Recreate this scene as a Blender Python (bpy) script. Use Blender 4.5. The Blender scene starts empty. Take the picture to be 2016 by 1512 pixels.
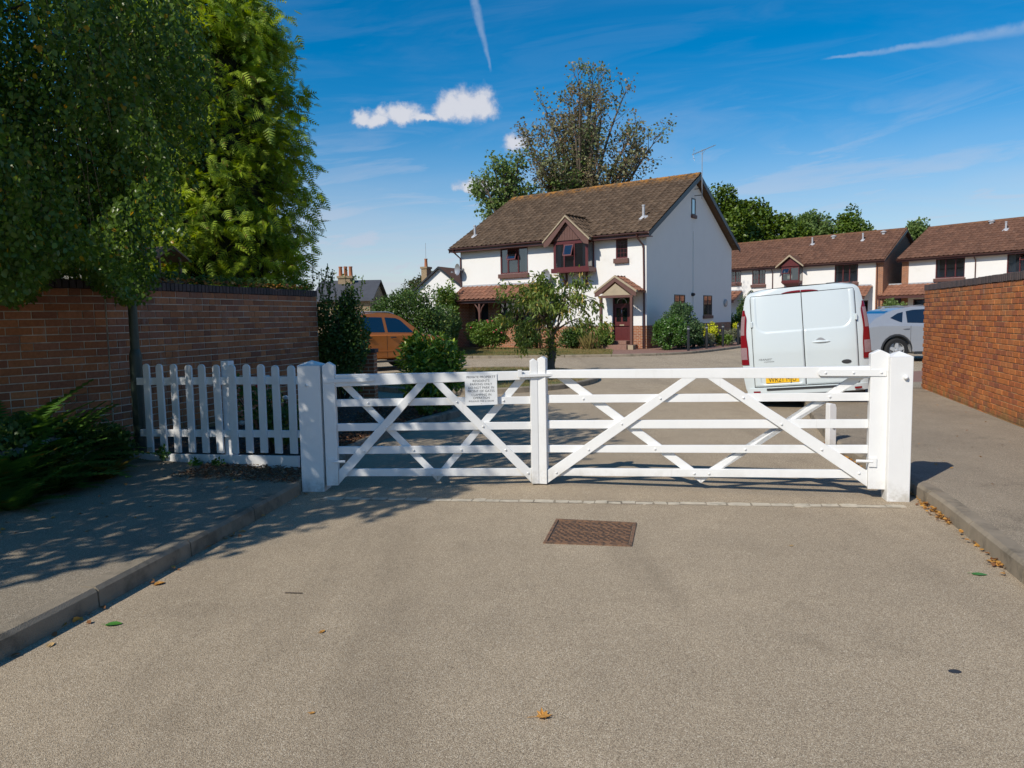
import bpy, math, random
import numpy as np
from mathutils import Vector, Matrix
R = math.radians
rng = np.random.default_rng(7)
random.seed(7)
scene = bpy.context.scene
COL = scene.collection
# ------------------------------------------------------------------ camera
cam_d = bpy.data.cameras.new('camera')
cam_d.sensor_width = 36.0
cam_d.lens = 36.0 * 1470 / 2016
cam_d.clip_start = 0.05
cam_d.clip_end = 2000
cam = bpy.data.objects.new('camera', cam_d)
COL.objects.link(cam)
cam.matrix_world = Matrix.Translation((0, 0, 1.6)) @ Matrix.Rotation(R(90 - 5.13), 4, 'X') @ Matrix.Rotation(R(-1.03), 4, 'Z')
scene.camera = cam
# ------------------------------------------------------------------ sky and sun
SUN_EL, SUN_AZ = 41.0, 225.0           # azimuth clockwise from +Y
world = bpy.data.worlds.new('World'); scene.world = world
world.use_nodes = True
wn, wl = world.node_tree.nodes, world.node_tree.links
wn.clear()
def wnode(t, **k):
    n = wn.new(t)
    for a, b in k.items(): setattr(n, a, b)
    return n
def wmath(op, a, b=None, c=None, clamp=False):
    n = wnode('ShaderNodeMath', operation=op); n.use_clamp = clamp
    for i, v in enumerate((a, b, c)):
        if v is None: continue
        if isinstance(v, (int, float)): n.inputs[i].default_value = v
        else: wl.new(v, n.inputs[i])
    return n.outputs[0]
def wmix(fac, a, b):
    n = wnode('ShaderNodeMix', data_type='RGBA')
    for s, v in ((n.inputs[0], fac), (n.inputs[6], a), (n.inputs[7], b)):
        if isinstance(v, (int, float)): s.default_value = v
        elif isinstance(v, tuple): s.default_value = v
        else: wl.new(v, s)
    return n.outputs[2]
def wsmooth(x, lo, hi):
    n = wnode('ShaderNodeMapRange', interpolation_type='SMOOTHSTEP')
    wl.new(x, n.inputs[0]); n.inputs[1].default_value = lo; n.inputs[2].default_value = hi
    return n.outputs[0]
sky = wnode('ShaderNodeTexSky', sky_type='NISHITA')
sky.sun_disc = False
sky.sun_elevation = R(SUN_EL); sky.sun_rotation = R(SUN_AZ)
sky.air_density = 1.0; sky.dust_density = 0.3; sky.ozone_density = 3.0
hs = wnode('ShaderNodeHueSaturation'); hs.inputs['Saturation'].default_value = 1.52; hs.inputs['Hue'].default_value = 0.497
hs.inputs['Value'].default_value = 1.18
wl.new(sky.outputs[0], hs.inputs['Color'])
tc = wnode('ShaderNodeTexCoord')
sep = wnode('ShaderNodeSeparateXYZ'); wl.new(tc.outputs['Generated'], sep.inputs[0])
dx, dy, dz = sep.outputs
az = wmath('ARCTAN2', dx, dy); el = wmath('ARCSINE', dz)
def wnoise(vec, scale, detail, rough=0.55, dist=0.0):
    n = wnode('ShaderNodeTexNoise'); n.inputs['Scale'].default_value = scale; n.inputs['Detail'].default_value = detail
    n.inputs['Roughness'].default_value = rough; n.inputs['Distortion'].default_value = dist
    wl.new(vec, n.inputs['Vector']); return n.outputs[0]
def wvec(x, y, z):
    n = wnode('ShaderNodeCombineXYZ')
    for i, v in enumerate((x, y, z)):
        if isinstance(v, (int, float)): n.inputs[i].default_value = v
        else: wl.new(v, n.inputs[i])
    return n.outputs[0]
ae = wvec(az, el, 0.0)
# thin high cloud, flattened towards the horizon
zz = wmath('ADD', wmath('MAXIMUM', dz, 0.0), 0.12)
plane = wvec(wmath('DIVIDE', dx, zz), wmath('MULTIPLY', wmath('DIVIDE', dy, zz), 2.1), 0.0)
cir = wnoise(plane, 0.75, 10, 0.62, 1.1)
cir2 = wnoise(plane, 0.21, 4, 0.5, 0.3)
lowness = wmath('SUBTRACT', 1.0, wsmooth(dz, 0.02, 0.30))
cov = wmath('MULTIPLY', wsmooth(wmath('ADD', wmath('MULTIPLY', cir, 0.55), wmath('MULTIPLY', cir2, 0.45)), 0.44, 0.68), wmath('ADD', 0.10, wmath('MULTIPLY', lowness, 0.70)))
veil = wmath('MULTIPLY', wsmooth(wmath('SUBTRACT', 0.31, dz), 0.05, 0.29), wmath('ADD', 0.32, wmath('MULTIPLY', cir, 0.75)))
cov = wmath('MAXIMUM', cov, veil)
stk = wnoise(wvec(wmath('MULTIPLY', az, 2.4), wmath('ADD', wmath('MULTIPLY', el, 17.0), wmath('MULTIPLY', az, -1.6)), 0.0), 1.5, 9, 0.6, 0.8)
cov = wmath('MAXIMUM', cov, wmath('MULTIPLY', wmath('MULTIPLY', wsmooth(stk, 0.43, 0.66), 0.92), wmath('MULTIPLY', wsmooth(dz, -0.02, 0.04), wmath('ADD', 0.05, wmath('MULTIPLY', lowness, 0.95)))))
# heaped clouds: soft lobes broken up by noise
pf = wmath('ADD', wmath('MULTIPLY', wnoise(ae, 24.0, 9, 0.62, 0.4), 0.6), wmath('MULTIPLY', wnoise(ae, 75.0, 6, 0.6), 0.4))
pf = wmath('SUBTRACT', pf, 0.5)
wa = wmath('ADD', az, wmath('MULTIPLY', wmath('SUBTRACT', wnoise(ae, 34.0, 7, 0.6), 0.5), R(1.7)))
we = wmath('ADD', el, wmath('MULTIPLY', wmath('SUBTRACT', wnoise(wvec(el, az, 3.7), 38.0, 7, 0.6), 0.5), R(1.5)))
def lobe(a0, e0, ra, re):
    a = wmath('DIVIDE', wmath('SUBTRACT', wa, R(a0)), R(ra)); e = wmath('DIVIDE', wmath('SUBTRACT', we, R(e0)), R(re))
    flat = wmath('MULTIPLY', wmath('MINIMUM', e, 0.0), 0.7)           # flatter below
    e = wmath('ADD', e, flat)
    return wmath('SUBTRACT', 1.0, wmath('SQRT', wmath('ADD', wmath('POWER', wmath('ABSOLUTE', a), 2.0), wmath('POWER', wmath('ABSOLUTE', e), 2.0))))
def azel(px, py):
    v = cam.matrix_world.to_3x3() @ Vector(((px - 1008) / 1470, -(py - 756) / 1470, -1.0)); v.normalize()
    return math.degrees(math.atan2(v.x, v.y)), math.degrees(math.asin(v.z))
CLOUDS = [(712, 236, 1.0, .9), (740, 236, 1.4, .95), (790, 230, 1.9, 1.2), (838, 232, 1.3, .5), (882, 216, 1.4, 1.7), (915, 210, 1.7, 2.0), (948, 214, 1.5, 1.8), 
          (1015, 285, 1.3, 1.3), (925, 370, 1.4, .9), (955, 374, 1.3, .9), (1700, -190, 3.0, 1.6), (-700, 300, 3.2, 1.6), (-1500, 260, 4, 2), (2900, 240, 3.4, 1.7), (2700, 330, 3, 1.2)]
acc = None
for px, py, ra, re in CLOUDS:
    a0, e0 = azel(px, py)
    l = lobe(a0, e0, ra, re)
    acc = l if acc is None else wmath('SMOOTH_MAX', acc, l, 0.25)
cum = wsmooth(wmath('ADD', acc, wmath('MULTIPLY', pf, 1.6)), -0.02, 0.60)
# vapour trails
def trail(p, q, w):
    a0, e0 = azel(*p); a1, e1 = azel(*q)
    ux, uy = R(a1 - a0), R(e1 - e0); L = math.hypot(ux, uy); ux /= L; uy /= L
    xa = wmath('SUBTRACT', az, R(a0)); ye = wmath('SUBTRACT', el, R(e0))
    t = wmath('DIVIDE', wmath('ADD', wmath('MULTIPLY', xa, ux), wmath('MULTIPLY', ye, uy)), L)
    d = wmath('ABSOLUTE', wmath('ADD', wmath('SUBTRACT', wmath('MULTIPLY', xa, uy), wmath('MULTIPLY', ye, ux)), wmath('MULTIPLY', pf, 0.012)))
    ww = wmath('MULTIPLY', wmath('ADD', 0.25, t), R(w))
    prof = wmath('SUBTRACT', 1.0, wsmooth(wmath('DIVIDE', d, wmath('MAXIMUM', ww, 0.0001)), 0.1, 1.0))
    ends = wmath('MULTIPLY', wsmooth(t, 0.0, 0.12), wmath('SUBTRACT', 1.0, wsmooth(t, 1.0, 1.3)))
    return wmath('MULTIPLY', wmath('MULTIPLY', prof, ends), wmath('ADD', 0.4, pf))
tr = wmath('MAXIMUM', trail((967, 145), (928, -30), 0.45), trail((1610, 118), (2030, 52), 0.42), clamp=True)
tr = wmath('MULTIPLY', tr, 0.75)
# cloud light: white tops, greyer lower down in each heap
cbase = wnoise(ae, 9.0, 5, 0.5)
ccol = wmix(wsmooth(wmath('ADD', wmath('ADD', acc, wmath('MULTIPLY', pf, 2.2)), wmath('MULTIPLY', cbase, 0.3)), 0.12, 0.85), (4.7, 5.1, 6.4, 1), (7.4, 7.4, 7.8, 1))
c1 = wmix(cov, hs.outputs[0], (5.6, 5.9, 7.0, 1))
c2 = wmix(tr, c1, (5.2, 6.0, 7.4, 1))
c3 = wmix(wmath('MULTIPLY', cum, 0.88), c2, ccol)
bg = wnode('ShaderNodeBackground'); bg.inputs['Strength'].default_value = 0.10
wl.new(c3, bg.inputs['Color'])
wo = wnode('ShaderNodeOutputWorld'); wl.new(bg.outputs[0], wo.inputs[0])
sun_d = bpy.data.lights.new('sun', 'SUN'); sun_d.energy = 4.4; sun_d.angle = R(0.53); sun_d.color = (1.0, 0.93, 0.82)
sun = bpy.data.objects.new('sun', sun_d); COL.objects.link(sun)
sdir = Vector((math.sin(R(SUN_AZ)) * math.cos(R(SUN_EL)), math.cos(R(SUN_AZ)) * math.cos(R(SUN_EL)), math.sin(R(SUN_EL))))
sun.rotation_euler = sdir.to_track_quat('Z', 'Y').to_euler()
sun.location = sdir * 60
vs = scene.view_settings
vs.view_transform = 'Standard'; vs.look = 'None'; vs.gamma = 1.0; vs.use_curve_mapping = False; vs.exposure = 0.0
scene.cycles.max_bounces = 7; scene.cycles.diffuse_bounces = 3; scene.cycles.glossy_bounces = 3; scene.cycles.transparent_max_bounces = 12
scene.cycles.transmission_bounces = 4
scene.cycles.caustics_reflective = False; scene.cycles.caustics_refractive = False

# ------------------------------------------------------------------ helpers
class MB:
    def __init__(s): s.v = []; s.f = []
    def add(s, vs_, fs):
        o = len(s.v); s.v += [tuple(map(float, p)) for p in vs_]; s.f += [tuple(i + o for i in f) for f in fs]; return s
    def box(s, x0, x1, y0, y1, z0, z1):
        return s.add([(x0,y0,z0),(x1,y0,z0),(x1,y1,z0),(x0,y1,z0),(x0,y0,z1),(x1,y0,z1),(x1,y1,z1),(x0,y1,z1)],
                     [(0,3,2,1),(4,5,6,7),(0,1,5,4),(1,2,6,5),(2,3,7,6),(3,0,4,7)])
    def prism(s, pts, vec):
        n = len(pts); vec = Vector(vec); a = [Vector(p) for p in pts]; b = [p + vec for p in a]
        nrm = Vector((0, 0, 0))
        for i in range(n): nrm += a[i].cross(a[(i + 1) % n])
        if nrm.dot(vec) > 0: a, b = b, a
        fs = [tuple(range(n)), tuple(range(2 * n - 1, n - 1, -1))]
        for i in range(n): j = (i + 1) % n; fs.append((i, i + n, j + n, j))
        return s.add([*a, *b], fs)
    def uz(s, poly, y0, y1):                       # polygon in (x,z), thick in y
        return s.prism([(p[0], y0, p[1]) for p in poly], (0, y1 - y0, 0))
    def xy(s, poly, z0, z1): return s.prism([(p[0], p[1], z0) for p in poly], (0, 0, z1 - z0))
    def beam(s, p, q, w, h, up=(0, 0, 1)):
        p = Vector(p); q = Vector(q); d = (q - p).normalized(); up = Vector(up)
        if abs(d.dot(up)) > 0.99: up = Vector((0, 1, 0))
        r = d.cross(up).normalized() * (w / 2); u = r.cross(d).normalized() * (h / 2)
        return s.prism([p - r - u, p + r - u, p + r + u, p - r + u], q - p)
    def tube(s, pts, r, n=8, cap=True):
        pts = [Vector(p) for p in pts]; m = len(pts)
        rr = r if isinstance(r, (list, tuple)) else [r] * m
        vs_ = []; ref = None
        for i, p in enumerate(pts):
            d = (pts[min(i + 1, m - 1)] - pts[max(i - 1, 0)])
            if d.length < 1e-9: d = Vector((0, 0, 1))
            d.normalize()
            if ref is None: ref = d.orthogonal().normalized()
            a = (ref - d * ref.dot(d)); a = a.normalized() if a.length > 1e-6 else d.orthogonal().normalized()
            ref = a; b = d.cross(a)
            for k in range(n):
                t = 2 * math.pi * k / n; vs_.append(p + (a * math.cos(t) + b * math.sin(t)) * rr[i])
        fs = []
        for i in range(m - 1):
            for k in range(n):
                k2 = (k + 1) % n; fs.append((i*n + k, i*n + k2, (i+1)*n + k2, (i+1)*n + k))
        if cap: fs.append(tuple(range(n - 1, -1, -1))); fs.append(tuple((m-1)*n + k for k in range(n)))
        return s.add(vs_, fs)
    def lathe(s, prof, n=16, c=(0, 0, 0), axis='Z', cap=True):
        vs_ = []; fs = []; m = len(prof)
        for (r, h) in prof:
            for k in range(n):
                t = 2 * math.pi * k / n; x, y = r * math.cos(t), r * math.sin(t)
                p = (x, y, h) if axis == 'Z' else ((x, h, y) if axis == 'Y' else (h, x, y))
                vs_.append((p[0] + c[0], p[1] + c[1], p[2] + c[2]))
        for i in range(m - 1):
            for k in range(n):
                k2 = (k + 1) % n; fs.append((i*n + k, i*n + k2, (i+1)*n + k2, (i+1)*n + k))
        if cap and prof[0][0] > 1e-5: fs.append(tuple(range(n - 1, -1, -1)))
        if cap and prof[-1][0] > 1e-5: fs.append(tuple((m-1)*n + k for k in range(n)))
        return s.add(vs_, fs)
    def grid(s, fn, nu, nv):
        vs_ = [fn(i / nu, j / nv) for j in range(nv + 1) for i in range(nu + 1)]
        fs = [(j*(nu+1)+i, j*(nu+1)+i+1, (j+1)*(nu+1)+i+1, (j+1)*(nu+1)+i) for j in range(nv) for i in range(nu)]
        return s.add(vs_, fs)
    def mesh(s, name):
        m = bpy.data.meshes.new(name); m.from_pydata(s.v, [], s.f); m.validate(); m.update(); return m
    def build(s, name, mat, parent=None, smooth=False, bevel=0.0, kind=None, seg=2):
        return link(name, s.mesh(name), mat, parent, smooth, bevel, kind, seg)
def link(name, me, mat, parent=None, smooth=False, bevel=0.0, kind=None, seg=2):
    o = bpy.data.objects.new(name, me); COL.objects.link(o)
    if mat is not None and not me.materials: me.materials.append(mat)
    if parent is not None: o.parent = parent
    if smooth:
        me.polygons.foreach_set('use_smooth', [True] * len(me.polygons))
        if smooth != 'all': me.set_sharp_from_angle(angle=R(40))
    if bevel:
        b = o.modifiers.new('bevel', 'BEVEL'); b.width = bevel; b.segments = seg; b.limit_method = 'ANGLE'; b.angle_limit = R(35)
        b.harden_normals = False
    if kind: o['kind'] = kind
    return o
def npmesh(name, V, F):
    V = np.asarray(V, np.float32); F = np.asarray(F, np.int32)
    m = bpy.data.meshes.new(name); m.vertices.add(len(V)); m.vertices.foreach_set('co', V.ravel())
    k = F.shape[1]; m.loops.add(F.size); m.loops.foreach_set('vertex_index', F.ravel())
    m.polygons.add(len(F)); m.polygons.foreach_set('loop_start', np.arange(0, F.size, k, dtype=np.int32))
    m.polygons.foreach_set('loop_total', np.full(len(F), k, np.int32))
    m.update(calc_edges=True); return m
def tag(o, label=None, cat=None, group=None, kind=None):
    if label: o['label'] = label
    if cat: o['category'] = cat
    if group: o['group'] = group
    if kind: o['kind'] = kind
    return o
def thing(name, label, cat, loc=(0, 0, 0), rotz=0.0, group=None):
    o = bpy.data.objects.new(name, None); COL.objects.link(o); o.empty_display_size = 0.2
    o.location = loc; o.rotation_euler = (0, 0, rotz); return tag(o, label, cat, group)
def heading(a, b): return math.atan2(b[1] - a[1], b[0] - a[0])
def copy_tree(o, parent=None):
    c = o.copy(); COL.objects.link(c); c.parent = parent
    for ch in o.children: copy_tree(ch, c)
    return c
def text_mesh(body, size, align='CENTER', extrude=0.0005, spacing=1.0):
    cu = bpy.data.curves.new('lettering', 'FONT'); cu.body = body; cu.size = size; cu.align_x = align; cu.extrude = extrude
    cu.space_line = spacing; cu.resolution_u = 3
    o = bpy.data.objects.new('lettering', cu); COL.objects.link(o)
    dg = bpy.context.evaluated_depsgraph_get(); dg.update()
    me = bpy.data.meshes.new_from_object(o.evaluated_get(dg))
    bpy.data.objects.remove(o); return me

# ------------------------------------------------------------------ materials
def new_mat(name):
    m = bpy.data.materials.new(name); m.use_nodes = True; nt = m.node_tree; nt.nodes.clear()
    out = nt.nodes.new('ShaderNodeOutputMaterial'); b = nt.nodes.new('ShaderNodeBsdfPrincipled')
    nt.links.new(b.outputs[0], out.inputs[0]); return m, nt, b, out
def N(nt, t, **k):
    n = nt.nodes.new(t)
    for a, b in k.items():
        if a.startswith('i_'): n.inputs[int(a[2:])].default_value = b
        else: setattr(n, a, b)
    return n
def cmix(nt, fac, a, b, blend='MIX'):
    n = nt.nodes.new('ShaderNodeMix'); n.data_type = 'RGBA'; n.blend_type = blend
    for s, v in ((n.inputs[0], fac), (n.inputs[6], a), (n.inputs[7], b)):
        if isinstance(v, (int, float)): s.default_value = v
        elif isinstance(v, tuple): s.default_value = v if len(v) == 4 else (*v, 1)
        else: nt.links.new(v, s)
    return n.outputs[2]
def mth(nt, op, a, b=None, c=None):
    n = nt.nodes.new('ShaderNodeMath'); n.operation = op
    for i, v in enumerate((a, b, c)):
        if v is None: continue
        if isinstance(v, (int, float)): n.inputs[i].default_value = v
        else: nt.links.new(v, n.inputs[i])
    return n.outputs[0]
def ramp(nt, x, lo, hi):
    n = nt.nodes.new('ShaderNodeMapRange'); n.interpolation_type = 'SMOOTHSTEP'; nt.links.new(x, n.inputs[0])
    n.inputs[1].default_value = lo; n.inputs[2].default_value = hi; return n.outputs[0]
def noise(nt, vec, scale, detail=4, rough=0.55):
    n = nt.nodes.new('ShaderNodeTexNoise'); n.inputs['Scale'].default_value = scale; n.inputs['Detail'].default_value = detail
    n.inputs['Roughness'].default_value = rough
    if vec is not None: nt.links.new(vec, n.inputs['Vector'])
    return n.outputs[0]
def pos(nt): return nt.nodes.new('ShaderNodeNewGeometry').outputs['Position']
def scaled(nt, vec, s):
    n = nt.nodes.new('ShaderNodeMapping'); n.inputs['Scale'].default_value = s; nt.links.new(vec, n.inputs['Vector']); return n.outputs[0]
def bump(nt, b, h, strength, dist):
    n = nt.nodes.new('ShaderNodeBump'); n.inputs['Strength'].default_value = strength; n.inputs['Distance'].default_value = dist
    nt.links.new(h, n.inputs['Height']); nt.links.new(n.outputs[0], b.inputs['Normal'])
def island(nt):
    g = nt.nodes.new('ShaderNodeNewGeometry').outputs['Random Per Island']; o = nt.nodes.new('ShaderNodeObjectInfo').outputs['Random']
    return mth(nt, 'FRACT', mth(nt, 'ADD', mth(nt, 'MULTIPLY', g, 7.31), o))
def basic(name, col, rough=0.6, var=0.12, vs_=3.0, bmp=0.0, bs=80.0, metal=0.0, spec=0.5, dirt=None, coat=0.0):
    m, nt, b, _ = new_mat(name); p = pos(nt)
    n = noise(nt, p, vs_, 5)
    c = cmix(nt, n, tuple(x * (1 - var) for x in col), tuple(min(1, x * (1 + var)) for x in col))
    if dirt:
        n2 = noise(nt, p, dirt[1], 7, 0.65); c = cmix(nt, mth(nt, 'MULTIPLY', ramp(nt, n2, dirt[2], dirt[3]), dirt[4] if len(dirt) > 4 else 0.6), c, dirt[0])
    nt.links.new(c, b.inputs['Base Color'])
    b.inputs['Roughness'].default_value = rough; b.inputs['Metallic'].default_value = metal
    b.inputs['Specular IOR Level'].default_value = spec; b.inputs['Coat Weight'].default_value = coat; b.inputs['Coat Roughness'].default_value = 0.04
    if bmp: bump(nt, b, noise(nt, p, bs, 4), bmp, 0.01)
    return m
def leafmat(name, cols, odd=None, oddf=0.0, transl=0.35, rough=0.45, patch=0.6):
    m, nt, b, out = new_mat(name)
    r = island(nt); p = pos(nt)
    c = cmix(nt, r, cols[0], cols[1])
    if len(cols) > 2: c = cmix(nt, ramp(nt, noise(nt, p, patch, 3), 0.45, 0.62), c, cols[2])
    if odd:
        r2 = mth(nt, 'FRACT', mth(nt, 'MULTIPLY', r, 37.7)); c = cmix(nt, mth(nt, 'LESS_THAN', r2, oddf), c, odd)
    nt.links.new(c, b.inputs['Base Color']); b.inputs['Roughness'].default_value = rough; b.inputs['Specular IOR Level'].default_value = 0.35
    t = nt.nodes.new('ShaderNodeBsdfTranslucent')
    hsv = nt.nodes.new('ShaderNodeHueSaturation'); hsv.inputs['Value'].default_value = 1.5; hsv.inputs['Saturation'].default_value = 1.1; hsv.inputs['Hue'].default_value = 0.487
    nt.links.new(c, hsv.inputs['Color']); nt.links.new(hsv.outputs[0], t.inputs['Color'])
    mx = nt.nodes.new('ShaderNodeMixShader'); mx.inputs[0].default_value = transl
    nt.links.new(b.outputs[0], mx.inputs[1]); nt.links.new(t.outputs[0], mx.inputs[2]); nt.links.new(mx.outputs[0], out.inputs[0])
    return m
def brickmat(name, cols, soot, mortarish=0.0):
    m, nt, b, _ = new_mat(name); p = pos(nt); r = island(nt)
    cr = nt.nodes.new('ShaderNodeValToRGB'); e = cr.color_ramp
    e.elements[0].color = (*cols[0], 1); e.elements[0].position = 0.0; e.elements[1].color = (*cols[-1], 1); e.elements[1].position = 1.0
    for i, c in enumerate(cols[1:-1]): k = e.elements.new((i + 1) / (len(cols) - 1)); k.color = (*c, 1)
    nt.links.new(r, cr.inputs[0])
    n = noise(nt, p, 30, 6, 0.65); c = cmix(nt, 0.8, cr.outputs[0], cmix(nt, n, (0.4, 0.4, 0.4), (1.5, 1.45, 1.4)), 'MULTIPLY')
    z = nt.nodes.new('ShaderNodeSeparateXYZ'); nt.links.new(p, z.inputs[0])
    if soot:
        drip = noise(nt, scaled(nt, p, (2.2, 2.2, 0.5)), 2.0, 6, 0.6)
        f = mth(nt, 'ADD', mth(nt, 'MULTIPLY', ramp(nt, z.outputs[2], soot[1], soot[2]), 0.55), mth(nt, 'MULTIPLY', mth(nt, 'SUBTRACT', drip, 0.5), 1.5))
        c = cmix(nt, mth(nt, 'MULTIPLY', ramp(nt, f, 0.05, 0.75), 0.8), c, soot[0])
        w = noise(nt, scaled(nt, p, (3.2, 3.2, 0.9)), 2.4, 7, 0.68)
        c = cmix(nt, mth(nt, 'MULTIPLY', ramp(nt, w, 0.58, 0.76), soot[3]), c, (0.42, 0.37, 0.33))
        g = mth(nt, 'MULTIPLY', mth(nt, 'SUBTRACT', 1.0, ramp(nt, z.outputs[2], 0.1, 0.42)), ramp(nt, noise(nt, p, 4, 5), 0.42, 0.6))
        c = cmix(nt, mth(nt, 'MULTIPLY', g, 0.6), c, (0.16, 0.15, 0.06))
    nt.links.new(c, b.inputs['Base Color']); b.inputs['Roughness'].default_value = 0.88; b.inputs['Specular IOR Level'].default_value = 0.2
    bump(nt, b, noise(nt, p, 160, 5, 0.7), 0.5, 0.006)
    return m
def asphalt(name, ca, cb, cc, big=0.5, stain=0.3):
    m, nt, b, _ = new_mat(name); p = pos(nt)
    v = nt.nodes.new('ShaderNodeTexVoronoi'); v.inputs['Scale'].default_value = 270; nt.links.new(p, v.inputs['Vector'])
    sepc = nt.nodes.new('ShaderNodeSeparateColor'); nt.links.new(v.outputs['Color'], sepc.inputs[0])
    c = cmix(nt, ramp(nt, sepc.outputs[0], 0.15, 0.85), ca, cb)
    c = cmix(nt, ramp(nt, sepc.outputs[1], 0.86, 0.97), c, cc)
    gap = ramp(nt, v.outputs['Distance'], 0.45, 0.85)
    c = cmix(nt, mth(nt, 'MULTIPLY', gap, 0.62), c, tuple(x * 0.28 for x in ca))
    n1 = noise(nt, scaled(nt, p, (1.0, 0.55, 1.0)), 0.5, 7, 0.62); n2 = noise(nt, p, 2.3, 6, 0.65)
    c = cmix(nt, big, c, cmix(nt, n1, (0.62, 0.62, 0.63), (1.38, 1.36, 1.32)), 'MULTIPLY')
    c = cmix(nt, big * 0.8, c, cmix(nt, n2, (0.7, 0.7, 0.7), (1.3, 1.3, 1.28)), 'MULTIPLY')
    s = ramp(nt, noise(nt, p, 0.9, 8, 0.7), 0.54, 0.70); c = cmix(nt, mth(nt, 'MULTIPLY', s, stain), c, tuple(x * 0.35 for x in ca))
    v2 = nt.nodes.new('ShaderNodeTexVoronoi'); v2.inputs['Scale'].default_value = 1.7; nt.links.new(p, v2.inputs['Vector'])
    sc2 = nt.nodes.new('ShaderNodeSeparateColor'); nt.links.new(v2.outputs['Color'], sc2.inputs[0])
    spot = mth(nt, 'LESS_THAN', mth(nt, 'ADD', v2.outputs['Distance'], mth(nt, 'MULTIPLY', noise(nt, p, 40, 4), 0.05)), mth(nt, 'MULTIPLY', sc2.outputs[0], 0.062)); c = cmix(nt, mth(nt, 'MULTIPLY', spot, 0.55), c, tuple(x * 0.25 for x in ca))
    trk = ramp(nt, noise(nt, scaled(nt, p, (1.3, 0.16, 1.0)), 1.0, 5, 0.6), 0.50, 0.72); c = cmix(nt, mth(nt, 'MULTIPLY', trk, 0.32), c, tuple(x * 0.45 for x in ca))
    nt.links.new(c, b.inputs['Base Color']); b.inputs['Roughness'].default_value = 0.9; b.inputs['Specular IOR Level'].default_value = 0.25
    h = mth(nt, 'ADD', mth(nt, 'MULTIPLY', v.outputs['Distance'], -1.0), mth(nt, 'MULTIPLY', noise(nt, p, 60, 5), 0.8))
    bump(nt, b, h, 0.8, 0.003)
    return m
def glassmat(name, tint=(0.02, 0.025, 0.03), refl=1.0, see=0.6):
    m, nt, b, out = new_mat(name)
    b.inputs['Base Color'].default_value = (*tint, 1); b.inputs['Roughness'].default_value = 0.03; b.inputs['Specular IOR Level'].default_value = refl
    t = nt.nodes.new('ShaderNodeBsdfTransparent'); t.inputs[0].default_value = (0.78, 0.84, 0.84, 1)
    mx = nt.nodes.new('ShaderNodeMixShader'); mx.inputs[0].default_value = see
    nt.links.new(b.outputs[0], mx.inputs[1]); nt.links.new(t.outputs[0], mx.inputs[2])
    g = nt.nodes.new('ShaderNodeBsdfGlossy'); g.inputs['Roughness'].default_value = 0.02
    fr = nt.nodes.new('ShaderNodeFresnel'); fr.inputs[0].default_value = 1.5
    m2 = nt.nodes.new('ShaderNodeMixShader'); nt.links.new(mth(nt, 'MULTIPLY', fr.outputs[0], 3.4), m2.inputs[0])
    nt.links.new(mx.outputs[0], m2.inputs[1]); nt.links.new(g.outputs[0], m2.inputs[2]); nt.links.new(m2.outputs[0], out.inputs[0])
    return m
M = {}
M['white'] = basic('white_gate_paint', (0.77, 0.77, 0.755), 0.42, 0.03, 6, 0.15, 120, dirt=((0.45, 0.42, 0.36), 7, 0.60, 0.80, 0.35))
M['white_worn'] = basic('worn_white_paint', (0.74, 0.75, 0.75), 0.55, 0.05, 9, 0.2, 90, dirt=((0.22, 0.2, 0.17), 14, 0.60, 0.74, 0.7))
M['asphalt'] = asphalt('road_asphalt', (0.32, 0.25, 0.172), (0.53, 0.43, 0.305), (0.70, 0.61, 0.47), 0.72, 0.22)
M['footway'] = asphalt('footway_asphalt', (0.23, 0.19, 0.14), (0.41, 0.345, 0.26), (0.58, 0.52, 0.42), 0.8, 0.6)
M['kerb'] = basic('kerb_concrete', (0.27, 0.225, 0.165), 0.9, 0.3, 6, 0.7, 150, dirt=((0.10, 0.085, 0.06), 4, 0.46, 0.68, 0.75))
M['sett'] = basic('granite_sett', (0.50, 0.44, 0.34), 0.85, 0.35, 11, 0.5, 90, dirt=((0.12, 0.11, 0.08), 9, 0.5, 0.7))
M['soil'] = basic('bare_soil', (0.06, 0.045, 0.035), 0.95, 0.5, 7, 1.0, 60)
M['mortar'] = basic('mortar', (0.66, 0.58, 0.47), 0.95, 0.25, 9, 0.5, 150, dirt=((0.12, 0.10, 0.08), 3, 0.45, 0.65, 0.7))
M['mortar_warm'] = basic('warm_mortar', (0.60, 0.42, 0.20), 0.95, 0.25, 9, 0.5, 150, dirt=((0.2, 0.15, 0.1), 3, 0.5, 0.7, 0.6))
M['brick_l'] = brickmat('old_red_brick', [(0.36, 0.135, 0.065), (0.48, 0.185, 0.080), (0.25, 0.105, 0.065), (0.54, 0.215, 0.095), (0.40, 0.17, 0.10), (0.30, 0.12, 0.07)], ((0.20, 0.13, 0.10), 1.3, 3.0, 0.85))
M['brick_r'] = brickmat('orange_brick', [(0.42, 0.135, 0.045), (0.50, 0.175, 0.055), (0.29, 0.10, 0.055), (0.55, 0.21, 0.07), (0.45, 0.145, 0.05), (0.34, 0.12, 0.065)], ((0.21, 0.14, 0.085), 1.2, 2.6, 0.5))
M['coping'] = brickmat('dark_coping_brick', [(0.075, 0.065, 0.065), (0.12, 0.09, 0.085), (0.09, 0.075, 0.075)], None)
M['iron_plate'] = basic('dark_rusty_iron', (0.085, 0.05, 0.032), 0.8, 0.5, 16, 0.5, 120)
M['iron'] = basic('rusty_iron', (0.21, 0.115, 0.065), 0.75, 0.5, 22, 0.5, 140, dirt=((0.05, 0.04, 0.033), 30, 0.45, 0.65, 0.8), spec=0.4)
M['galv'] = basic('grey_galvanised_metal', (0.42, 0.43, 0.44), 0.45, 0.1, 10, metal=0.6)
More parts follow.
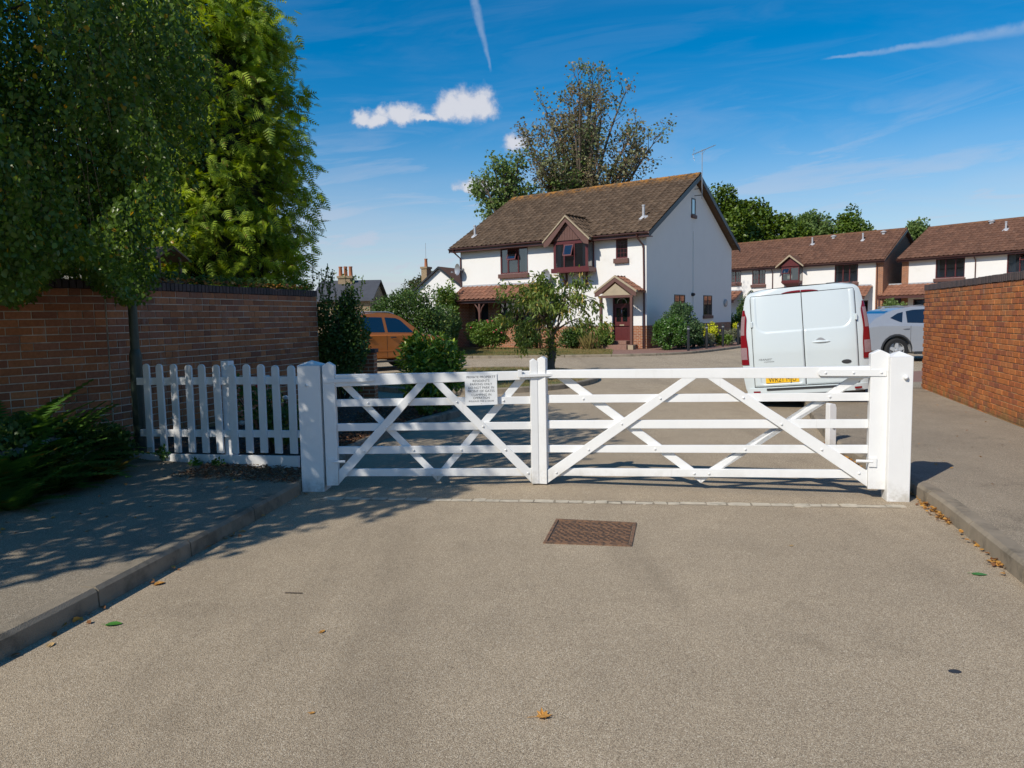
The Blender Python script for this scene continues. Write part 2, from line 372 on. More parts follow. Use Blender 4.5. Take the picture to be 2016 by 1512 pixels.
M['pole_green'] = basic('dark_green_paint', (0.030, 0.048, 0.034), 0.45, 0.3, 8, dirt=((0.12, 0.12, 0.1), 12, 0.6, 0.75, 0.4))
M['black'] = basic('black_paint', (0.018, 0.019, 0.021), 0.4, 0.2, 8)
M['bark'] = basic('grey_bark', (0.13, 0.10, 0.075), 0.95, 0.45, 9, 1.0, 60)
M['bark_dark'] = basic('dark_bark', (0.05, 0.04, 0.032), 0.95, 0.4, 9, 1.0, 60)
M['render'] = basic('white_wall_render', (0.78, 0.765, 0.73), 0.9, 0.04, 1.2, 0.25, 45, dirt=((0.52, 0.48, 0.41), 0.9, 0.58, 0.85, 0.35))
M['maroon'] = basic('maroon_joinery', (0.105, 0.022, 0.022), 0.4, 0.2, 6)
M['brownwood'] = basic('brown_stained_timber', (0.12, 0.055, 0.042), 0.6, 0.25, 6, 0.3, 70)
M['dark_in'] = basic('dark_interior', (0.03, 0.028, 0.027), 0.9, 0.2, 3)
M['curtain'] = basic('white_curtain', (0.62, 0.62, 0.6), 0.9, 0.1, 12)
M['glass'] = glassmat('window_glass')
M['carglass'] = glassmat('car_glass', (0.006, 0.008, 0.012), 0.8, 0.1)
M['verge'] = basic('pale_verge_mortar', (0.38, 0.31, 0.21), 0.9, 0.2, 6, 0.4, 60)
M['gutter'] = basic('brown_gutter_plastic', (0.085, 0.035, 0.03), 0.4, 0.15, 6)
M['grass_ground'] = basic('dry_turf', (0.22, 0.17, 0.065), 0.95, 0.4, 2.0, 0.8, 70, dirt=((0.10, 0.12, 0.035), 1.4, 0.44, 0.6, 0.9))
M['blocks'] = basic('red_block_paving', (0.25, 0.14, 0.105), 0.9, 0.3, 7, 0.5, 120)
M['tyre'] = basic('tyre_rubber', (0.014, 0.014, 0.015), 0.85, 0.3, 20)
M['alloy'] = basic('alloy_wheel', (0.50, 0.51, 0.52), 0.35, 0.05, 9, metal=0.25)
M['lead'] = basic('lead_flashing', (0.40, 0.41, 0.43), 0.6, 0.2, 5)
def tilemat(name, ca, cb, lich, lichf, orange=0.0, zr=None):
    m, nt, b, _ = new_mat(name); p = pos(nt); r = island(nt)
    c = cmix(nt, r, ca, cb)
    c = cmix(nt, 0.42, c, cmix(nt, noise(nt, p, 1.1, 6, 0.65), (0.55, 0.55, 0.55), (1.45, 1.42, 1.38)), 'MULTIPLY')
    c = cmix(nt, mth(nt, 'MULTIPLY', ramp(nt, noise(nt, p, 9, 6, 0.7), 0.56, 0.70), lichf), c, lich)
    if zr:
        z = nt.nodes.new('ShaderNodeSeparateXYZ'); nt.links.new(p, z.inputs[0])
        f = mth(nt, 'MULTIPLY', ramp(nt, z.outputs[2], zr[0], zr[1]), ramp(nt, noise(nt, p, 3.5, 6, 0.7), 0.42, 0.60))
        c = cmix(nt, mth(nt, 'MULTIPLY', f, orange), c, (0.42, 0.19, 0.035))
    nt.links.new(c, b.inputs['Base Color']); b.inputs['Roughness'].default_value = 0.9; b.inputs['Specular IOR Level'].default_value = 0.25
    bump(nt, b, noise(nt, p, 55, 5, 0.7), 0.5, 0.008)
    return m
M['tile'] = tilemat('brown_roof_tile', (0.082, 0.054, 0.034), (0.140, 0.094, 0.060), (0.36, 0.31, 0.24), 0.42, 0.85, (7.95, 8.55))
M['tile_red'] = tilemat('red_brown_roof_tile', (0.115, 0.058, 0.038), (0.175, 0.088, 0.056), (0.42, 0.32, 0.24), 0.45, 0.5, (7.0, 7.9))
M['tile_canopy'] = tilemat('canopy_tile', (0.20, 0.095, 0.062), (0.28, 0.13, 0.08), (0.40, 0.31, 0.22), 0.4)
M['slate'] = basic('grey_slate', (0.07, 0.072, 0.08), 0.7, 0.3, 2, 0.4, 30)
def masonry(name, ca, cb, mort, bw=0.225, bh=0.075):
    m, nt, b, _ = new_mat(name); tcn = nt.nodes.new('ShaderNodeTexCoord')
    s = nt.nodes.new('ShaderNodeSeparateXYZ'); nt.links.new(tcn.outputs['Object'], s.inputs[0])
    cb_ = nt.nodes.new('ShaderNodeCombineXYZ'); nt.links.new(mth(nt, 'ADD', s.outputs[0], s.outputs[1]), cb_.inputs[0]); nt.links.new(s.outputs[2], cb_.inputs[1])
    t = nt.nodes.new('ShaderNodeTexBrick'); nt.links.new(cb_.outputs[0], t.inputs['Vector'])
    t.inputs['Color1'].default_value = (*ca, 1); t.inputs['Color2'].default_value = (*cb, 1); t.inputs['Mortar'].default_value = (*mort, 1)
    t.inputs['Scale'].default_value = 1; t.inputs['Mortar Size'].default_value = 0.009; t.inputs['Brick Width'].default_value = bw; t.inputs['Row Height'].default_value = bh
    c = cmix(nt, 0.5, t.outputs['Color'], cmix(nt, noise(nt, pos(nt), 7, 5), (0.6, 0.6, 0.6), (1.35, 1.35, 1.35)), 'MULTIPLY')
    nt.links.new(c, b.inputs['Base Color']); b.inputs['Roughness'].default_value = 0.9
    bump(nt, b, mth(nt, 'MULTIPLY', t.outputs['Fac'], -1.0), 0.6, 0.01); return m
M['far_brick'] = masonry('far_red_brick', (0.36, 0.125, 0.05), (0.24, 0.085, 0.045), (0.45, 0.36, 0.26))
M['far_brick_y'] = masonry('far_yellow_brick', (0.34, 0.24, 0.12), (0.26, 0.17, 0.09), (0.36, 0.3, 0.22))
M['van'] = basic('white_van_paint', (0.60, 0.665, 0.68), 0.3, 0.02, 2, coat=0.6)
M['silver'] = basic('silver_car_paint', (0.40, 0.42, 0.45), 0.3, 0.03, 5, metal=0.35, coat=0.6)
M['orange'] = basic('orange_car_paint', (0.50, 0.155, 0.026), 0.3, 0.05, 5, metal=0.3, coat=0.8)
M['plastic'] = basic('dark_grey_plastic', (0.03, 0.031, 0.034), 0.55, 0.1, 10)
M['red_lens'] = basic('red_lens', (0.20, 0.008, 0.014), 0.12, 0.1, 30, coat=0.5)
M['clear_lens'] = basic('clear_lens', (0.30, 0.20, 0.21), 0.12, 0.25, 40, coat=0.5)
M['plate_yellow'] = basic('yellow_plate', (0.85, 0.50, 0.02), 0.4, 0.02, 5)
M['sign'] = basic('white_sign_enamel', (0.80, 0.81, 0.80), 0.35, 0.02, 8)
M['ink'] = basic('grey_sign_lettering', (0.045, 0.045, 0.05), 0.6, 0.1, 20)
M['ink_black'] = basic('black_lettering', (0.012, 0.012, 0.014), 0.5, 0.1, 20)
M['terracotta'] = basic('terracotta', (0.40, 0.15, 0.07), 0.85, 0.2, 9)
M['wood_pale'] = basic('weathered_wood', (0.20, 0.135, 0.08), 0.85, 0.3, 12, 0.5, 60)
M['cream'] = basic('cream_wall', (0.62, 0.56, 0.44), 0.9, 0.06, 2)
# leaves
M['l_birch'] = leafmat('birch_leaf', [(0.055, 0.115, 0.020), (0.155, 0.245, 0.040), (0.090, 0.165, 0.028)], (0.42, 0.27, 0.03), 0.02, 0.42, 0.33, 1.3)
M['l_conifer'] = leafmat('conifer_spray', [(0.075, 0.140, 0.018), (0.28, 0.39, 0.032), (0.38, 0.49, 0.038)], (0.26, 0.19, 0.05), 0.03, 0.32, 0.55, 1.6)
M['l_ivy'] = leafmat('hedge_leaf', [(0.042, 0.092, 0.022), (0.100, 0.170, 0.036), (0.064, 0.122, 0.026)], (0.16, 0.20, 0.04), 0.06, 0.25)
M['l_laurel'] = leafmat('laurel_leaf', [(0.070, 0.155, 0.030), (0.185, 0.315, 0.045), (0.11, 0.21, 0.034)], (0.36, 0.45, 0.06), 0.16, 0.25, 0.25)
M['l_rose'] = leafmat('shrub_leaf', [(0.085, 0.165, 0.026), (0.175, 0.265, 0.042), (0.115, 0.195, 0.032)], (0.22, 0.22, 0.05), 0.08, 0.3)
M['l_clip'] = leafmat('clipped_leaf', [(0.050, 0.125, 0.026), (0.105, 0.205, 0.038)], (0.45, 0.50, 0.38), 0.02, 0.25, 0.3)
M['l_clip2'] = leafmat('grey_green_leaf', [(0.055, 0.11, 0.040), (0.105, 0.175, 0.065)], None, 0, 0.25)
M['l_small'] = leafmat('drooping_leaf', [(0.12, 0.175, 0.035), (0.21, 0.275, 0.055), (0.15, 0.20, 0.042)], (0.40, 0.30, 0.07), 0.10, 0.35)
M['l_brown'] = leafmat('browning_leaf', [(0.19, 0.19, 0.095), (0.29, 0.25, 0.135), (0.18, 0.225, 0.095)], (0.32, 0.21, 0.13), 0.10, 0.3, 0.5, 0.25)
M['l_green'] = leafmat('mid_green_leaf', [(0.12, 0.19, 0.055), (0.21, 0.29, 0.085), (0.15, 0.22, 0.065)], None, 0, 0.35)
M['l_oak'] = leafmat('dense_tree_leaf', [(0.055, 0.105, 0.014), (0.150, 0.215, 0.024), (0.090, 0.145, 0.018)], None, 0, 0.25, 0.4, 0.35)
M['l_far'] = leafmat('far_tree_leaf', [(0.055, 0.075, 0.025), (0.12, 0.115, 0.04), (0.08, 0.09, 0.03)], None, 0, 0.2, 0.6, 0.2)
M['l_lime'] = leafmat('lime_leaf', [(0.42, 0.46, 0.02), (0.60, 0.60, 0.03)], None, 0, 0.2)
M['l_grey'] = leafmat('silver_leaf', [(0.16, 0.18, 0.12), (0.26, 0.27, 0.18)], None, 0, 0.2)
M['l_fern'] = leafmat('fern_leaf', [(0.045, 0.12, 0.022), (0.095, 0.20, 0.032)], (0.25, 0.17, 0.03), 0.03, 0.35)
M['l_fern_y'] = leafmat('yellow_fern_leaf', [(0.13, 0.10, 0.015), (0.20, 0.14, 0.02)], None, 0, 0.3)
M['l_dry'] = leafmat('dry_leaf', [(0.42, 0.19, 0.04), (0.55, 0.30, 0.07)], (0.22, 0.10, 0.04), 0.3, 0.15)
M['l_mulch'] = leafmat('mulch_chip', [(0.10, 0.045, 0.025), (0.24, 0.115, 0.05)], (0.32, 0.20, 0.1), 0.1, 0.0)
M['l_grass'] = leafmat('grass_blade', [(0.27, 0.20, 0.07), (0.17, 0.17, 0.05), (0.10, 0.14, 0.035)], (0.34, 0.22, 0.10), 0.2, 0.2, 0.6, 0.5)
M['petal'] = basic('pink_petal', (0.55, 0.08, 0.10), 0.6, 0.2, 20)
M['petal_red'] = basic('red_petal', (0.45, 0.02, 0.03), 0.6, 0.2, 20)
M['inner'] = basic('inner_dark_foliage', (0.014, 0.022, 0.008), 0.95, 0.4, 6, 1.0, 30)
M['white_dirty'] = basic('dirty_white_paint', (0.42, 0.41, 0.37), 0.8, 0.2, 9, 0.3, 60, dirt=((0.10, 0.09, 0.07), 6, 0.42, 0.62, 0.85))
def painted_wood(name, col, wear):
    m, nt, b, _ = new_mat(name); p = pos(nt); tcn = nt.nodes.new('ShaderNodeTexCoord').outputs['Object']
    z = nt.nodes.new('ShaderNodeSeparateXYZ'); nt.links.new(p, z.inputs[0])
    n = noise(nt, p, 5, 6, 0.6); c = cmix(nt, n, tuple(x*.94 for x in col), tuple(min(1, x*1.05) for x in col))
    blot = ramp(nt, noise(nt, p, 2.4, 8, 0.7), 0.52, 0.78); c = cmix(nt, mth(nt, 'MULTIPLY', blot, 0.35*wear), c, (0.50, 0.50, 0.43))
    run = ramp(nt, noise(nt, scaled(nt, p, (14, 14, 1.1)), 2.0, 6, 0.65), 0.60, 0.80); c = cmix(nt, mth(nt, 'MULTIPLY', run, 0.30*wear), c, (0.42, 0.38, 0.30))
    base = mth(nt, 'MULTIPLY', mth(nt, 'SUBTRACT', 1.0, ramp(nt, z.outputs[2], 0.0, 0.22)), ramp(nt, noise(nt, p, 9, 6, 0.7), 0.36, 0.66)); c = cmix(nt, mth(nt, 'MULTIPLY', base, 0.55), c, (0.30, 0.26, 0.18))
    chip = ramp(nt, noise(nt, p, 38, 5, 0.7), 0.70, 0.74); c = cmix(nt, mth(nt, 'MULTIPLY', chip, 0.6*wear), c, (0.20, 0.17, 0.13))
    nt.links.new(c, b.inputs['Base Color']); b.inputs['Roughness'].default_value = 0.5
    h = mth(nt, 'ADD', noise(nt, scaled(nt, p, (60, 60, 2.5)), 3.0, 5, 0.6), mth(nt, 'MULTIPLY', noise(nt, p, 90, 3), 0.5)); bump(nt, b, h, 0.25, 0.004); return m
M['white'] = painted_wood('white_gate_paint', (0.79, 0.79, 0.775), 0.7)
M['white_worn'] = painted_wood('worn_white_paint', (0.80, 0.80, 0.79), 1.3)
# ------------------------------------------------------------------ ground, roads, kerbs
def sheet(name, poly, z, mat, kind='structure'):
    mb = MB(); mb.add([(p[0], p[1], z) for p in poly], [tuple(range(len(poly)))]); return mb.build(name, mat, kind=kind)
def slab(name, poly, z0, z1, mat, kind='structure'):
    mb = MB(); mb.xy(poly, z0, z1); return mb.build(name, mat, kind=kind)
M['earth'] = basic('field_earth', (0.12, 0.105, 0.06), 0.95, 0.4, 0.3, 0.5, 20)
sheet('ground', [(-400, -150), (400, -150), (400, 500), (-400, 500)], -0.03, M['earth'])
sheet('road', [(-14, -8), (16, -8), (24, 20), (34, 40), (34, 62), (-14, 62)], 0.0, M['asphalt'])
KW = 0.125
def resample(path, step):
    P = [Vector((p[0], p[1], 0)) for p in path]; out = [P[0]]; 
    S = [0]
    for a, b in zip(P, P[1:]): S.append(S[-1] + (b - a).length)
    n = max(1, round(S[-1] / step)); res = []
    for i in range(n + 1):
        t = S[-1] * i / n; k = 0
        while k < len(S) - 2 and S[k + 1] < t: k += 1
        res.append(P[k].lerp(P[k + 1], (t - S[k]) / max(1e-6, S[k + 1] - S[k])))
    return res
def smooth_path(path, it=2):
    for _ in range(it):
        q = [path[0]]
        for a, b in zip(path, path[1:]):
            q += [(a[0]*.75 + b[0]*.25, a[1]*.75 + b[1]*.25), (a[0]*.25 + b[0]*.75, a[1]*.25 + b[1]*.75)]
        q.append(path[-1]); path = q
    return path
def kerb(label, path, side, top=0.12, step=0.915, closed=False):
    """road-side edge along path; side=+1 kerb body lies to the left of travel"""
    root = bpy.data.objects.new('kerb', None); COL.objects.link(root); root['kind'] = 'structure'; root['label'] = label
    pts = resample(path, step / 3); n = len(pts)
    nor = []
    for i in range(n):
        d = (pts[min(i+1, n-1)] - pts[max(i-1, 0)]).normalized(); nor.append(Vector((-d.y, d.x, 0)) * side)
    for i in range(0, n - 1, 3):
        j = min(i + 3, n - 1); ids = list(range(i, j + 1)); mb = MB()
        dz = random.uniform(-0.004, 0.004); g = 0.006
        ring = []
        for q, k in enumerate(ids):
            p = pts[k].copy()
            if q == 0: p = p.lerp(pts[ids[1]], 0.02)
            if q == len(ids) - 1: p = p.lerp(pts[ids[-2]], 0.02)
            m = nor[k]; c = 0.022
            prof = [p + Vector((0,0,-0.08)), p + m*0.008 + Vector((0,0,top-c+dz)), p + m*(c+0.008) + Vector((0,0,top+dz)), p + m*KW + Vector((0,0,top+dz-0.002)), p + m*KW + Vector((0,0,-0.08))]
            ring.append(prof)
        vs_ = [v for r in ring for v in r]; fs = []
        for a in range(len(ring) - 1):
            for b in range(5):
                b2 = (b + 1) % 5; f = (a*5+b, a*5+b2, (a+1)*5+b2, (a+1)*5+b); fs.append(f if side > 0 else f[::-1])
        fs += [tuple(range(4, -1, -1)) if side > 0 else tuple(range(5)), tuple((len(ring)-1)*5 + b for b in (range(5) if side > 0 else range(4, -1, -1)))]
        mb.add(vs_, fs); mb.build('kerb_stone', M['kerb'], root)
    return pts
LK = smooth_path([(-2.95, -4), (-2.9, 0), (-2.72, 2.4), (-2.47, 3.43), (-2.32, 4.35), (-2.11, 5.69), (-1.97, 6.80)])
LB = smooth_path([(-1.80, 7.02), (-1.86, 8.2), (-1.86, 9.31), (-1.52, 10.53), (-0.95, 11.75), (-0.80, 12.2), (-1.0, 12.75), (-1.8, 13.2), (-2.6, 13.35)])
RK = smooth_path([(2.35, -4), (2.4, 0.5), (2.6, 2.6), (2.93, 4.17), (3.19, 5.16), (3.40, 6.0), (3.52, 7.0), (3.58, 7.8), (3.75, 8.7), (4.30, 10.6), (4.95, 12.6), (5.7, 15.2)])
HK = smooth_path([(-14, 31.5), (-8, 30.2), (-1.92, 29.41), (1.2, 28.9), (3.67, 28.65), (5.6, 28.9), (7.24, 29.72), (9.2, 32.3), (11.16, 35.05), (14.5, 39.5), (17, 44), (18.5, 52)])
kerb('grey concrete kerb along the left pavement', LK, 1)
kerb('grey concrete kerb round the planting bed behind the gate', LB, 1)
kerb('grey concrete kerb along the right pavement', RK, -1)
kerb('long grey kerb in front of the white house', HK, 1, 0.10, 1.8)
IS = [( -0.8 + 3.0*math.cos(t), 19.0 + 3.5*math.sin(t)) for t in np.linspace(0, 2*math.pi, 49)]
kerb('low grey kerb round the small tree island', IS, 1, 0.12, 0.9)
mid = lambda path, s: [(p.x - 0.0, p.y) for p in []]
def inset(path, d):
    o = []; n = len(path)
    for i in range(n):
        a = path[max(i-1, 0)]; b = path[min(i+1, n-1)]; L = math.hypot(b[0]-a[0], b[1]-a[1]); o.append((path[i][0] - (b[1]-a[1])/L*d, path[i][1] + (b[0]-a[0])/L*d))
    return o
slab('pavement', inset(LK, 0.06) + [(-1.95, 7.05), (-2.13, 7.46), (-4.08, 8.18), (-4.86, 9.06), (-5.59, 8.27), (-8.5, 5.4), (-8.5, -4)], -0.05, 0.112, M['footway'])
slab('planting_bed', [(-1.95, 7.05)] + inset(LB, 0.06) + [(-3.5, 13.5), (-4.86, 9.06), (-4.08, 8.18), (-2.13, 7.46)], -0.05, 0.095, M['soil'])
slab('pavement', inset(RK, -0.06) + [(9.5, 15.5), (14, 15.5), (14, -4)], -0.05, 0.110, M['footway'])
sheet('driveway', [(5.8, 15.6), (17, 15.6), (19, 22), (15.5, 22.0), (8.2, 18.2)], 0.004, M['blocks'])
hk = inset(HK, 0.06)
cut = min(range(len(hk)), key=lambda i: abs(hk[i][0] - 4.0))
slab('lawn', hk[:cut + 1] + [(4.6, 33.6), (-2.4, 39.3), (-14, 46)], -0.05, 0.095, M['grass_ground'])
slab('brick_path', hk[cut:] + [(24, 60), (6, 46), (-2.4, 39.4), (4.6, 33.6)], -0.05, 0.088, M['blocks'])
slab('island_turf', [( -0.8 + 2.94*math.cos(t), 19.0 + 3.44*math.sin(t)) for t in np.linspace(0, 2*math.pi, 48, endpoint=False)], -0.05, 0.10, M['grass_ground'])
# setts across the gateway
sroot = bpy.data.objects.new('sett_row', None); COL.objects.link(sroot); sroot['kind'] = 'structure'; sroot['label'] = 'worn row of granite setts flush with the road in front of the gate'
A_, B_ = Vector((-1.72, 6.62, 0)), Vector((3.14, 5.97, 0)); L_ = (B_ - A_).length; d_ = (B_ - A_).normalized(); n_ = Vector((-d_.y, d_.x, 0))
MB().prism([A_ - n_*.05, B_ - n_*.05, B_ + n_*.05, A_ + n_*.05], (0, 0, .0035)).build('sett_bed', M['kerb'], sroot)
t = 0.0
while t < L_:
    w = random.uniform(0.10, 0.22); a = A_ + d_*(t + 0.006); b = A_ + d_*(t + w - 0.006); hw = random.uniform(0.026, 0.046); o = n_*random.uniform(-0.012, 0.012)
    z1 = random.uniform(0.0042, 0.008)
    j = lambda s: Vector((random.uniform(-s, s), random.uniform(-s, s), 0))
    poly = [a - n_*hw + o + j(.008), a + d_*(b-a).length*.5 - n_*hw*1.12 + o + j(.006), b - n_*hw + o + j(.008), b + n_*hw + o + j(.008), a + d_*(b-a).length*.5 + n_*hw*1.1 + o + j(.006), a + n_*hw + o + j(.008)]
    mb = MB(); mb.prism([(p.x, p.y, -0.03) for p in poly], (0, 0, 0.03 + z1)); mb.build('sett', M['sett'], sroot); t += w

# ------------------------------------------------------------------ brick walls
def brick_mesh(name, l, h, d, c=0.004):
    # face at y=0 looks to -y; x along, z up
    x0, x1, z0, z1 = -l/2, l/2, -h/2, h/2
    vs_ = [(x0,c,z0),(x1,c,z0),(x1,c,z1),(x0,c,z1),(x0+c,0,z0+c),(x1-c,0,z0+c),(x1-c,0,z1-c),(x0+c,0,z1-c),(x0,d,z0),(x1,d,z0),(x1,d,z1),(x0,d,z1)]
    fs = [(4,5,6,7),(0,1,5,4),(1,2,6,5),(2,3,7,6),(3,0,4,7),(8,9,1,0),(9,10,2,1),(10,11,3,2),(11,8,0,3),(9,8,11,10)]
    m = bpy.data.meshes.new(name); m.from_pydata(vs_, [], fs); m.update(); return m, np.array(vs_, np.float32), fs
camM = np.array(cam.matrix_world.inverted())
def in_frame(p, pad=40):
    v = camM @ np.array([p[0], p[1], p[2], 1.0])
    if v[2] > -0.1: return False
    x = 1008 + 1470*v[0]/-v[2]; y = 756 - 1470*v[1]/-v[2]
    return -pad < x < 2016 + pad and -pad < y < 1512 + pad
def brick_wall(name, label, segs, z0, courses, flip, mb_, mm, toothed=False, core=0.215, bl=0.225, bh=0.0762):
    """segs: list of ((x,y),(x,y)); the faces looking at the road lie along each segment; wall body behind. bricks stretcher bond"""
    root = thing(name, label, 'wall', (segs[0][0][0], segs[0][0][1], 0)); inv = Vector((-segs[0][0][0], -segs[0][0][1], 0))
    full, fV, fF = brick_mesh('brick', 0.215, bh - .0112, 0.06); half, hV, hF = brick_mesh('brick', 0.1025, bh - .0112, 0.06)
    cop, cV, cF = brick_mesh('coping_brick', 0.066, 0.105, core + 0.02, 0.006)
    for m in (full, half): m.materials.append(mb_)
    cop.materials.append(M['coping'])
    items = []; copitems = []; core_mb = MB()
    ztop = z0 + courses*bh
    for si, (a, b) in enumerate(segs):
        a = Vector((*a, 0)); b = Vector((*b, 0)); d = (b - a).normalized(); L = (b - a).length
        inn = Vector((-d.y, d.x, 0)) if not flip else Vector((d.y, -d.x, 0))   # into the wall
        xdir = d if not flip else -d
        rot = Matrix(((xdir.x, inn.x, 0), (xdir.y, inn.y, 0), (0, 0, 1)))
        nb = int(L / bl)
        for c in range(courses):
            off = 0.0 if c % 2 == 0 else 0.5
            k = 0
            while True:
                t0 = (k - off)*bl
                if t0 >= L - 0.02: break
                t1 = min(t0 + bl, L); t0c = max(t0, 0.0)
                if toothed and si == len(segs) - 1 and t1 >= L - 0.05 and c % 2 == 1 : t1 = L + 0.05
                ln = t1 - t0c
                if not toothed and ln > bl*.9 and random.random() < .20:      # a pair of headers in place of one stretcher
                    for hh in (.25, .75):
                        p = a + d*(t0c + ln*hh) + Vector((0, 0, z0 + (c + 0.5)*bh)) - inn*random.uniform(-0.004, 0.004); items.append((p, rot, False, ln*.5))
                elif ln > 0.05:
                    p = a + d*((t0c + t1)/2) + Vector((0, 0, z0 + (c + 0.5)*bh)) - inn*random.uniform(-0.003, 0.003)
                    items.append((p, rot, ln > bl*.7, ln))
                k += 1
        m = inn*0.009
        core_mb.prism([a + m + Vector((0,0,z0 - 0.15)), b + m - d*0.004 + Vector((0,0,z0 - 0.15)), b + inn*core - d*0.004 + Vector((0,0,z0 - 0.15)), a + inn*core + Vector((0,0,z0 - 0.15))], (0, 0, courses*bh + 0.145))
        nc = int(L / 0.0755)
        for k in range(nc):
            p = a + d*((k + 0.5)*L/nc) - inn*0.012 + Vector((0, 0, ztop + 0.052 + random.uniform(-0.004, 0.004)))
            copitems.append((p, rot))
    for f in range(len(core_mb.v)): core_mb.v[f] = (core_mb.v[f][0] + inv.x, core_mb.v[f][1] + inv.y, core_mb.v[f][2])
    core_mb.build('mortar_core', mm, root)
    camp = Vector((0, 0, 1.6))
    order = sorted(range(len(items)), key=lambda i: (items[i][0] - camp).length + (0 if in_frame(items[i][0]) else 1000))
    solo = set(order[:300])
    V = []; F = []; o = 0
    for i, (p, rot, isf, ln) in enumerate(items):
        s = ln - 0.010
        base = 0.215 if isf else 0.1025
        if i in solo:
            ob = bpy.data.objects.new('brick', full if isf else half); COL.objects.link(ob); ob.parent = root
            mw = Matrix.Translation(p + inv) @ rot.to_4x4() @ Matrix.Diagonal((s/base, 1, 1, 1)); ob.matrix_local = mw
        else:
            src, fs = (fV, fF) if isf else (hV, hF)
            v = src*np.array([s/base, 1, 1], np.float32); V.append(v @ np.array(rot.to_3x3(), np.float32).T + np.array(p + inv, np.float32))
            F += [tuple(q + o for q in f) for f in fs]; o += 12
    me = bpy.data.meshes.new('brickwork'); me.from_pydata(np.concatenate(V).tolist(), [], F); me.update()
    link('brickwork', me, mb_, root, kind='stuff')
    for p, rot in copitems:
        ob = bpy.data.objects.new('coping_brick', cop); COL.objects.link(ob); ob.parent = root; ob.matrix_local = Matrix.Translation(p + inv) @ rot.to_4x4()
    return root
brick_wall('brick_wall', 'dark red brick garden wall in shade behind the picket fence', [((-8.6, 5.0), (-4.88, 9.05)), ((-4.87, 9.062), (-3.50, 13.6))], 0.06, 22, False, M['brick_l'], M['mortar'], bl=.262, bh=.0895)
brick_wall('brick_wall', 'sunlit orange brick wall at the right with a toothed end', [((4.9, 4.25), (7.81, 14.16))], 0.05, 25, True, M['brick_r'], M['mortar_warm'], toothed=True)

# ------------------------------------------------------------------ gate
def post(name, label, loc, rot, w, h, cap, rotx=0):
    r = thing(name, label, 'gate post', (loc[0], loc[1], 0), rot)
    mb = MB(); a = w/2
    mb.box(-a, a, -a, a, -0.2, h); mb.build('shaft', M['white'], r, bevel=0.006)
    mb = MB(); e = a + 0.001
    mb.add([(-e,-e,h),(e,-e,h),(e,e,h),(-e,e,h),(0,0,h+cap)], [(0,1,4),(1,2,4),(2,3,4),(3,0,4),(3,2,1,0)]); mb.build('pointed_cap', M['white'], r)
    return r
lp = post('gate_post', 'white wooden gate post in shade beside the picket fence', (-1.875, 7.0), R(-4), 0.215, 1.185, 0.045)
mb = MB(); mb.lathe([(0.014, 0), (0.014, 0.006), (0.007, 0.012), (0.0, 0.014)], 10); o = mb.build('bolt', M['white'], lp, smooth=True); o.location = (-0.02, -0.1075, 1.0); o.rotation_euler = (R(90), 0, 0)
rp = post('gate_post', 'sunlit white wooden gate post at the right pavement kerb', (3.235, 6.225), R(-11), 0.178, 1.215, 0.045)
mb = MB(); mb.lathe([(0.018, 0), (0.018, 0.02), (0.009, 0.03), (0.0, 0.032)], 10); o = mb.build('bolt', M['white'], rp, smooth=True); o.location = (0.03, -0.089, 1.045); o.rotation_euler = (R(90), 0, 0)
def tap(z): return z
def leaf_gate(root, spec):
    W = M['white']
    def part(name, poly, y0, y1, bev=0.004): return MB().uz(poly, y0, y1).build(name, W, root, bevel=bev)
    hs0, hs1, hz0, hz1 = spec['hinge']; hm = (hs0 + hs1)/2
    part('hinge_stile', [(hs0, hz0), (hs1, hz0), (hs1, hz1 - 0.035), (hm, hz1), (hs0, hz1 - 0.035)], -0.045, 0.055)
    ms0, ms1, mz0, mz1 = spec['meet']; mm_ = (ms0 + ms1)/2
    part('meeting_stile', [(ms0, mz0), (ms1, mz0), (ms1, mz1 - 0.022), (mm_, mz1), (ms0, mz1 - 0.022)], -0.045, 0.05)
    part('top_rail', spec['top'], -0.030, 0.040)
    for r in spec['rails']: part('rail', r, -0.002, 0.030, 0.003)
    for b in spec['front']: part('brace', b, -0.027, -0.0035, 0.003)
    for b in spec['back']: part('brace', b, 0.0315, 0.053, 0.003)
    bm = MB().lathe([(0.011, 0), (0.0105, 0.004), (0.006, 0.009), (0.0, 0.0105)], 10).mesh('bolt'); bm.materials.append(W)
    for (u, z, y) in spec['bolts']:
        o = bpy.data.objects.new('bolt', bm); COL.objects.link(o); o.parent = root; o.location = (u, y, z); o.rotation_euler = (R(90), 0, 0)
    if spec.get('strap'):
        u0, u1, z0, z1, flip = spec['strap']; c = (z1 - z0)*0.35
        poly = [(u0, z0 + c), (u0 + c, z0), (u1, z0), (u1, z1), (u0 + c, z1), (u0, z1 - c)] if not flip else [(u1, z0 + c), (u1 - c, z0), (u0, z0), (u0, z1), (u1 - c, z1), (u1, z1 - c)]
        part('hinge_strap', poly, -0.0535, -0.0305 if False else -0.0455, 0.002)
    for (u0, u1, z, side) in spec.get('pins', []):
        o = MB(); o.tube([(u0, -0.05, z), (u1, -0.05, z)], 0.013, 10); o.box((u0 if side < 0 else u1) - 0.03, (u0 if side < 0 else u1) + 0.03, -0.058, -0.044, z - 0.045, z + 0.03); o.build('hinge_pin', W, root, smooth=True)
PL, PM, PR = (-1.85, 6.92), (0.26, 7.05), (3.2, 6.25)
lg = thing('gate', 'left leaf of the white field gate, mostly in tree shade, carrying the notice', 'gate', (*PL, 0), heading(PL, PM))
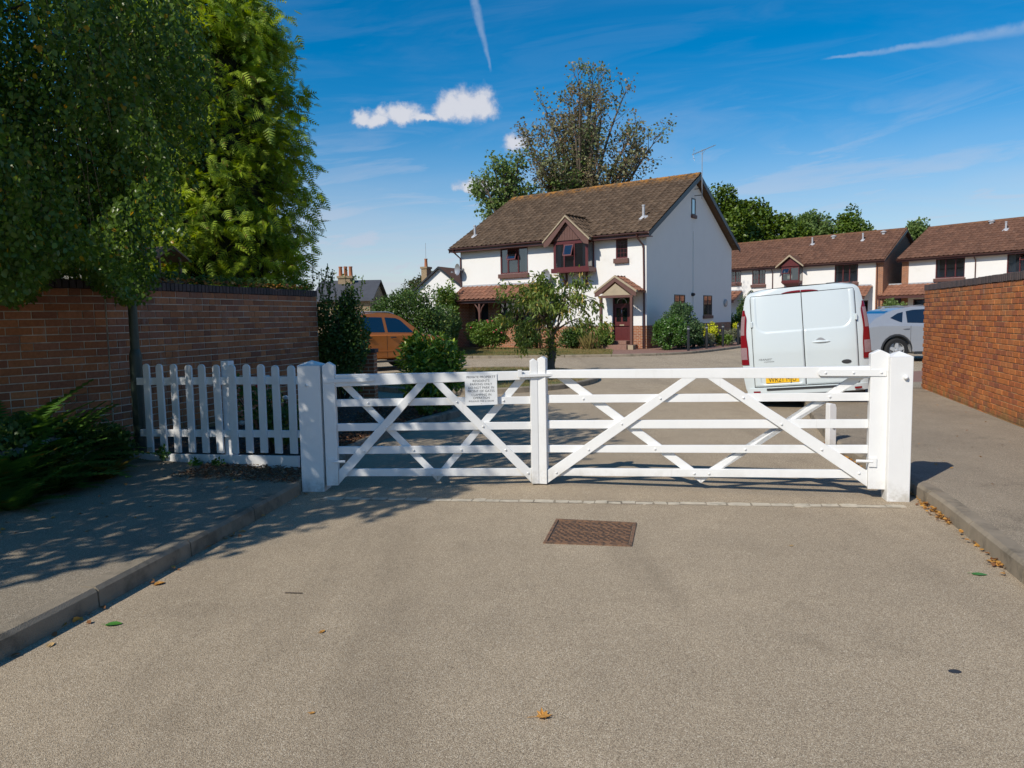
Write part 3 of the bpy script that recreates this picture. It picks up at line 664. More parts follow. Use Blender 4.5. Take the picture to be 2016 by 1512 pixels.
leaf_gate(lg, dict(hinge=(0.095, 0.205, 0.056, 1.215), meet=(2.025, 2.093, 0.012, 1.205),
    top=[(0.205, 0.982), (1.1, 0.999), (2.025, 1.010), (2.025, 1.089), (1.0, 1.091), (0.205, 1.096)],
    rails=[[(0.205, .793), (2.025, .775), (2.025, .845), (0.205, .862)], [(0.205, .563), (2.025, .531), (2.025, .601), (0.205, .634)],
           [(0.205, .346), (2.025, .306), (2.025, .374), (0.205, .416)], [(0.205, .134), (2.025, .080), (2.025, .153), (0.205, .203)]],
    front=[[(1.056, .997), (.964, .996), (.206, .190), (.206, .062)], [(1.109, .997), (1.202, .998), (2.024, .140), (2.024, .018)]],
    back=[[(.257, .980), (.342, .980), (1.128, .137), (1.128, .046)], [(1.893, 1.006), (1.987, 1.006), (1.132, .046), (1.132, .137)]],
    bolts=[(.50, .822, -.003), (.88, .815, -.028), (1.33, .815, -.028), (1.77, .813, -.003), (.665, .59, -.028), (1.57, .575, -.028), (.45, .37, -.028), (.91, .362, -.003), (1.36, .352, -.003), (1.78, .345, -.028), (1.08, .13, -.003), (1.165, .13, -.003), (.28, .145, -.028), (1.99, .115, -.028)],
    pins=[(.15, .275, .282, -1)]))
o = MB(); o.uz([(1.905, 1.035), (2.262, 1.040), (2.262, 1.066), (1.945, 1.062), (1.945, 1.105), (1.905, 1.105)], -0.072, -0.046); o.build('latch_bar', M['white'], lg, bevel=0.003)
o = MB(); o.uz([(0.10, 1.022), (0.56, 1.028), (0.575, 1.045), (0.56, 1.062), (0.10, 1.056)], -0.0505, -0.0455); o.build('hinge_strap', M['white'], lg, bevel=0.002)
rg = thing('gate', 'right leaf of the white field gate in full sun', 'gate', (*PM, 0), heading(PM, PR))
leaf_gate(rg, dict(hinge=(2.868, 3.012, 0.085, 1.272), meet=(-0.008, 0.070, 0.010, 1.225),
    top=[(0.070, 1.020), (2.868, 1.031), (2.868, 1.134), (1.4, 1.110), (0.070, 1.096)],
    rails=[[(.070, .782), (2.868, .836), (2.868, .906), (.070, .857)], [(.070, .537), (2.868, .602), (2.868, .677), (.070, .614)],
           [(.070, .308), (2.868, .385), (2.868, .455), (.070, .376)], [(.070, .083), (2.868, .168), (2.868, .240), (.070, .155)]],
    front=[[(1.447, 1.026), (1.32, 1.026), (.071, .140), (.071, .014)], [(1.536, 1.027), (1.661, 1.027), (2.867, .235), (2.867, .100)]],
    back=[[(.152, 1.022), (.281, 1.022), (1.487, .150), (1.487, .062)], [(2.833, 1.030), (2.72, 1.030), (1.490, .062), (1.490, .150)]],
    bolts=[(.42, .825, -.003), (1.13, .84, -.028), (1.85, .855, -.028), (2.56, .868, -.003), (.78, .60, -.028), (2.17, .625, -.028), (.47, .35, -.028), (1.08, .37, -.003), (1.87, .39, -.003), (2.5, .41, -.028), (1.43, .155, -.003), (1.56, .158, -.003), (.16, .12, -.028), (2.80, .215, -.028),
           (2.515, 1.078, -.0535), (2.735, 1.08, -.0535), (2.95, 1.082, -.0535)],
    strap=(2.453, 2.99, 1.051, 1.106, False), pins=[(2.77, 2.90, .325, 1)]))
o = MB(); o.box(2.47, 2.866, -0.0455, -0.0302, 1.053, 1.104); o.build('hinge_packer', M['white'], rg)
# notice
sg = thing('notice_sign', 'white notice plate with grey capital lettering screwed to the left gate leaf', 'sign', (*PL, 0), heading(PL, PM))
mb = MB(); mb.uz([(1.410, .777), (1.712, .781), (1.710, 1.073), (1.408, 1.066)], -0.0385, -0.0345); mb.build('plate', M['sign'], sg, bevel=0.001)
LINES = [('PRIVATE PROPERTY', 1.034, .268), ('RESIDENTS', .998, .155), ('PARKING ONLY', .967, .205), ('DO NOT PARK IN', .934, .24), ('FRONT OF GATES', .902, .25), ('CLAMPING IN', .867, .185), ('OPERATION', .838, .155), ('RELEASE FEE £120.00', .811, .235)]
for s, z, w in LINES:
    me = text_mesh(s, 0.036 if z > .82 else 0.024); xs = [v.co.x for v in me.vertices]; k = w/(max(xs) - min(xs)); cx = (max(xs) + min(xs))/2; ys = max(v.co.y for v in me.vertices); kz = (0.0215 if z > .82 else 0.014)/ys
    for v in me.vertices: x, y, zz_ = v.co; v.co = (1.561 + (x - cx)*k, -0.0392 - zz_*0.3, z + y*kz)
    me.materials.clear(); link('lettering', me, M['ink'], sg)
for (u, z) in ((1.428, 1.053), (1.69, 1.056), (1.56, .793)):
    o = MB().lathe([(0.004, 0), (0.003, 0.002), (0, 0.0025)], 8).build('screw', M['galv'], sg); o.location = (u, -0.0387, z); o.rotation_euler = (R(90), 0, 0)

# ------------------------------------------------------------------ picket fence
FA, FB = (-4.08, 8.16), (-2.13, 7.44)
pf_ = thing('picket_fence', 'short white picket fence in shade between brick wall and gate post', 'fence', (*FA, 0), heading(FA, FB))
W = M['white_worn']
us = [0.12, 0.315, 0.505, 0.70, 0.885, 1.075, 1.265, 1.455, 1.635, 1.815, 2.0]
for i, u in enumerate(us):
    zb = 0.19 + 0.008*i + random.uniform(-.006, .006); zt = 1.162 + random.uniform(-.006, .006); h = 0.043; lean = random.uniform(-.008, .008)
    poly = [(u - h, zb), (u + h, zb)]
    for a in np.linspace(0, math.pi, 9): poly.append((u + lean + h*math.cos(a), zt - 0.038 + 0.038*math.sin(a)))
    MB().uz(poly, -0.030, -0.008).build('picket', W, pf_, bevel=0.003)
MB().uz([(-.04, .93), (2.08, .968), (2.08, 1.046), (-.04, 1.008)], -0.0075, 0.028).build('rail', W, pf_, bevel=0.003)
MB().uz([(-.03, .36), (2.08, .428), (2.08, .50), (-.03, .438)], -0.0075, 0.028).build('rail', W, pf_, bevel=0.003)
MB().uz([(-.03, .04), (2.06, .06), (2.06, .245), (-.03, .175)], -0.045, -0.010).build('gravel_board', W, pf_, bevel=0.003)
MB().box(1.09, 1.185, 0.029, 0.12, -0.1, 1.195).build('fence_post', W, pf_, bevel=0.004)
kr = thing('knee_rail', 'low broken white rail half buried in the ferns', 'fence', (-4.40, 6.0, 0), R(88))
MB().uz([(-1.2, .19), (1.75, .24), (1.75, .31), (-1.2, .27)], -.02, .02).build('rail', M['white_dirty'], kr, bevel=0.003)
MB().uz([(-1.2, .43), (1.1, .48), (1.1, .55), (-1.2, .50)], -.02, .02).build('rail', M['white_dirty'], kr, bevel=0.003)
for u in (-.6, .95): MB().box(u - .04, u + .04, .022, .09, 0.0, .62).build('fence_post', M['white_dirty'], kr, bevel=0.003)
# ------------------------------------------------------------------ lamp column
lc = thing('lamp_post', 'dark green metal lamp post rising behind the picket fence into the leaves', 'lamp post', (-4.34, 8.62, 0.09))
MB().lathe([(0.0, 0), (0.070, 0.0), (0.069, 1.12), (0.066, 1.16), (0.050, 1.22)], 20).build('base', M['pole_green'], lc, smooth=True)
MB().lathe([(0.050, 1.221), (0.048, 2.4), (0.038, 5.2), (0.0, 5.2)], 20).build('shaft', M['pole_green'], lc, smooth=True)
MB().box(-0.03, 0.03, -0.074, -0.064, 0.35, 0.85).build('access_door', M['pole_green'], lc, bevel=0.003)
mb = MB(); mb.tube([(0, 0, 5.15), (0.05, -0.05, 5.35), (0.3, -0.3, 5.45)], 0.025, 8); mb.build('arm', M['pole_green'], lc, smooth=True)
mb = MB(); mb.lathe([(0, 5.35), (0.10, 5.37), (0.12, 5.45), (0.06, 5.52), (0, 5.53)], 14, (0.36, -0.36, 0)); mb.build('lantern', M['galv'], lc, smooth=True)
# ------------------------------------------------------------------ manhole cover
mh = thing('manhole_cover', 'rusty rectangular iron manhole cover in the road before the gate', 'manhole cover', (0.565, 5.405, 0))
q = [(0.20, 5.16), (0.81, 5.05), (0.94, 5.63), (0.33, 5.78)]; q = [(x - .565, y - 5.405) for x, y in q]
def bil(s, t, z): 
    a = Vector((*q[0], 0)).lerp(Vector((*q[1], 0)), s); b = Vector((*q[3], 0)).lerp(Vector((*q[2], 0)), s); p = a.lerp(b, t); return (p.x, p.y, z)
mb = MB()
for (s0, s1, t0, t1) in ((0, 1, 0, .045), (0, 1, .955, 1), (0, .035, .045, .955), (.965, 1, .045, .955)):
    mb.prism([bil(s0, t0, -.02), bil(s1, t0, -.02), bil(s1, t1, -.02), bil(s0, t1, -.02)], (0, 0, .028))
mb.build('frame', M['iron'], mh)
MB().prism([bil(.042, .055, -.02), bil(.958, .055, -.02), bil(.958, .945, -.02), bil(.042, .945, -.02)], (0, 0, .0215)).build('plate', M['iron_plate'], mh)
mb = MB()
for i in range(11):
    for k in range(14):
        s = 0.08 + i*0.08 + (k % 2)*0.04; t = .09 + k*.062; 
        if s > .93: continue
        ln = .030 if (i + k) % 3 else .016; w = .010
        mb.prism([bil(s - ln, t + ln*.5 - w, .0012), bil(s + ln, t - ln*.5 - w, .0012), bil(s + ln, t - ln*.5 + w, .0012), bil(s - ln, t + ln*.5 + w, .0012)], (0, 0, .005))
for k in range(3):
    c = .2 + k*.3; mb.prism([bil(.05, c + .10, .0012), bil(.95, c - .14, .0012), bil(.95, c - .115, .0012), bil(.05, c + .125, .0012)], (0, 0, .0045))
mb.build('raised_tread', M['iron'], mh)
# white stub post behind the gate
bp = thing('bollard', 'short white wooden stub post on the right pavement behind the gate', 'bollard', (3.66, 8.51, 0.10), R(12))
MB().uz([(-.045, -.1), (.045, -.1), (.045, .40), (.03, .44), (-.02, .45), (-.045, .445)], -.04, .04).build('shaft', M['white_worn'], bp, bevel=0.006)
MB().lathe([(.018, 0), (.018, .006), (0, .008)], 10).build('bolt', M['galv'], bp).matrix_local = Matrix.Translation((0.01, -.041, .17)) @ Matrix.Rotation(R(90), 4, 'X')
# ------------------------------------------------------------------ buildings
def wallgrid(mb, x0, x1, z0, z1, holes, y=0.0, reveal=0.12):
    """front wall in the plane y, facing -y, with real openings (x0,x1,z0,z1)"""
    xs = sorted({x0, x1, *[h[0] for h in holes], *[h[1] for h in holes]}); zs = sorted({z0, z1, *[h[2] for h in holes], *[h[3] for h in holes]})
    xs = [x for x in xs if x0 - 1e-6 <= x <= x1 + 1e-6]; zs = [z for z in zs if z0 - 1e-6 <= z <= z1 + 1e-6]
    for a, b in zip(xs, xs[1:]):
        for c, d in zip(zs, zs[1:]):
            mx, mz = (a + b)/2, (c + d)/2
            if any(h[0] < mx < h[1] and h[2] < mz < h[3] for h in holes): continue
            mb.add([(a, y, c), (b, y, c), (b, y, d), (a, y, d)], [(0, 1, 2, 3)])
    for h in holes:
        a, b, c, d = h; e = y + reveal
        mb.add([(a,y,c),(a,e,c),(a,e,d),(a,y,d)], [(0,1,2,3)]); mb.add([(b,y,c),(b,y,d),(b,e,d),(b,e,c)], [(0,1,2,3)])
        mb.add([(a,y,c),(b,y,c),(b,e,c),(a,e,c)], [(0,1,2,3)]); mb.add([(a,y,d),(a,e,d),(b,e,d),(b,y,d)], [(0,1,2,3)])
    return mb
def window(root, x0, x1, z0, z1, y, cols, fmat='maroon', t=0.055, d=0.06, transom=None, sill=None, curtain=0.0, leading=False, open_col=None):
    """frame with mullions at fractions cols; panes, curtains and sill are its pieces"""
    f = MB(); xs = [x0 + (x1 - x0)*c for c in [0, *cols, 1]]
    f.box(x0, x1, y, y + d, z0, z0 + t); f.box(x0, x1, y, y + d, z1 - t, z1)
    f.box(x0, x0 + t, y, y + d, z0 + t, z1 - t); f.box(x1 - t, x1, y, y + d, z0 + t, z1 - t)
    for c in xs[1:-1]: f.box(c - t*.6, c + t*.6, y - .004, y + d, z0 + t, z1 - t)
    w = f.build('window', M[fmat], root)
    for i, (a, b) in enumerate(zip(xs, xs[1:])):
        a2 = a + (t if i == 0 else t*.6); b2 = b - (t if i == len(xs) - 2 else t*.6)
        zz0, zz1 = z0 + t, z1 - t
        if transom and i in transom:
            zt = transom[i]; MB().box(a2, b2, y - .003, y + d*.9, zt - t*.4, zt + t*.4).build('transom', M[fmat], w)
            if open_col == i:          # top-hung vent standing open
                out = 0.22; q = MB(); e = .035
                P = lambda u, v: (a2 + (b2 - a2)*u, y - .01 - out*(1 - v), zt + (zz1 - zt)*(v*.97))
                for (u0, u1, v0, v1) in ((0, 1, 0, .1), (0, 1, .9, 1), (0, .09, .1, .9), (.91, 1, .1, .9)):
                    q.prism([P(u0, v0), P(u1, v0), P(u1, v1), P(u0, v1)], (0, .03, 0))
                v_ = q.build('open_casement', M[fmat], w)
                q = MB(); q.add([P(.08, .09), P(.92, .09), P(.92, .91), P(.08, .91)], [(0, 1, 2, 3)]); q.build('pane', M['glass'], w)
                MB().add([(a2, y + d*.5, zz0), (b2, y + d*.5, zz0), (b2, y + d*.5, zt - t*.4), (a2, y + d*.5, zt - t*.4)], [(0, 1, 2, 3)]).build('pane', M['glass'], w)
                continue
            for (c0, c1) in ((zz0, zt - t*.4), (zt + t*.4, zz1)):
                MB().add([(a2, y + d*.5, c0), (b2, y + d*.5, c0), (b2, y + d*.5, c1), (a2, y + d*.5, c1)], [(0, 1, 2, 3)]).build('pane', M['glass'], w)
        else:
            MB().add([(a2, y + d*.5, zz0), (b2, y + d*.5, zz0), (b2, y + d*.5, zz1), (a2, y + d*.5, zz1)], [(0, 1, 2, 3)]).build('pane', M['glass'], w)
        if leading:
            q = MB(); nx_, nz_ = leading
            for k in range(1, nx_): xx = a2 + (b2 - a2)*k/nx_; q.box(xx - .009, xx + .009, y + d*.5 - .008, y + d*.5 - .002, zz0, zz1)
            for k in range(1, nz_): z_ = zz0 + (zz1 - zz0)*k/nz_; q.box(a2, b2, y + d*.5 - .0095, y + d*.5 - .0085 + .004, z_ - .009, z_ + .009)
            q.build('glazing_bar', M[fmat], w)
    if curtain:
        for (a, b) in ((x0 + .03, x0 + (x1 - x0)*curtain), (x1 - (x1 - x0)*curtain, x1 - .03)):
            q = MB(); n = 10
            q.add([(a + (b - a)*i/n, y + d + .07 + .02*(i % 2), z) for z in (z0, z1) for i in range(n + 1)], [(i, i + 1, i + n + 2, i + n + 1) for i in range(n)]); q.build('curtain', M['curtain'], w)
    if sill: 
        MB().box(x0 - .07, x1 + .07, y - .16, y - .001, z0 - .22, z0 - .012).build('sill', M[sill], w, bevel=0.006)
    return w
def tile_mesh(name, w, g, mat, rolls=1):
    xs = []; 
    for r in range(rolls):
        o = r*w/rolls; s = w/rolls/0.3
        for x, z in ((0, .010), (.035, .048), (.075, .050), (.115, .010), (.21, .004)): xs.append((o + x*s, z))
    xs.append((w + .01, .012))
    n = len(xs); vs_ = [(x, 0, z + .022) for x, z in xs] + [(x, g*1.1, z*.8) for x, z in xs] + [(x, .003, z - .012) for x, z in xs]
    fs = [(i, i+1, n+i+1, n+i) for i in range(n-1)] + [(2*n+i, 2*n+i+1, i+1, i) for i in range(n-1)]
    m = bpy.data.meshes.new(name); m.from_pydata(vs_, [], fs); m.materials.append(mat); m.update(); return m, np.array(vs_, np.float32), fs
def tile_slope(roof, origin, xd, up, nx_, ny, w, g, mat, solo=0, skip=None, mroot=None, rolls=1, jit=.006):
    """tiles on a slope; origin and dirs in the coordinates of the roof part"""
    me, V0, F0 = tile_mesh('tile', w, g, mat, rolls); xd = Vector(xd).normalized(); up = Vector(up).normalized(); nz = xd.cross(up).normalized()
    rot = Matrix((xd, up, nz)).transposed(); items = []
    for j in range(ny):
        for i in range(nx_):
            p = Vector(origin) + xd*(i*w + (w*.5 if False else 0)) + up*(j*g) + nz*(.004 + random.uniform(0, jit))
            if skip and skip(p + xd*w*.5 + up*g*.5): continue
            items.append(p)
    items.sort(key=lambda p: ((mroot @ (p + up*g*.5)) - Vector((0, 0, 1.6))).length if mroot is not None else 0)
    V = []; F = []; o = 0; r3 = np.array(rot, np.float32)
    for k, p in enumerate(items):
        rr = rot @ Matrix.Rotation(random.uniform(-.02, .02), 3, 'Z') @ Matrix.Rotation(random.uniform(-.012, .012), 3, 'X')
        if k < solo:
            ob = bpy.data.objects.new('tile', me); COL.objects.link(ob); ob.parent = roof; ob.matrix_local = Matrix.Translation(p) @ rr.to_4x4()
        else:
            V.append(V0 @ np.array(rr, np.float32).T + np.array(p, np.float32)); F += [tuple(q + o for q in f) for f in F0]; o += len(V0)
    if V:
        m2 = bpy.data.meshes.new('roof_tiles'); m2.from_pydata(np.concatenate(V).tolist(), [], F); m2.update(); link('roof_tiles', m2, mat, roof, kind='stuff')
def flue(root, x, y, z, h=.55, r=.06):
    f = MB(); f.lathe([(r, -.2), (r, h), (r*1.25, h), (r*1.25, h + .06), (0, h + .07)], 12, (x, y, z)); o = f.build('flue_pipe', M['lead'], root, smooth=True)
    MB().add([(x - .2, y - .22, z - .09), (x + .2, y - .22, z - .09), (x + .2, y + .2, z + .15), (x - .2, y + .2, z + .15), (x, y - .1, z + .12)], [(0, 1, 4), (1, 2, 4), (2, 3, 4), (3, 0, 4)]).build('flue_flashing', M['lead'], root)
    return o
def rainpipe(root, pts, r=.04): return MB().tube(pts, r, 8).build('downpipe', M['gutter'], root, smooth=True)
def gutter(root, x0, x1, y, z):
    n = 8; mb = MB(); r = .062; vs_ = []
    for x in (x0, x1):
        for k in range(n + 1): a = math.pi + math.pi*k/n; vs_.append((x, y + r*math.cos(a), z + r*math.sin(a)))
    mb.add(vs_, [(k, k+1, n+k+2, n+k+1) for k in range(n)]); mb.add([(x0, y - r, z), (x0, y + r, z), (x1, y + r, z), (x1, y - r, z)], [(0, 1, 2, 3)]) if False else None
    mb.box(x0, x1, y - r - .004, y - r, z - .02, z + .006)
    return mb.build('gutter', M['gutter'], root, smooth=True)
# ---- the white house
HA = (6.01, 33.17); HROT = math.atan2(-0.5874, 0.8093)
hs_ = thing('house', 'white rendered two-storey house with brown tiled roof and maroon windows facing the gate', 'house', (*HA, 0), HROT)
HM = Matrix.Translation((*HA, 0)) @ Matrix.Rotation(HROT, 4, 'Z')
HL, HW, EZ, RZ, RY = 10.6, 10.7, 5.02, 8.40, 5.35
SL = (RZ - 5.18)/(RY + .35)
holes = [(-8.01, -6.33, 3.75, 5.0), (-1.51, -.92, 4.14, 4.99), (-1.69, -.80, .40, 2.5), (-8.13, -6.14, 1.19, 2.45), (-9.75, -8.85, .35, 2.4), (-4.30, -2.85, 3.80, 4.98)]
mb = MB(); wallgrid(mb, -HL, 0, 3.0, EZ + .1, [h for h in holes if h[2] > 3]); 
wallgrid(mb, -5.4, 0, 1.11, 3.0, [(-1.69, -.80, 1.11, 2.5)])
mb.add([(-HL, 0, 3.0), (-HL, HW, 3.0), (-HL, HW, EZ + .1), (-HL, 0, EZ + .1), (-HL, RY, EZ + .1 + RY*SL)], [(0, 3, 4, 2, 1)])
mb.add([(-HL, HW, 1), (0, HW, 1), (0, HW, EZ + .1), (-HL, HW, EZ + .1)], [(0, 3, 2, 1)])
mb.add([(0, 0, 1.11), (0, HW, 1.11), (0, HW, EZ + .1), (0, RY, EZ + .1 + RY*SL), (0, 0, EZ + .1)], [(0, 1, 2, 3, 4)])
mb.build('wall', M['render'], hs_)
mb = MB(); wallgrid(mb, -HL, -5.4, 0, 3.0, [h for h in holes if h[3] < 3 and h[0] < -5]); wallgrid(mb, -5.4, -.0, 0, 1.11, [(-1.69, -.80, .40, 1.11)], y=.012)
mb.add([(-HL, 0, 0), (-HL, HW, 0), (-HL, HW, 3.0), (-HL, 0, 3.0)], [(0, 3, 2, 1)])
mb.add([(-.012, 0, 0), (-.012, HW, 0), (-.012, HW, 1.11), (-.012, 0, 1.11)], [(0, 1, 2, 3)])
mb.box(-10.5, -10.1, -1.0, -.002, 0, 2.5)
mb.build('brickwork', M['far_brick'], hs_)
mb = MB(); mb.add([(-HL + .05, 1.3, 0), (-.05, 1.3, 0), (-.05, 1.3, 5), (-HL + .05, 1.3, 5)], [(0, 1, 2, 3)]); mb.add([(-HL + .05, .1, 2.85), (-.05, .1, 2.85), (-.05, 1.3, 2.85), (-HL + .05, 1.3, 2.85)], [(0, 1, 2, 3)]); mb.build('interior', M['dark_in'], hs_)
# roof
rx0, rx1 = -11.0, .32; ey = -.38; ez = 5.18 
rf = MB(); rf.prism([(rx0, ey, ez), (rx1, ey, ez), (rx1, RY, RZ), (rx0, RY, RZ)], (0, .06, -.10)); rf.prism([(rx0, RY, RZ), (rx1, RY, RZ), (rx1, 2*RY - ey, ez), (rx0, 2*RY - ey, ez)], (0, -.06, -.10))
roof = rf.build('roof', M['tile'], hs_)
upv = Vector((0, RY - ey, RZ - ez)); sl_len = upv.length
def dormer_skip(p): 
    hgt = p.z - 5.15
    return abs(p.x + 3.66) < (1.13 - max(0, hgt)*1.0) and p.z < 6.25
tile_slope(roof, (rx0, ey - .04, ez + .005), (1, 0, 0), upv, 38, int(sl_len/.335) + 1, .298, .335, M['tile'], solo=300, skip=dormer_skip, mroot=HM)
for k in range(25):
    x = rx0 + k*.453; mbk = MB(); n = 6
    vs_ = [(x + dx_, RY + .13*math.cos(a), RZ + .005 + .09*math.sin(a) + (.008 if dx_ else 0)) for dx_ in (0, .455) for a in np.linspace(-.15, math.pi + .15, n + 1)]
    mbk.add(vs_, [(i, i + 1, n + i + 2, n + i + 1) for i in range(n)] + [tuple(range(n, -1, -1)), tuple(n + 1 + i for i in range(n + 1))]); mbk.build('ridge_tile', M['tile_ridge'] if 'tile_ridge' in M else M['tile'], roof)
for x in (rx1 + .002, rx0 - .028):
    MB().prism([(x, ey - .05, ez - .24), (x, ey - .05, ez - .01), (x, RY, RZ - .01), (x, RY, RZ - .26)], (.026, 0, 0)).build('bargeboard', M['black'], hs_); MB().prism([(x, RY, RZ - .26), (x, RY, RZ - .01), (x, 2*RY - ey + .05, ez - .01), (x, 2*RY - ey + .05, ez - .24)], (.026, 0, 0)).build('bargeboard', M['black'], hs_)
MB().prism([(0.003, ey, ez - .12), (rx1, ey, ez - .12), (rx1, RY, RZ - .14), (.003, RY, RZ - .14)], (0, 0, -.03)).build('soffit', M['render'], hs_)
MB().box(rx0, rx1 - .002, ey - .03, ey + .0, ez - .20, ez - .005).build('fascia', M['gutter'], hs_)
MB().box(rx0 + .02, rx1 - .02, ey + .002, .02, ez - .20, ez - .17).build('soffit', M['brownwood'], hs_)
gutter(hs_, rx0, -4.85, ey - .095, ez - .03); gutter(hs_, -2.4, rx1, ey - .095, ez - .03)
rainpipe(hs_, [(-.25, ey - .09, ez - .1), (-.25, ey - .06, ez - .22), (-.12, -.06, ez - .55), (-.10, -.05, 3.0), (-.10, -.05, .1)])
rainpipe(hs_, [(-10.72, ey - .09, ez - .1), (-10.68, ey - .06, ez - .2), (-10.56, -.06, ez - .5), (-10.55, -.06, 3.2)])
flue(hs_, -.6, .95, 5.18 + (.95 - ey)*(RZ - ez)/(RY - ey)); flue(hs_, -10.2, .75, 5.18 + (.75 - ey)*(RZ - ez)/(RY - ey))
# windows
window(hs_, -8.01, -6.33, 3.75, 5.0, .03, (.27, .64), transom={1: 4.42}, curtain=.16, sill='brownwood', open_col=1)
window(hs_, -1.51, -.92, 4.14, 4.99, .03, (), sill='brownwood', leading=(3, 4))
window(hs_, -8.13, -6.14, 1.19, 2.45, .03, (.33, .66), curtain=.3, leading=(2, 2))
# oriel bay
BX0, BX1, BY = -4.46, -2.62, -.60
mb = MB(); mb.box(BX0 - .1, BX1 + .1, BY - .08, -.002, 3.60, 3.80); mb.build('bay_base', M['maroon'], hs_)
mb = MB()
for x in (BX0, BX1 - .07): mb.box(x, x + .07, BY, BY + .07, 3.80, 5.0); mb.box(x, x + .07, -.08, -.002, 3.80, 5.0)
mb.box(BX0, BX1, BY, -.002, 4.96, 5.06); bayo = mb.build('bay_frame', M['maroon'], hs_)
window(hs_, BX0 + .071, BX1 - .071, 3.801, 4.958, BY + .002, (.30, .62), transom={1: 4.36}, open_col=1, curtain=.16)
for x, s in ((BX0 + .02, 1), (BX1 - .02, -1)):
    MB().add([(x, BY + .07, 3.81), (x, -.08, 3.81), (x, -.08, 4.95), (x, BY + .07, 4.95)], [(0, 1, 2, 3)]).build('pane', M['glass'], bayo)
    MB().box(x - .018, x + .018, BY + .07, -.08, 3.80, 3.86).build('bay_rail', M['maroon'], bayo)
MB().add([(BX0 + .3, -.1, 3.8), (BX1 - .02, -.1, 3.8), (BX1 - .02, -.1, 4.95), (BX0 + .3, -.1, 4.95)], [(0, 1, 2, 3)]) 
for x in (-4.1, -3.0):
    mb = MB(); mb.beam((x, -.05, 2.95), (x, -.05, 3.6), .08, .08); mb.beam((x, -.08, 3.0), (x, BY + .1, 3.58), .07, .08); mb.build('bracket', M['brownwood'], hs_)
# bay gable roof
gx, gz, gw = -3.66, 6.14, 1.20; gy = BY - .22
mb = MB(); mb.uz([(gx - .98, 5.062), (gx + .98, 5.062), (gx, 5.93)], BY - .04, BY); mb.build('gable_boarding', M['brownwood'], hs_)
for k in range(14):
    x = gx - .91 + k*.14; h = (0.98 - abs(x - gx))*.885
    if h > .05: MB().box(x - .055, x + .055, BY - .052, BY - .0405, 5.07, 5.06 + h).build('board', M['brownwood'], hs_)
dr = MB()
for s in (-1, 1): dr.prism([(gx, gy, gz - .03), (gx + s*gw, gy, 5.08), (gx + s*gw, .5, 5.08), (gx, 2.4, gz - .03)], (0, 0, -.07))
dr_ = dr.build('bay_roof', M['tile'], hs_)
for s in (-1, 1):
    up = Vector((-s*gw, 0, gz - 5.09)); L = up.length
    org = (gx + s*gw, gy if s > 0 else gy + 6*.298, 5.10); tile_slope(dr_, org, (0, s, 0), up, 6, 5, .298, .335, M['tile'], skip=lambda p: p.y > .15 + (p.z - 5.1)*1.9)
for s in (-1, 1): MB().prism([(gx, gy - .03, gz + .06), (gx + s*(gw + .06), gy - .03, 5.07), (gx + s*(gw + .06), gy - .03, 4.99), (gx, gy - .03, gz - .02)], (0, .16, 0)).build('verge_mortar', M['verge'], hs_)
for s in (-1, 1): MB().prism([(gx, gy + .0, gz - .03), (gx + s*gw, gy + .0, 5.01), (gx + s*gw, gy + .0, 4.80), (gx + s*(gw - .25), gy, 4.86), (gx, gy + .0, gz - .25)], (0, .03, 0)).build('bargeboard', M['brownwood'], hs_)
# porch over the door
px_, pz = -1.06, 3.27; pw = 1.02; py = -.95
pr = MB()
for s in (-1, 1): pr.prism([(px_, py, pz), (px_ + s*pw, py, 2.62), (px_ + s*pw, -.002, 2.62), (px_, -.002, pz)], (0, 0, -.05))
pr_ = pr.build('porch_roof', M['tile_canopy'], hs_)
for s in (-1, 1):
    up = Vector((-s*pw, 0, pz - 2.62)); tile_slope(pr_, (px_ + s*pw, py if s > 0 else py + 3*.31, 2.63), (0, s, 0), up, 3, 4, .31, .31, M['tile_canopy'])
for s in (-1, 1): MB().prism([(px_, py - .03, pz + .07), (px_ + s*(pw + .03), py - .03, 2.66), (px_ + s*(pw + .03), py - .03, 2.57), (px_, py - .03, pz - .02)], (0, .12, 0)).build('verge_mortar', M['verge'], hs_)
for s in (-1, 1): MB().prism([(px_, py - .012, pz - .03), (px_ + s*pw, py - .012, 2.56), (px_ + s*pw, py - .012, 2.42), (px_ + s*(pw - .16), py - .012, 2.44), (px_, py - .012, pz - .2)], (0, .03, 0)).build('bargeboard', M['brownwood'], hs_)
MB().uz([(px_ - .72, 2.47), (px_ + .72, 2.47), (px_, 2.98)], py + .03, py + .05).build('gable_boarding', M['verge'], hs_)
MB().box(px_ - .85, px_ + .85, py + .02, py + .12, 2.36, 2.465).build('porch_beam', M['brownwood'], hs_)
for x in (-.29, -1.80): MB().box(x - .055, x + .055, py + .02, py + .13, .28 if x > -1 else .1, 2.36).build('porch_post', M['brownwood'], hs_)
MB().box(-.42, -.16, py - .06, py + .2, .0, .28).build('post_base', M['verge'], hs_, bevel=.01)
mb = MB(); mb.box(-1.75, -.45, py - .12, -.002, .0, .285); mb.box(-1.70, -.75, -.5, -.003, .287, .45); mb.build('doorstep', M['blocks'], hs_, bevel=.01)
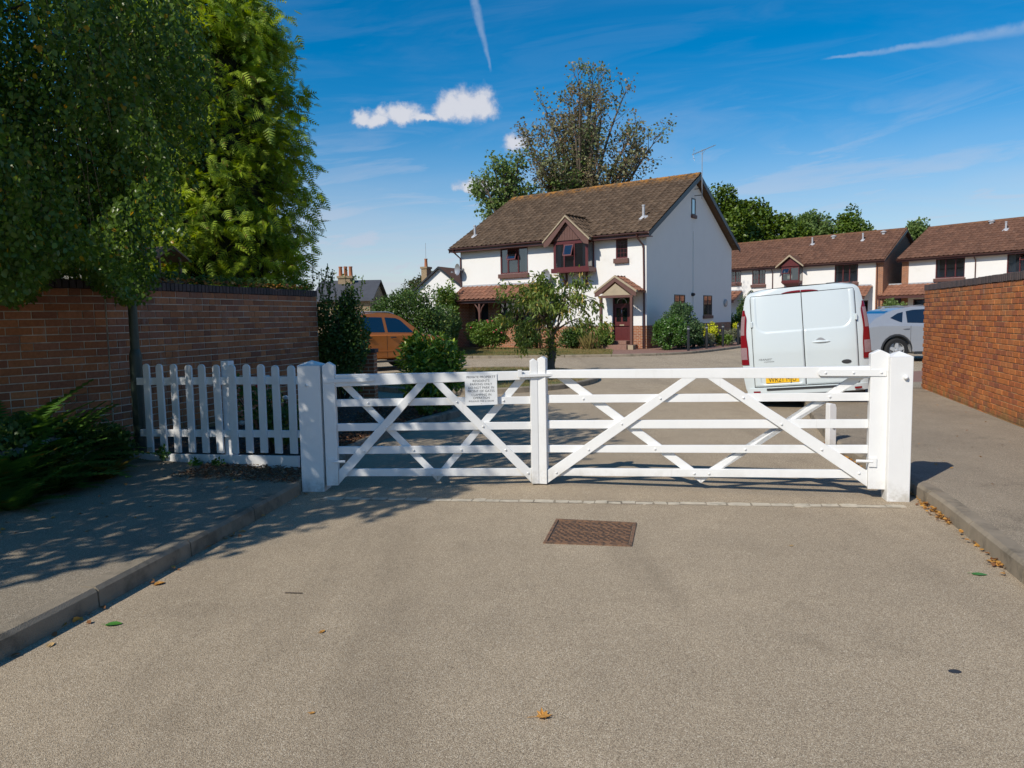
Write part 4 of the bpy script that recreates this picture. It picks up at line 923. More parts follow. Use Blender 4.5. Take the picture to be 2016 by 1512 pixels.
# front door
mb = MB(); mb.box(-1.685, -1.62, .02, .10, .40, 2.5); mb.box(-.87, -.805, .02, .10, .40, 2.5); mb.box(-1.62, -.87, .02, .10, 2.05, 2.11); mb.box(-1.62, -.87, .02, .10, 2.44, 2.5); dfr = mb.build('door_frame', M['maroon'], hs_)
dr0 = MB().box(-1.62, -.87, .05, .09, .42, 2.05).build('door', M['maroon'], hs_)
mb = MB()
for x in (-1.52, -1.20): MB().box(x, x + .23, .044, .049, 1.30, 1.92).build('pane', M['glass'], dr0)
mb = MB()
for x in (-1.52, -1.20): MB().box(x, x + .23, .043, .049, .55, 1.02).build('door_panel', M['maroon'], dr0, bevel=.004)
MB().box(-1.36, -1.13, .040, .048, 1.12, 1.17).build('letterbox', M['verge'], dr0)
MB().tube([(-1.245, .04, 1.82), (-1.245, .02, 1.75), (-1.245, .04, 1.68)], .022, 6).build('knocker', M['galv'], dr0)
mb = MB(); mb.add([(-1.62, .06, 2.11), (-.87, .06, 2.11), (-.87, .06, 2.44), (-1.62, .06, 2.44)], [(0, 1, 2, 3)]); mb.build('fanlight', M['glass'], dfr)
mb = MB()
mb.tube([(-1.245 + .24*math.cos(a), .052, 2.13 + .22*math.sin(a)) for a in np.linspace(0, math.pi, 9)], .014, 6); mb.build('fanlight_bar', M['curtain'], dfr)
me = text_mesh('13', .17)
for v in me.vertices: x, y, z = v.co; v.co = (-.48 + x, -.004 - z, 1.86 + y)
me.materials.clear(); link('house_number', me, M['ink_black'], hs_)
MB().box(-1.62, -.87, .02, .09, .385, .418).build('threshold', M['verge'], hs_)
# left canopy with posts
cz0, cz1, cx0, cx1 = 2.50, 3.18, -10.45, -4.9
cn = MB(); cn.prism([(cx0, -1.08, cz0), (cx1, -1.08, cz0), (cx1, -.002, cz1), (cx0, -.002, cz1)], (0, 0, -.06)); cn_ = cn.build('canopy', M['tile_canopy'], hs_)
up = Vector((0, 1.08, cz1 - cz0)); tile_slope(cn_, (cx0, -1.12, cz0 + .005), (1, 0, 0), up, 18, 4, .305, .31, M['tile_canopy'], mroot=HM, solo=72)
MB().box(cx0, cx1, -.02, -.0025, cz1 - .02, cz1 + .10).build('flashing', M['lead'], hs_)
MB().box(cx0, cx1, -1.10, -1.07, cz0 - .19, cz0 - .05).build('canopy_fascia', M['gutter'], hs_); gutter(hs_, cx0, cx1, -1.165, cz0 - .04)
for x in (-10.2, -8.6, -5.2):
    MB().box(x - .05, x + .05, -1.06, -.96, .1, cz0 - .2).build('canopy_post', M['brownwood'], hs_)
    mb = MB()
    for s in (-1, 1): mb.tube([(x + s*.05, -1.01, 1.85), (x + s*.12, -1.01, 2.05), (x + s*.32, -1.01, 2.29)], .035, 6)
    mb.build('canopy_brace', M['brownwood'], hs_)
MB().box(-9.75, -8.85, .08, .115, .36, 2.4).build('side_door', M['ink_black'], hs_)
# gable-end details (wall in the plane x=0 facing +x)
def gwin(y0, y1, z0, z1, t=.05):
    mb = MB(); mb.box(-.02, .03, y0, y1, z0, z0 + t); mb.box(-.02, .03, y0, y1, z1 - t, z1); mb.box(-.02, .03, y0, y0 + t, z0 + t, z1 - t); mb.box(-.02, .03, y1 - t, y1, z0 + t, z1 - t)
    if y1 - y0 > .7: m_ = (y0 + y1)/2; mb.box(-.02, .028, m_ - .03, m_ + .03, z0 + t, z1 - t)
    w = mb.build('window', M['black'], hs_); MB().box(-.015, .012, y0 + t, y1 - t, z0 + t, z1 - t).build('pane', M['carglass'], w); MB().box(-.02, .09, y0 - .06, y1 + .06, z0 - .16, z0 - .004).build('sill', M['brownwood'], w, bevel=.01)
gwin(5.0, 5.48, 6.45, 7.25); gwin(2.97, 4.2, 1.5, 2.52); gwin(6.6, 7.75, 1.5, 2.53)
mb = MB(); mb.lathe([(.09, 0), (.08, .1), (.05, .16), (0, .16)], 10, (0, 5.1, 2.55), 'X'); mb.build('wall_lamp', M['black'], hs_)
mb = MB(); mb.lathe([(.2, 0), (.2, .09), (.14, .12), (0, .12)], 12, (0, 9.7, 2.15), 'X'); mb.build('boiler_vent', M['galv'], hs_)
MB().box(.004, .05, 5.2, 5.28, 1.15, 5.65).build('wall_joint', M['render'], hs_)
# aerial and dishes
ae_ = thing('aerial', 'tall silver television aerial on a mast at the house gable', 'aerial', tuple(HM @ Vector((.42, 5.3, 7.2))), HROT)
mb = MB(); mb.tube([(0, 0, 0), (0, 0, 2.35)], .02, 6); mb.build('mast', M['galv'], ae_)
mb = MB(); mb.tube([(-.38, .0, .18), (.0, 0, .18)], .018, 6); mb.tube([(-.38, 0, .5), (0, 0, .5)], .018, 6); mb.build('bracket', M['black'], ae_)
mb = MB(); b0, b1 = Vector((-.62, .25, 2.22)), Vector((.80, -.32, 2.40)); mb.tube([b0, b1], .014, 6)
for k in range(13):
    p = b0.lerp(b1, .1 + .07*k); h = .11 - .003*k; mb.tube([p + Vector((-.1, -.25, 0))*h*3.3, p + Vector((.1, .25, 0))*h*3.3], .007, 4)
mb.tube([(-.2, .08, 2.27), (0, 0, 2.10), (.22, -.09, 2.33)], .009, 4); mb.build('boom', M['galv'], ae_)
mb = MB()
for s in (-1, 1): mb.tube([(-.58, .24, 2.23), (-.46, .19, 2.23 + s*.33)], .009, 4); mb.tube([(-.52, .08, 2.23 + s*.2), (-.50, .36, 2.23 + s*.2)], .007, 4)
mb.build('reflector', M['galv'], ae_)
def dish(label, at, face):
    r = thing('satellite_dish', label, 'satellite dish', tuple(HM @ Vector(at)), HROT + face)
    mb = MB(); prof = [(0.0, 0.0), (.12, -.015), (.22, -.05), (.30, -.095), (.30, -.10), (.22, -.056), (.12, -.02), (0, -.006)]
    mb.lathe(prof, 20, (0, -.25, .05), 'Y'); mb.build('reflector', M['galv'], r, smooth=True)
    mb = MB(); mb.tube([(0, 0, 0), (0, -.24, .05)], .025, 6); mb.box(-.06, .06, -.02, 0, -.12, .12); mb.build('bracket', M['galv'], r)
    mb = MB(); mb.tube([(0, -.25, -.25), (0, -.62, -.12)], .012, 5); mb.box(-.03, .03, -.70, -.60, -.13, -.05); mb.build('arm', M['galv'], r)
dish('grey satellite dish on the left corner of the white house', (-10.42, -.02, 4.05), R(-22))
dish('white satellite dish above the canopy beside the oriel window', (-5.0, -.02, 3.48), R(-12))

# ---- terraces behind on the right
def terrace(label, a, rot, x0, x1, W_, ez, wins, tmat, brick_pier, canopies, pipes, flues, vents, bayx=None):
    r = thing('terraced_house', label, 'house', (*a, 0), rot); mat = Matrix.Translation((*a, 0)) @ Matrix.Rotation(rot, 4, 'Z')
    rz = ez + (W_/2 + .3)*math.tan(R(30)); yb = W_; ry = W_/2
    mb = MB(); holes = [(w[0], w[1], w[2], w[3]) for w in wins if w[3] < ez]
    wallgrid(mb, x0, x1 - brick_pier, 1.0, ez, holes)
    mb.add([(x0, 0, 0), (x0, yb, 0), (x0, yb, ez), (x0, ry, rz - .2), (x0, 0, ez)], [(0, 4, 3, 2, 1)])
    mb.build('wall', M['render'], r)
    mb = MB(); mb.add([(x1, 0, 0), (x1, yb, 0), (x1, yb, ez), (x1, ry, rz - .2), (x1, 0, ez)], [(0, 1, 2, 3, 4)])
    mb.add([(x1 - brick_pier, -.02, 0), (x1, -.02, 0), (x1, -.02, ez), (x1 - brick_pier, -.02, ez)], [(0, 1, 2, 3)]); mb.add([(x0, -.0, 0), (x1 - brick_pier, -.0, 0), (x1 - brick_pier, 0, 1.0), (x0, 0, 1.0)], [(0, 1, 2, 3)])
    mb.add([(x1 - brick_pier, -.02, 0), (x1 - brick_pier, -.02, ez), (x1 - brick_pier, .05, ez), (x1 - brick_pier, .05, 0)], [(0, 1, 2, 3)]); mb.build('brickwork', M['far_brick'], r)
    MB().add([(x0 + .1, 1.2, .5), (x1 - .1, 1.2, .5), (x1 - .1, 1.2, ez), (x0 + .1, 1.2, ez)], [(0, 1, 2, 3)]).build('interior', M['dark_in'], r)
    e0 = -.32; rm = MB(); rm.prism([(x0 - .2, e0, ez + .02), (x1 + .22, e0, ez + .02), (x1 + .22, ry, rz), (x0 - .2, ry, rz)], (0, .05, -.1)); rm.prism([(x0 - .2, ry, rz), (x1 + .22, ry, rz), (x1 + .22, 2*ry - e0, ez + .02), (x0 - .2, 2*ry - e0, ez + .02)], (0, -.05, -.1))
    ro = rm.build('roof', tmat, r); up = Vector((0, ry - e0, rz - ez - .02))
    tile_slope(ro, (x0 - .2, e0 - .04, ez + .03), (1, 0, 0), up, int((x1 - x0 + .42)/.30), int(up.length/.335) + 1, .30, .335, tmat, skip=(lambda p: bayx is not None and abs(p.x - bayx) < .85 - max(0, p.z - ez) and p.z < ez + .85))
    n = int((x1 - x0 + .4)/.46)
    mb = MB(); mb.lathe([(.12, 0), (.12, x1 - x0 + .42)], 8, (x0 - .2, ry, rz - .02), 'X'); mb.build('ridge', tmat, ro)
    MB().box(x0 - .2, x1 + .21, e0 - .028, e0 + .002, ez - .17, ez + .0).build('fascia', M['gutter'], r); gutter(r, x0 - .2, x1 + .2, e0 - .09, ez - .02)
    mb = MB(); mb.prism([(x1 + .222, e0, ez - .15), (x1 + .222, e0, ez + .03), (x1 + .222, ry, rz), (x1 + .222, ry, rz - .2)], (.02, 0, 0)); mb.build('bargeboard', M['black'], r)
    for w in wins: window(r, w[0], w[1], w[2], w[3], .03 if w[3] < ez else -.02, w[4], sill='brownwood', curtain=w[5], leading=w[6] if len(w) > 6 else False, transom=w[7] if len(w) > 7 else None, open_col=w[8] if len(w) > 8 else None)
    for x in pipes: rainpipe(r, [(x, e0 - .05, ez - .05), (x, -.06, ez - .4), (x, -.05, .1)], .035)
    k = (rz - ez)/(ry - e0)
    for x, y in flues: flue(r, x, y, ez + (y - e0)*k, .5)
    for x, y in vents:
        z = ez + (y - e0)*k; MB().lathe([(.14, -.1), (.14, .12), (.2, .14), (.2, .2), (.05, .26), (0, .26)], 10, (x, y, z)).build('roof_vent', M['lead'], r)
    for (c0, c1) in canopies:
        cm = MB(); cm.prism([(c0, -1.2, 2.55), (c1, -1.2, 2.55), (c1, -.002, 3.3), (c0, -.002, 3.3)], (0, 0, -.06)); co = cm.build('canopy', M['tile_canopy'], r)
        up2 = Vector((0, 1.2, .75)); tile_slope(co, (c0, -1.24, 2.56), (1, 0, 0), up2, max(1, round((c1 - c0)/.3)), 4, .30, .34, M['tile_canopy'])
        MB().box(c0, c1, -1.23, -1.2, 2.38, 2.53).build('canopy_fascia', M['gutter'], r); MB().box(c0, c1, -.02, -.003, 3.27, 3.4).build('flashing', M['lead'], r)
        MB().box(c0 + .05, c0 + .15, -1.18, -1.08, .1, 2.4).build('canopy_post', M['brownwood'], r)
    return r, mat
TAr = math.atan2(-0.7208, 0.6931)
ta, tam = terrace('white terraced house with red-brown roof and little maroon bay behind the van', (17.37, 59.1), TAr, -6.0, 11.35, 7.4, 4.98,
    [(-.15, .83, 3.95, 4.85, (.5,), 0, (2, 3)), (1.76, 2.85, 3.74, 4.85, (.5,), .12, (2, 3)), (8.07, 9.68, 3.6, 4.86, (.36, .64), .12), (9.3, 10.4, 1.2, 2.3, (.5,), 0), (6.6, 8.2, 1.2, 2.3, (.33, .66), .2), (1.8, 2.8, 1.2, 2.3, (.5,), .2)], M['tile_red'], .48, [(-2.0, .9), (9.2, 10.6)], [3.45, 10.98], [(5.3, 2.5), (9.0, 2.5)], [(6.6, 3.2), (10.15, 3.2)], bayx=5.0)
TBr = math.atan2(-0.83, 0.557)
tb, tbm = terrace('white terraced house with red-brown roof at far right above the brick wall', (26.45, 51.0), TBr, .1, 14.0, 7.4, 4.98,
    [(2.3, 4.1, 3.6, 4.86, (.34, .68), .1), (6.5, 8.6, 3.7, 4.86, (.33, .66), .2, False, {1: 4.45}, 1), (.9, 1.9, .3, 2.3, (), 0), (2.6, 4.2, 1.2, 2.3, (.33, .66), .3), (10, 11.5, 3.7, 4.8, (.5,), 0)], M['tile_red'], .4, [(-.9, 5.2)], [4.75], [(5.4, 2.3)], [(4.1, 3.35), (8.2, 3.35)])
MB().box(.1, .55, -.025, .0, 1.0, 4.97).build('brick_pier', M['far_brick'], tb)
# the small maroon bay of the terrace
bx0, bx1 = 4.35, 5.75
mb = MB(); mb.box(bx0, bx1, -.5, -.002, 3.75, 3.86); mb.prism([(bx0 + .05, -.48, 3.75), (bx1 - .05, -.48, 3.75), (bx1 - .05, -.002, 3.75), (bx0 + .05, -.002, 3.75)], (0, 0, -.06)); mb.build('bay_base', M['maroon'], ta)
mb = MB(); mb.add([(bx0 + .05, -.47, 3.69), (bx1 - .05, -.47, 3.69), (bx1 - .05, -.003, 3.69), (bx0 + .05, -.003, 3.69), (bx0 + .45, -.05, 3.3), (bx1 - .45, -.05, 3.3)], [(0, 4, 5, 1), (1, 5, 2), (0, 3, 4), (4, 3, 2, 5)]); mb.build('bay_corbel', M['maroon'], ta)
window(ta, bx0 + .04, bx1 - .04, 3.862, 4.86, -.5, (.5,), transom={0: 4.42}, open_col=0, curtain=.15)
mb = MB()
for x in (bx0, bx1 - .06): mb.box(x, x + .06, -.06, -.002, 3.86, 4.9); 
mb.box(bx0, bx1, -.44, -.002, 4.861, 4.92); mb.build('bay_frame', M['maroon'], ta)
for x in (bx0 + .02, bx1 - .02): MB().box(x - .015, x + .015, -.44, -.06, 3.862, 4.86).build('pane', M['carglass'], ta)
mb = MB(); gxx = 5.05; mb.uz([(gxx - .8, 4.93), (gxx + .8, 4.93), (gxx, 5.55)], -.52, -.49); mb.build('gable_boarding', M['maroon'], ta)
mb = MB()
for s in (-1, 1): mb.prism([(gxx, -.68, 5.72), (gxx + s*1.02, -.68, 4.92), (gxx + s*1.02, .3, 4.92), (gxx, 1.3, 5.72)], (0, 0, -.08))
mb.build('bay_roof', M['tile_red'], ta)
mb = MB()
for s in (-1, 1): mb.prism([(gxx, -.72, 5.76), (gxx + s*1.06, -.72, 4.93), (gxx + s*1.06, -.72, 4.83), (gxx, -.72, 5.62)], (0, .05, 0))
mb.build('verge_mortar', M['verge'], ta)

# ---- low brick wall and far houses on the left
gwl = thing('garden_wall', 'shaded brick garden wall between hedge and white house', 'wall', (0, 0, 0))
MB().prism([(-3.3, 29.9, 0), (-3.1, 29.9, 0), (-2.75, 38.8, 0), (-2.95, 38.8, 0)], (0, 0, 1.75)).build('brickwork', M['far_brick'], gwl)
MB().prism([(-3.33, 29.87, 1.752), (-3.07, 29.87, 1.752), (-2.72, 38.8, 1.752), (-2.98, 38.8, 1.752)], (0, 0, .08)).build('coping', M['coping'], gwl)
def far_house(label, cx, cy, rot, w, d, ez, rz, wm, rm, chim):
    r = thing('far_house', label, 'house', (cx, cy, 0), rot)
    mb = MB(); mb.add([(-w/2, 0, 0), (w/2, 0, 0), (w/2, 0, ez), (0, 0, rz), (-w/2, 0, ez)], [(0, 1, 2, 3, 4)]); mb.add([(-w/2, d, 0), (w/2, d, 0), (w/2, d, ez), (0, d, rz), (-w/2, d, ez)], [(4, 3, 2, 1, 0)])
    mb.add([(-w/2, 0, 0), (-w/2, d, 0), (-w/2, d, ez), (-w/2, 0, ez)], [(0, 3, 2, 1)]); mb.add([(w/2, 0, 0), (w/2, d, 0), (w/2, d, ez), (w/2, 0, ez)], [(0, 1, 2, 3)]); mb.build('wall', wm, r)
    mb = MB(); k = (rz - ez)/(w/2)
    for s in (-1, 1): mb.prism([(0, -.3, rz + .06), (s*(w/2 + .35), -.3, ez - .35*k + .06), (s*(w/2 + .35), d + .3, ez - .35*k + .06), (0, d + .3, rz + .06)], (0, 0, .09))
    ro = mb.build('roof', rm, r)
    for s in (-1, 1): MB().prism([(0, -.33, rz + .15), (s*(w/2 + .36), -.33, ez - .36*k + .15), (s*(w/2 + .36), -.33, ez - .36*k - .05), (0, -.33, rz - .05)], (0, .03, 0)).build('bargeboard', M['black'], r)
    for (x, y, s, zt, m, pots) in chim:
        c = MB().box(x - s*.7, x + s*.7, y - s, y + s, ez - .5, zt).build('chimney', m, r); MB().box(x - s*.7 - .08, x + s*.7 + .08, y - s - .08, y + s + .08, zt + .001, zt + .2).build('chimney_cap', m, c)
        for q in range(pots):
            px2 = y + (q - (pots - 1)/2)*.44; MB().lathe([(.17, zt + .2), (.14, zt + .9), (.17, zt + .95), (.17, zt + 1.02), (0, zt + 1.02)], 10, (x, px2, 0)).build('chimney_pot', M['terracotta'], c, smooth=True)
    return r
fh = far_house('white gabled house with a tall chimney far behind the hedge', -6.9, 74, R(-24), 6.6, 9, 4.0, 6.5, M['render'], M['tile_red'], [(-2.4, 1.5, .45, 6.6, M['far_brick_y'], 1)])
w = MB(); w.box(.9, 1.9, -.03, .02, 2.4, 3.5); wo_ = w.build('window', M['curtain'], fh); MB().box(.97, 1.37, -.036, -.031, 2.47, 3.43).build('pane', M['carglass'], wo_); MB().box(1.43, 1.83, -.036, -.031, 2.47, 3.43).build('pane', M['carglass'], wo_)
MB().tube([(-2.4, 1.5, 6.9), (-2.4, 1.5, 9.2)], .02, 5).build('aerial_mast', M['galv'], fh)
MB().box(-3.5, 2.5, -.012, -.002, 3.55, 3.62).build('wall_cable', M['black'], fh)
far_house('slate-roofed house with terracotta chimney pots far behind the hedge', -16.2, 66, R(-90), 8, 4.6, 3.2, 4.9, M['far_brick_y'], M['slate'], [(.4, 1.9, .6, 5.2, M['far_brick_y'], 3)])
nb = far_house('cream house glimpsed through leaves above the left wall', -15.5, 19.5, R(30), 9, 10, 4.4, 7.4, M['cream'], M['tile_red'], [])
for x in (-3.2, -.6, 2.0): wq = MB().box(x, x + 1.3, -.03, .02, 1.6, 3.0).build('window', M['curtain'], nb); MB().box(x + .08, x + 1.22, -.036, -.031, 1.68, 2.92).build('pane', M['carglass'], wq)
# ------------------------------------------------------------------ vehicles
def wheel(root, x, y, z, r, w, axis_rot=0.0, spokes=5):
    """wheel with its axle along local y"""
    t = MB().lathe([(r*.66, -w*.5), (r*.9, -w*.52), (r*.985, -w*.42), (r, -w*.2), (r, w*.2), (r*.985, w*.42), (r*.9, w*.52), (r*.66, w*.5)], 28, (0, 0, 0), 'Y', False).build('wheel', M['tyre'], root, smooth=True)
    t.location = (x, y, z); t.rotation_euler = (0, 0, axis_rot)
    mb = MB()
    for s in (-1, 1):
        mb.lathe([(r*.67, s*w*.40), (r*.62, s*w*.44), (r*.60, s*w*.30)], 28, (0, 0, 0), 'Y', False)
        for k in range(spokes):
            a = 2*math.pi*k/spokes + .3; c_, s_ = math.cos(a), math.sin(a); q = r*.11
            P = lambda rad, off: (rad*c_ - off*s_, s*w*.42, rad*s_ + off*c_)
            mb.prism([P(r*.10, -q*1.6), P(r*.63, -q), P(r*.63, q), P(r*.10, q*1.6)], (0, -s*.03, 0))
        mb.lathe([(r*.15, s*w*.43), (r*.12, s*w*.46), (0, s*w*.46)], 14, (0, 0, 0), 'Y')
    mb.build('rim', M['alloy'], t, smooth=True)
    MB().lathe([(0.001, -w*.2), (r*.62, -w*.2), (r*.62, w*.2), (0.001, w*.2)], 20, (0, 0, 0), 'Y').build('brake_disc', M['galv'], t)
    return t
# ---- white van: local x right, y forward, rear face near y=0
VH = R(-19.5)
van = thing('van', 'white panel van parked with its rear doors towards the gate', 'van', (4.86, 12.2, 0.045), VH)
van.rotation_mode = 'XYZ'; van.rotation_euler = (0.0, -0.070, VH)
ZW = [(.22, .88), (.30, .945), (.5, .975), (.9, .985), (1.2, .978), (1.5, .948), (1.75, .908), (1.86, .882), (1.915, .845), (1.955, .77), (1.98, .58)]
def vw(z):
    for (a, wa), (b, wb) in zip(ZW, ZW[1:]):
        if z <= b: t = max(0, (z - a)/(b - a)); return wa + (wb - wa)*t
    return ZW[-1][1]
def vlean(z): return .0 if z < .9 else .13*((z - .9)/1.08)**1.4
def vy(x, z):
    w = vw(z); u = min(1, abs(x)/w); return vlean(z) + .10*u**7 + .02*u*u
mb = MB()          # rear face
mb.grid(lambda s, t: ((2*s - 1)*vw(.22 + 1.755*t), vy((2*s - 1)*vw(.22 + 1.755*t), .22 + 1.755*t), .22 + 1.755*t), 36, 48)
prof = []
zs = [.22, .3, .5, .75, .9, 1.05, 1.2, 1.35, 1.5, 1.62, 1.75, 1.82, 1.86, 1.90, 1.93, 1.95, 1.965, 1.98]
ring = [(-vw(z), z) for z in zs] + [(x, 1.98 + .012*(1 - (x/.5)**2)) for x in (-.3, -.1, .1, .3)] + [(vw(z), z) for z in reversed(zs)]
secs = [(None, 1.0, 1.98), (.30, 1.0, 1.985), (1.0, 1.0, 1.995), (2.6, 1.0, 1.99), (3.2, .99, 1.93), (3.55, .985, 1.78), (4.15, .97, 1.22), (4.55, .94, 1.08), (4.85, .86, .92), (4.97, .74, .7)]
V = []; n = len(ring)
for (y, sx, H) in secs:
    for (x, z) in ring:
        z2 = .22 + (z - .22)*(H - .22)/1.76; V.append((x*sx, (vy(x, z) if y is None else y), z2))
F = [(i*n + k, i*n + k + 1, (i+1)*n + k + 1, (i+1)*n + k) for i in range(len(secs) - 1) for k in range(n - 1)]
F.append(tuple((len(secs)-1)*n + k for k in range(n)))
mb.add(V, F); mb.build('body', M['van'], van, smooth='all')
mb = MB(); mb.box(-.86, .86, .12, 4.7, .16, .225); mb.build('underbody', M['plastic'], van)
def sdrr(x, z, x0, x1, z0, z1, r):
    cx, cz = (x0 + x1)/2, (z0 + z1)/2; qx = abs(x - cx) - (x1 - x0)/2 + r; qz = abs(z - cz) - (z1 - z0)/2 + r
    return math.hypot(max(qx, 0), max(qz, 0)) + min(max(qx, qz), 0) - r
sst = lambda a, b, x: (lambda t: t*t*(3 - 2*t))(min(1, max(0, (x - a)/(b - a))))
def door_fn(x0, x1, sgn):
    def fn(s, t):
        z = .365 + (1.875 - .365)*t; xo = min(.80, vw(z) - .085)*1.0
        xa, xb = (-xo, -.006) if sgn < 0 else (.006, xo)
        x = xa + (xb - xa)*s
        y = vy(x, z) - .014
        ex = min(s, 1 - s)*abs(xb - xa); ez_ = min(t, 1 - t)*1.5; e = min(ex, ez_)
        y += .016*(1 - sst(0, .016, e))                                   # edges roll in to a shut line
        xi = -.80 if sgn < 0 else .03; xj = -.03 if sgn < 0 else .80
        bx0_, bx1_ = (-.735, .30) if sgn < 0 else (-.30, .735)
        d = sdrr(x, z, bx0_, bx1_, 1.255, 2.3, .17); y += .022*(1 - sst(-.045, .012, d))   # pressed upper panel
        if sgn < 0:
            d2 = sdrr(x, z, -.70, .0 - .05, .395, .62, .05); y += .022*(1 - sst(-.03, .01, d2))   # number plate recess
        return (x, y, z)
    return fn
for s, nm in ((-1, 'nearside rear door'), (1, 'offside rear door')):
    mb = MB(); mb.grid(door_fn(0, 0, s), 60, 110); mb.build('rear_door', M['van'], van, smooth='all')
mb = MB()       # dark shut line between and below doors
for zz0 in np.linspace(.36, 1.86, 16): pass
mb.grid(lambda s, t: (-.007 + .014*s, vy(0, .37 + 1.5*t) - .001, .37 + 1.5*t), 1, 20); mb.grid(lambda s, t: (-.81 + 1.62*s, vy(-.81 + 1.62*s, .36) - .0015, .349 + .014*t), 24, 1); xo_ = lambda z: min(.80, vw(z) - .085)
for s in (-1, 1): mb.grid(lambda a, t, s=s: (s*(xo_(.365 + 1.51*t) - .003 + .011*a), vy(xo_(.365 + 1.51*t), .365 + 1.51*t) - .0015, .365 + 1.51*t), 1, 30)
mb.grid(lambda a, t: ((2*a - 1)*xo_(1.875), vy((2*a - 1)*xo_(1.875), 1.878) - .0015, 1.872 + .010*t), 30, 1)
mb.build('shut_line', M['ink_black'], van)
mb = MB(); mb.grid(lambda s, t: ((2*s - 1)*.93, vy((2*s - 1)*.93, .3) - .045*(1 - abs(2*s - 1)**6) - .004, .235 + .10*t), 24, 3); mb.grid(lambda s, t: ((2*s - 1)*.93, vy((2*s - 1)*.93, .3) - .045*(1 - abs(2*s - 1)**6)*(1 - t) - .004, .335 + .004*t), 24, 1); mb.build('bumper', M['van'], van, smooth=True)
mb = MB(); mb.grid(lambda s, t: (-.62 + 1.24*s, vy(-.62 + 1.24*s, .3) - .06, .300 + .036*t), 16, 1); mb.build('step_pad', M['plastic'], van)
for s in (-1, 1):
    mb = MB(); mb.grid(lambda a, t: (s*(.72 + .11*a), vy(.72 + .11*a, .3) - .062, .262 + .032*t), 3, 1); mb.build('reflector', M['red_lens'], van)
    # tail lamps wrap the corner
    def lamp(z0, z1, inner, outer, off):
        def fn(a, t):
            z = z0 + (z1 - z0)*t; w = vw(z); xi = inner(z); 
            if a < .7: x = xi + (w - xi)*(a/.7); return (s*x, vy(x, z) - off, z)
            q = (a - .7)/.3; return (s*(w + off*.9), vy(w, z) - off*(1 - q) + .07*q*outer(z), z)
        m_ = MB(); m_.grid(fn, 16, 30); return m_
    inn = lambda z: vw(z) - .070 - .035*(1 - sst(.95, 1.35, z))
    end = lambda z: 1.0
    lens = lamp(.74, 1.66, lambda z: inn(z) + .05*sst(1.5, 1.66, z), end, .016).build('tail_lamp', M['red_lens'], van, smooth='all')
    lamp(1.24, 1.56, lambda z: inn(z) + .03, lambda z: .5, .0185).build('lens', M['clear_lens'], lens, smooth='all')
    lamp(.83, 1.03, lambda z: inn(z) + .02, lambda z: .4, .0185).build('lens', M['clear_lens'], lens, smooth='all')
    MB().box(s*.80 - .02, s*.80 + .02, vy(.8, 1.42) - .045, vy(.8, 1.42) - .004, 1.36, 1.46).build('hinge', M['van'], van, bevel=.01)
mb = MB()
for (xa, xb) in ((-.30, -.012), (-.004, .26)):
    mb.grid(lambda a, t, xa=xa, xb=xb: (xa + (xb - xa)*a, vy(0, 1.90) - .012 - .01*math.sin(math.pi*t), 1.882 + .036*t*(1 - abs((xa + (xb - xa)*a + .02)/.30)**3) - .0*a), 14, 4)
mb.build('brake_light', M['red_lens'], van, smooth='all')
# handle
hb = MB(); hb.grid(lambda a, t: (.12 + .28*a, vy(.26, 1.07) - .014 - .030*math.sin(math.pi*t)*math.sin(math.pi*min(1, max(0, a)))**.5, 1.05 + .045*(t - .5)*(.5 + math.sin(math.pi*a)*.5)), 16, 8); hb.build('door_handle', M['van'], van, smooth='all')
hb = MB(); hb.grid(lambda a, t: (.165 + .17*a, vy(.26, 1.09) - .0152, 1.068 + .05*t*math.sin(math.pi*a)), 12, 4); hb.build('handle_recess', M['galv'], van)
# number plate
yp = vy(-.36, .55) - .005
pl_ = MB().box(-.625, -.105, yp - .004, yp, .418, .529).build('number_plate', M['plate_yellow'], van)
me = text_mesh('WR21 MJU', .1); xs = [v.co.x for v in me.vertices]; ys = [v.co.y for v in me.vertices]; kx = .43/(max(xs) - min(xs)); kz = .079/max(ys)
for v in me.vertices: x, y, z = v.co; v.co = (-.365 + x*kx, yp - .0045 - z, .434 + y*kz)
me.materials.clear(); link('lettering', me, M['ink_black'], pl_)
for body, x0, z0, wd, hh in (('TRANSIT', -.735, .80, .215, .030), ('CUSTOM', -.64, .765, .155, .020)):
    me = text_mesh(body, .05, 'LEFT'); xs = [v.co.x for v in me.vertices]; ys = [v.co.y for v in me.vertices]; kx = wd/max(xs); kz = hh/max(ys)
    for v in me.vertices: x, y, z = v.co; v.co = (x0 + x*kx + y*kz*.5, vy(x0 + x*kx, z0) - .0155 - z, z0 + y*kz)
    me.materials.clear(); link('badge', me, M['ink_black'] if body == 'TRANSIT' else M['plastic'], van)
mb = MB(); mb.lathe([(.075, 0), (.07, .008), (0, .010)], 20, (0, 0, 0), 'Y'); ov = mb.build('badge', M['plastic'], van, smooth=True); ov.location = (.62, vy(.62, .72) - .014, .705); ov.scale = (1, -1, .45)
for s in (-1, 1):
    for y in (.98, 3.9): wheel(van, s*.83, y, .335, .335, .22, R(90))
    mb = MB(); mb.grid(lambda a, t: (s*(vw(1.3) + .05 + .16*a), 3.75 + .12*math.sin(math.pi*t), 1.12 + .32*t), 6, 8); mb.box(s*.95 - .06, s*.95 + .06, 3.7, 3.8, 1.15, 1.25); mb.build('door_mirror', M['plastic'], van, smooth=True)
    MB().box(s*.80 - .012, s*.80 + .012, .5, 2.9, 1.975, 1.99).build('roof_gutter', M['plastic'], van)
mb = MB(); mb.box(.42, .60, .5, .9, 1.985, 2.005); mb.build('roof_mount', M['plastic'], van)
